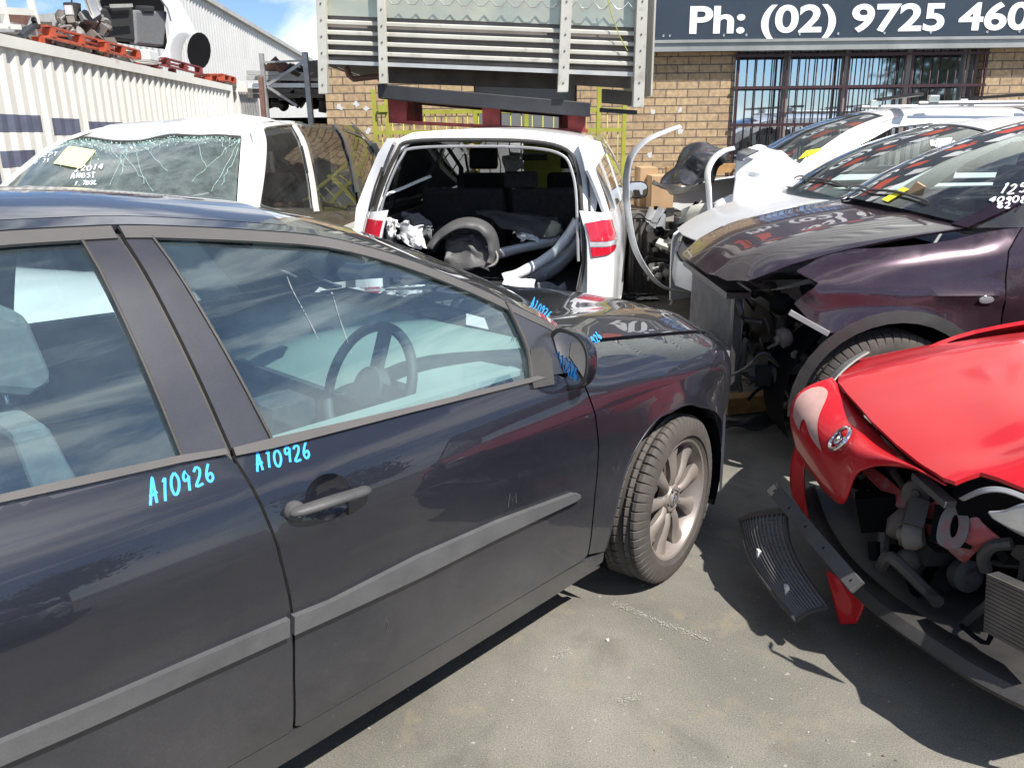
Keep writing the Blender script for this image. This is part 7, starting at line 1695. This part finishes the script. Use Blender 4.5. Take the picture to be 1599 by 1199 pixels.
MB().bar(at(173,10,YS-.35), at(206,9,YS-.35), .03, .05).build('seat_top_rail', M['guard_in'], shell)
# red/orange pallets under and beside
def opallet(x0, y0, x1, y1, Y, label, w=1.0, m='pallet_orange', h=.13):
    a, b = at(x0, y0, Y), at(x1, y1, Y); a.z = b.z = max(CT, (a.z + b.z)/2); e = empty('orange_pallet', (a + b) / 2, label, 'pallet', 'orange pallets on the container')
    L = (b - a).length; d = (b - a).normalized()
    for j, zz in enumerate((.012, h)):
        for i in range(5 if j else 3):
            off = V((-d.y, d.x, 0)) * (i * w / (4 if j else 2)); MB().bar(a + off + V((0,0,zz)), b + off + V((0,0,zz)), .09, .02).build('board', M[m], e)
    for i in range(3):
        for k in range(3):
            c = a.lerp(b, .06 + .44 * i) + V((-d.y, d.x, 0)) * (k * w / 2) + V((0,0,h/2)); MB().box(c, (.12,.10,h - .035)).build('block', M[m], e)
    return e
opallet(72, 62, 168, 80, .15, 'orange pallet under greasy engine parts on the container roof')
opallet(160, 82, 216, 93, .05, 'orange pallet nearest the dark seats on the container roof')
opallet(256, 104, 314, 117, .10, 'red pallet under the white body shell wheel arch', m='pallet_red')
opallet(345, 126, 366, 131, .1, 'small orange pallet at the far end of the container roof', w=.5)
r = random.Random(77)
class CB: P = staticmethod(lambda u, y, z: V((u, y, z)))
pa = at(82, 55, .5); pb = at(185, 72, .5); wv = (pb - pa); wv.z = 0; Lp = wv.length; wv.normalize()
class CB2: P = staticmethod(lambda u, y, z: V((pa.x, pa.y, 0)) + wv*u - cn3*y + V((0,0,z)))
sc2 = empty('scrap_heap', ((pa.x+pb.x)/2, (pa.y+pb.y)/2, CT + .15), 'heap of greasy grey suspension parts on the orange pallet', 'scrap heap')
clutter(CB2, sc2, 0, Lp, -.2, .4, CT + .17, CT + .36, 60, 5, ('grime','junkgrey','black'), big=1.9); clutter(CB2, sc2, Lp*.25, Lp*.8, -.2, .3, CT + .32, CT + .6, 30, 6, ('grime','junkgrey'), big=1.9)
MB().box(at(226,88,.1) , (.3,.35,.16)).build('white_tub', M['junkwhite'], sc2, bev=.02)
bk = at(114, 18, .6); bo = MB().lathe([(-.12,.0),(-.12,.09),(.1,.115),(.1,.10),(-.1,.08)], Matrix.Translation(bk), 16).build('hanging_bin', M['black'], None); tag(bo, 'small dark bin with pale scraps at the top left against the sky', 'bin')
MB().box(bk + V((0,-.1,.0)), (.1,.06,.12)).build('label', M['junkwhite'], bo)
MB().tube([bk + V((0,0,.1)), bk + V((.02,.1,.9))], .012, 6).build('pole', M['zinc'], bo)
# open flatbed corner at the top left
fb = empty('rack_corner', at(30, 40, .2), 'cream framed steel stillage hanging over the container edge at top left', 'stillage')
mb = MB(); y = .2
for (x0,y0,x1,y1,w,h) in ((45,-10,57,38,.07,.05),(-20,15,52,20,.05,.07),(-20,40,30,43,.05,.05),(0,-10,10,42,.07,.05)): mb.bar(at(x0,y0,y), at(x1,y1,y), w, h)
mb.build('frame', M['contain'], fb)
mb = MB(); mb.bar(at(57,38,y), at(32,58,y), .06, .05); mb.bar(at(-20,52,y), at(34,60,y), .05, .05); mb.bar(at(52,30,y), at(60,44,y), .05,.05); mb.build('brace', M['steel_blk'], fb)
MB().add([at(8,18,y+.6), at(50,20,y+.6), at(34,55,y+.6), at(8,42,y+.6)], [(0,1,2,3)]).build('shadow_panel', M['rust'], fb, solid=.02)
MB().box(at(14,47,y+.3), (.4,.5,.10)).build('tray', M['zinc'], fb)
# second cabinet beyond the container's end
a = on_y(342, 126, 20.2); b = on_y(400, 140, 20.2)
cab = empty('steel_cabinet', ((a.x+b.x)/2, 20.2, 0), 'pale steel cabinet with shaded shelves past the container end', 'cabinet')
MB().box(((a.x + on_y(368,126,20.2).x)/2, 20.6, a.z/2), (on_y(368,126,20.2).x - a.x, .7, a.z)).build('body', M['contain'], cab, bev=.02)
for y0 in (132, 148): p = on_y(355, y0, 20.15); MB().box((p.x, 20.22, p.z), (.36,.06,.12)).build('shelf_opening', M['grime'], cab)
mb = corr_wall((on_y(372,142,20.4).x, 20.4), (on_y(402,142,20.4).x, 20.4), lambda t: 0, lambda t: on_y(385,143,20.4).z, .06, .012, MB()); mb.build('door', M['zinc'], cab, fixn=False)
MB().bar(on_y(370,141,20.3), on_y(404,142,20.3), .06, .07).build('lintel', M['contain'], cab)
# ------------------------------------------------------------------ steel storage rack with scrap
RY = 10.6
rack = empty('storage_rack', (on_y(450,120,RY).x, RY, 0), 'galvanised steel storage rack stacked with scrap, left of the slatted tray', 'rack')
def up_(px0, py0, px1, py1, Y, m, w=.06):
    a, b = on_y(px0, py0, Y), on_y(px1, py1, Y); b = a + (b - a) * (a.z / max(.01, a.z - b.z)); MB().bar(a, b, w, w*.8).build('upright', m, rack)
up_(408,84,416,168,RY, M['zinc']); up_(476,82,484,168,RY, M['zinc'], .075); up_(407,120,411,170,RY-.3, M['rust'])
mb = MB(); mb.bar(on_y(410,98,RY), on_y(474,95,RY), .03, .02); mb.bar(on_y(418,133,RY), on_y(474,97,RY), .035, .035); mb.bar(on_y(418,136,RY), on_y(464,166,RY), .03, .03); mb.build('brace', M['zinc'], rack)
for (x0,y0,x1,y1,m) in ((386,114,500,118,'corr_in'),(386,122,500,124,'corr_in'),(390,134,500,134,'white'),(388,142,505,143,'grime'),(388,150,505,150,'grime')):
    for d in (0, .5, 1.0): MB().bar(on_y(x0,y0,RY+.2) + V((0,d,0)), on_y(x1,y1,RY+.2) + V((0,d,0)), .08, .05).build('shelf_beam', M[m], rack)
p0 = on_y(420, 130, RY + .5); p1 = on_y(500, 100, RY + .5)
hp2 = empty('rack_scrap', ((p0.x+p1.x)/2, RY+.5, p0.z), 'jumbled dark scrap metal on the shelves of the storage rack', 'scrap heap')
clutter(CB, hp2, p0.x, p1.x, RY+.2, RY+.9, p0.z, p1.z - .05, 52, 15, ('grime','junkgrey','rust','black'), big=1.7)
clutter(CB, hp2, p0.x, p1.x + .1, RY+.2, RY+.9, on_y(450,165,RY+.5).z, on_y(450,138,RY+.5).z, 24, 16, ('dark','black','grime'), big=1.8)
clutter(CB, hp2, on_y(480,100,RY+.5).x, on_y(505,100,RY+.5).x, RY+.3, RY+.9, on_y(490,150,RY+.5).z, on_y(490,105,RY+.5).z, 21, 17, ('pallet_orange','rust','grime'), big=1.5)
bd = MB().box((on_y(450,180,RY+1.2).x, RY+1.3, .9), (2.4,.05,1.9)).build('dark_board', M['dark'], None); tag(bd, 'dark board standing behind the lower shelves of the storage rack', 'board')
# ------------------------------------------------------------------ trees and yard behind the camera, seen as reflections
def tree(x, y, h, seed, m='leaf', label=''):
    r = random.Random(seed); e = empty('gum_tree', (x, y, 0), label, 'tree', 'trees behind the yard')
    tp = [V((x, y, 0)), V((x + .1, y, h*.3)), V((x - .1, y + .1, h*.6)), V((x, y, h*.85))]; mb = MB().tube(tp, [h*.03, h*.024, h*.016, h*.006], 8)
    bl = []
    for i in range(9):
        a = r.uniform(0, 6.28); z = h * r.uniform(.35, .75); l = h * r.uniform(.18, .32); q = V((x + math.cos(a)*l, y + math.sin(a)*l, z + l*.6)); mb.tube([V((x, y, z - .1)), (V((x,y,z)) + q)/2 + V((0,0,.1)), q], [h*.010, h*.007, h*.003], 5); bl.append((q, l))
    mb.build('trunk', M['bark'], e)
    mb = MB(); bl.append((V((x, y, h*.85)), h*.2))
    for q, l in bl:
        for k in range(230):
            d = V((r.gauss(0,1), r.gauss(0,1), r.gauss(0,.7))) * l * .42; p = q + d; s_ = r.uniform(.16,.34) * h / 8; n = V((r.uniform(-1,1), r.uniform(-1,1), r.uniform(-.2,1))).normalized(); t_ = n.orthogonal().normalized(); b_2 = n.cross(t_)
            mb.add([p - t_*s_, p - b_2*s_*.45, p + t_*s_, p + b_2*s_*.45], [(0,1,2,3)])
    mb.build('crown', M[m], e, fixn=False)
tree(22, -26, 6.5, 1, 'leaf', 'broad gum tree behind the yard, second from the corner'); tree(30, -19, 8, 2, 'leaf2', 'dark rounded tree behind the yard to the right'); tree(33, -6, 7, 4, 'leaf', 'pale tree furthest right behind the yard')
# a dark parked car behind the camera, mirrored in the navy doors
def copy_tree(o, parent=None):
    c = o.copy(); scene.collection.objects.link(c); c.parent = parent
    for ch in list(o.children): copy_tree(ch, c)
    return c
dc = copy_tree(car); dc.location = (2.75, -2.1, 0); dc.rotation_euler = (0, 0, R(150)); dc['label'] = 'dark parked hatchback behind the viewer, mirrored in the navy doors'
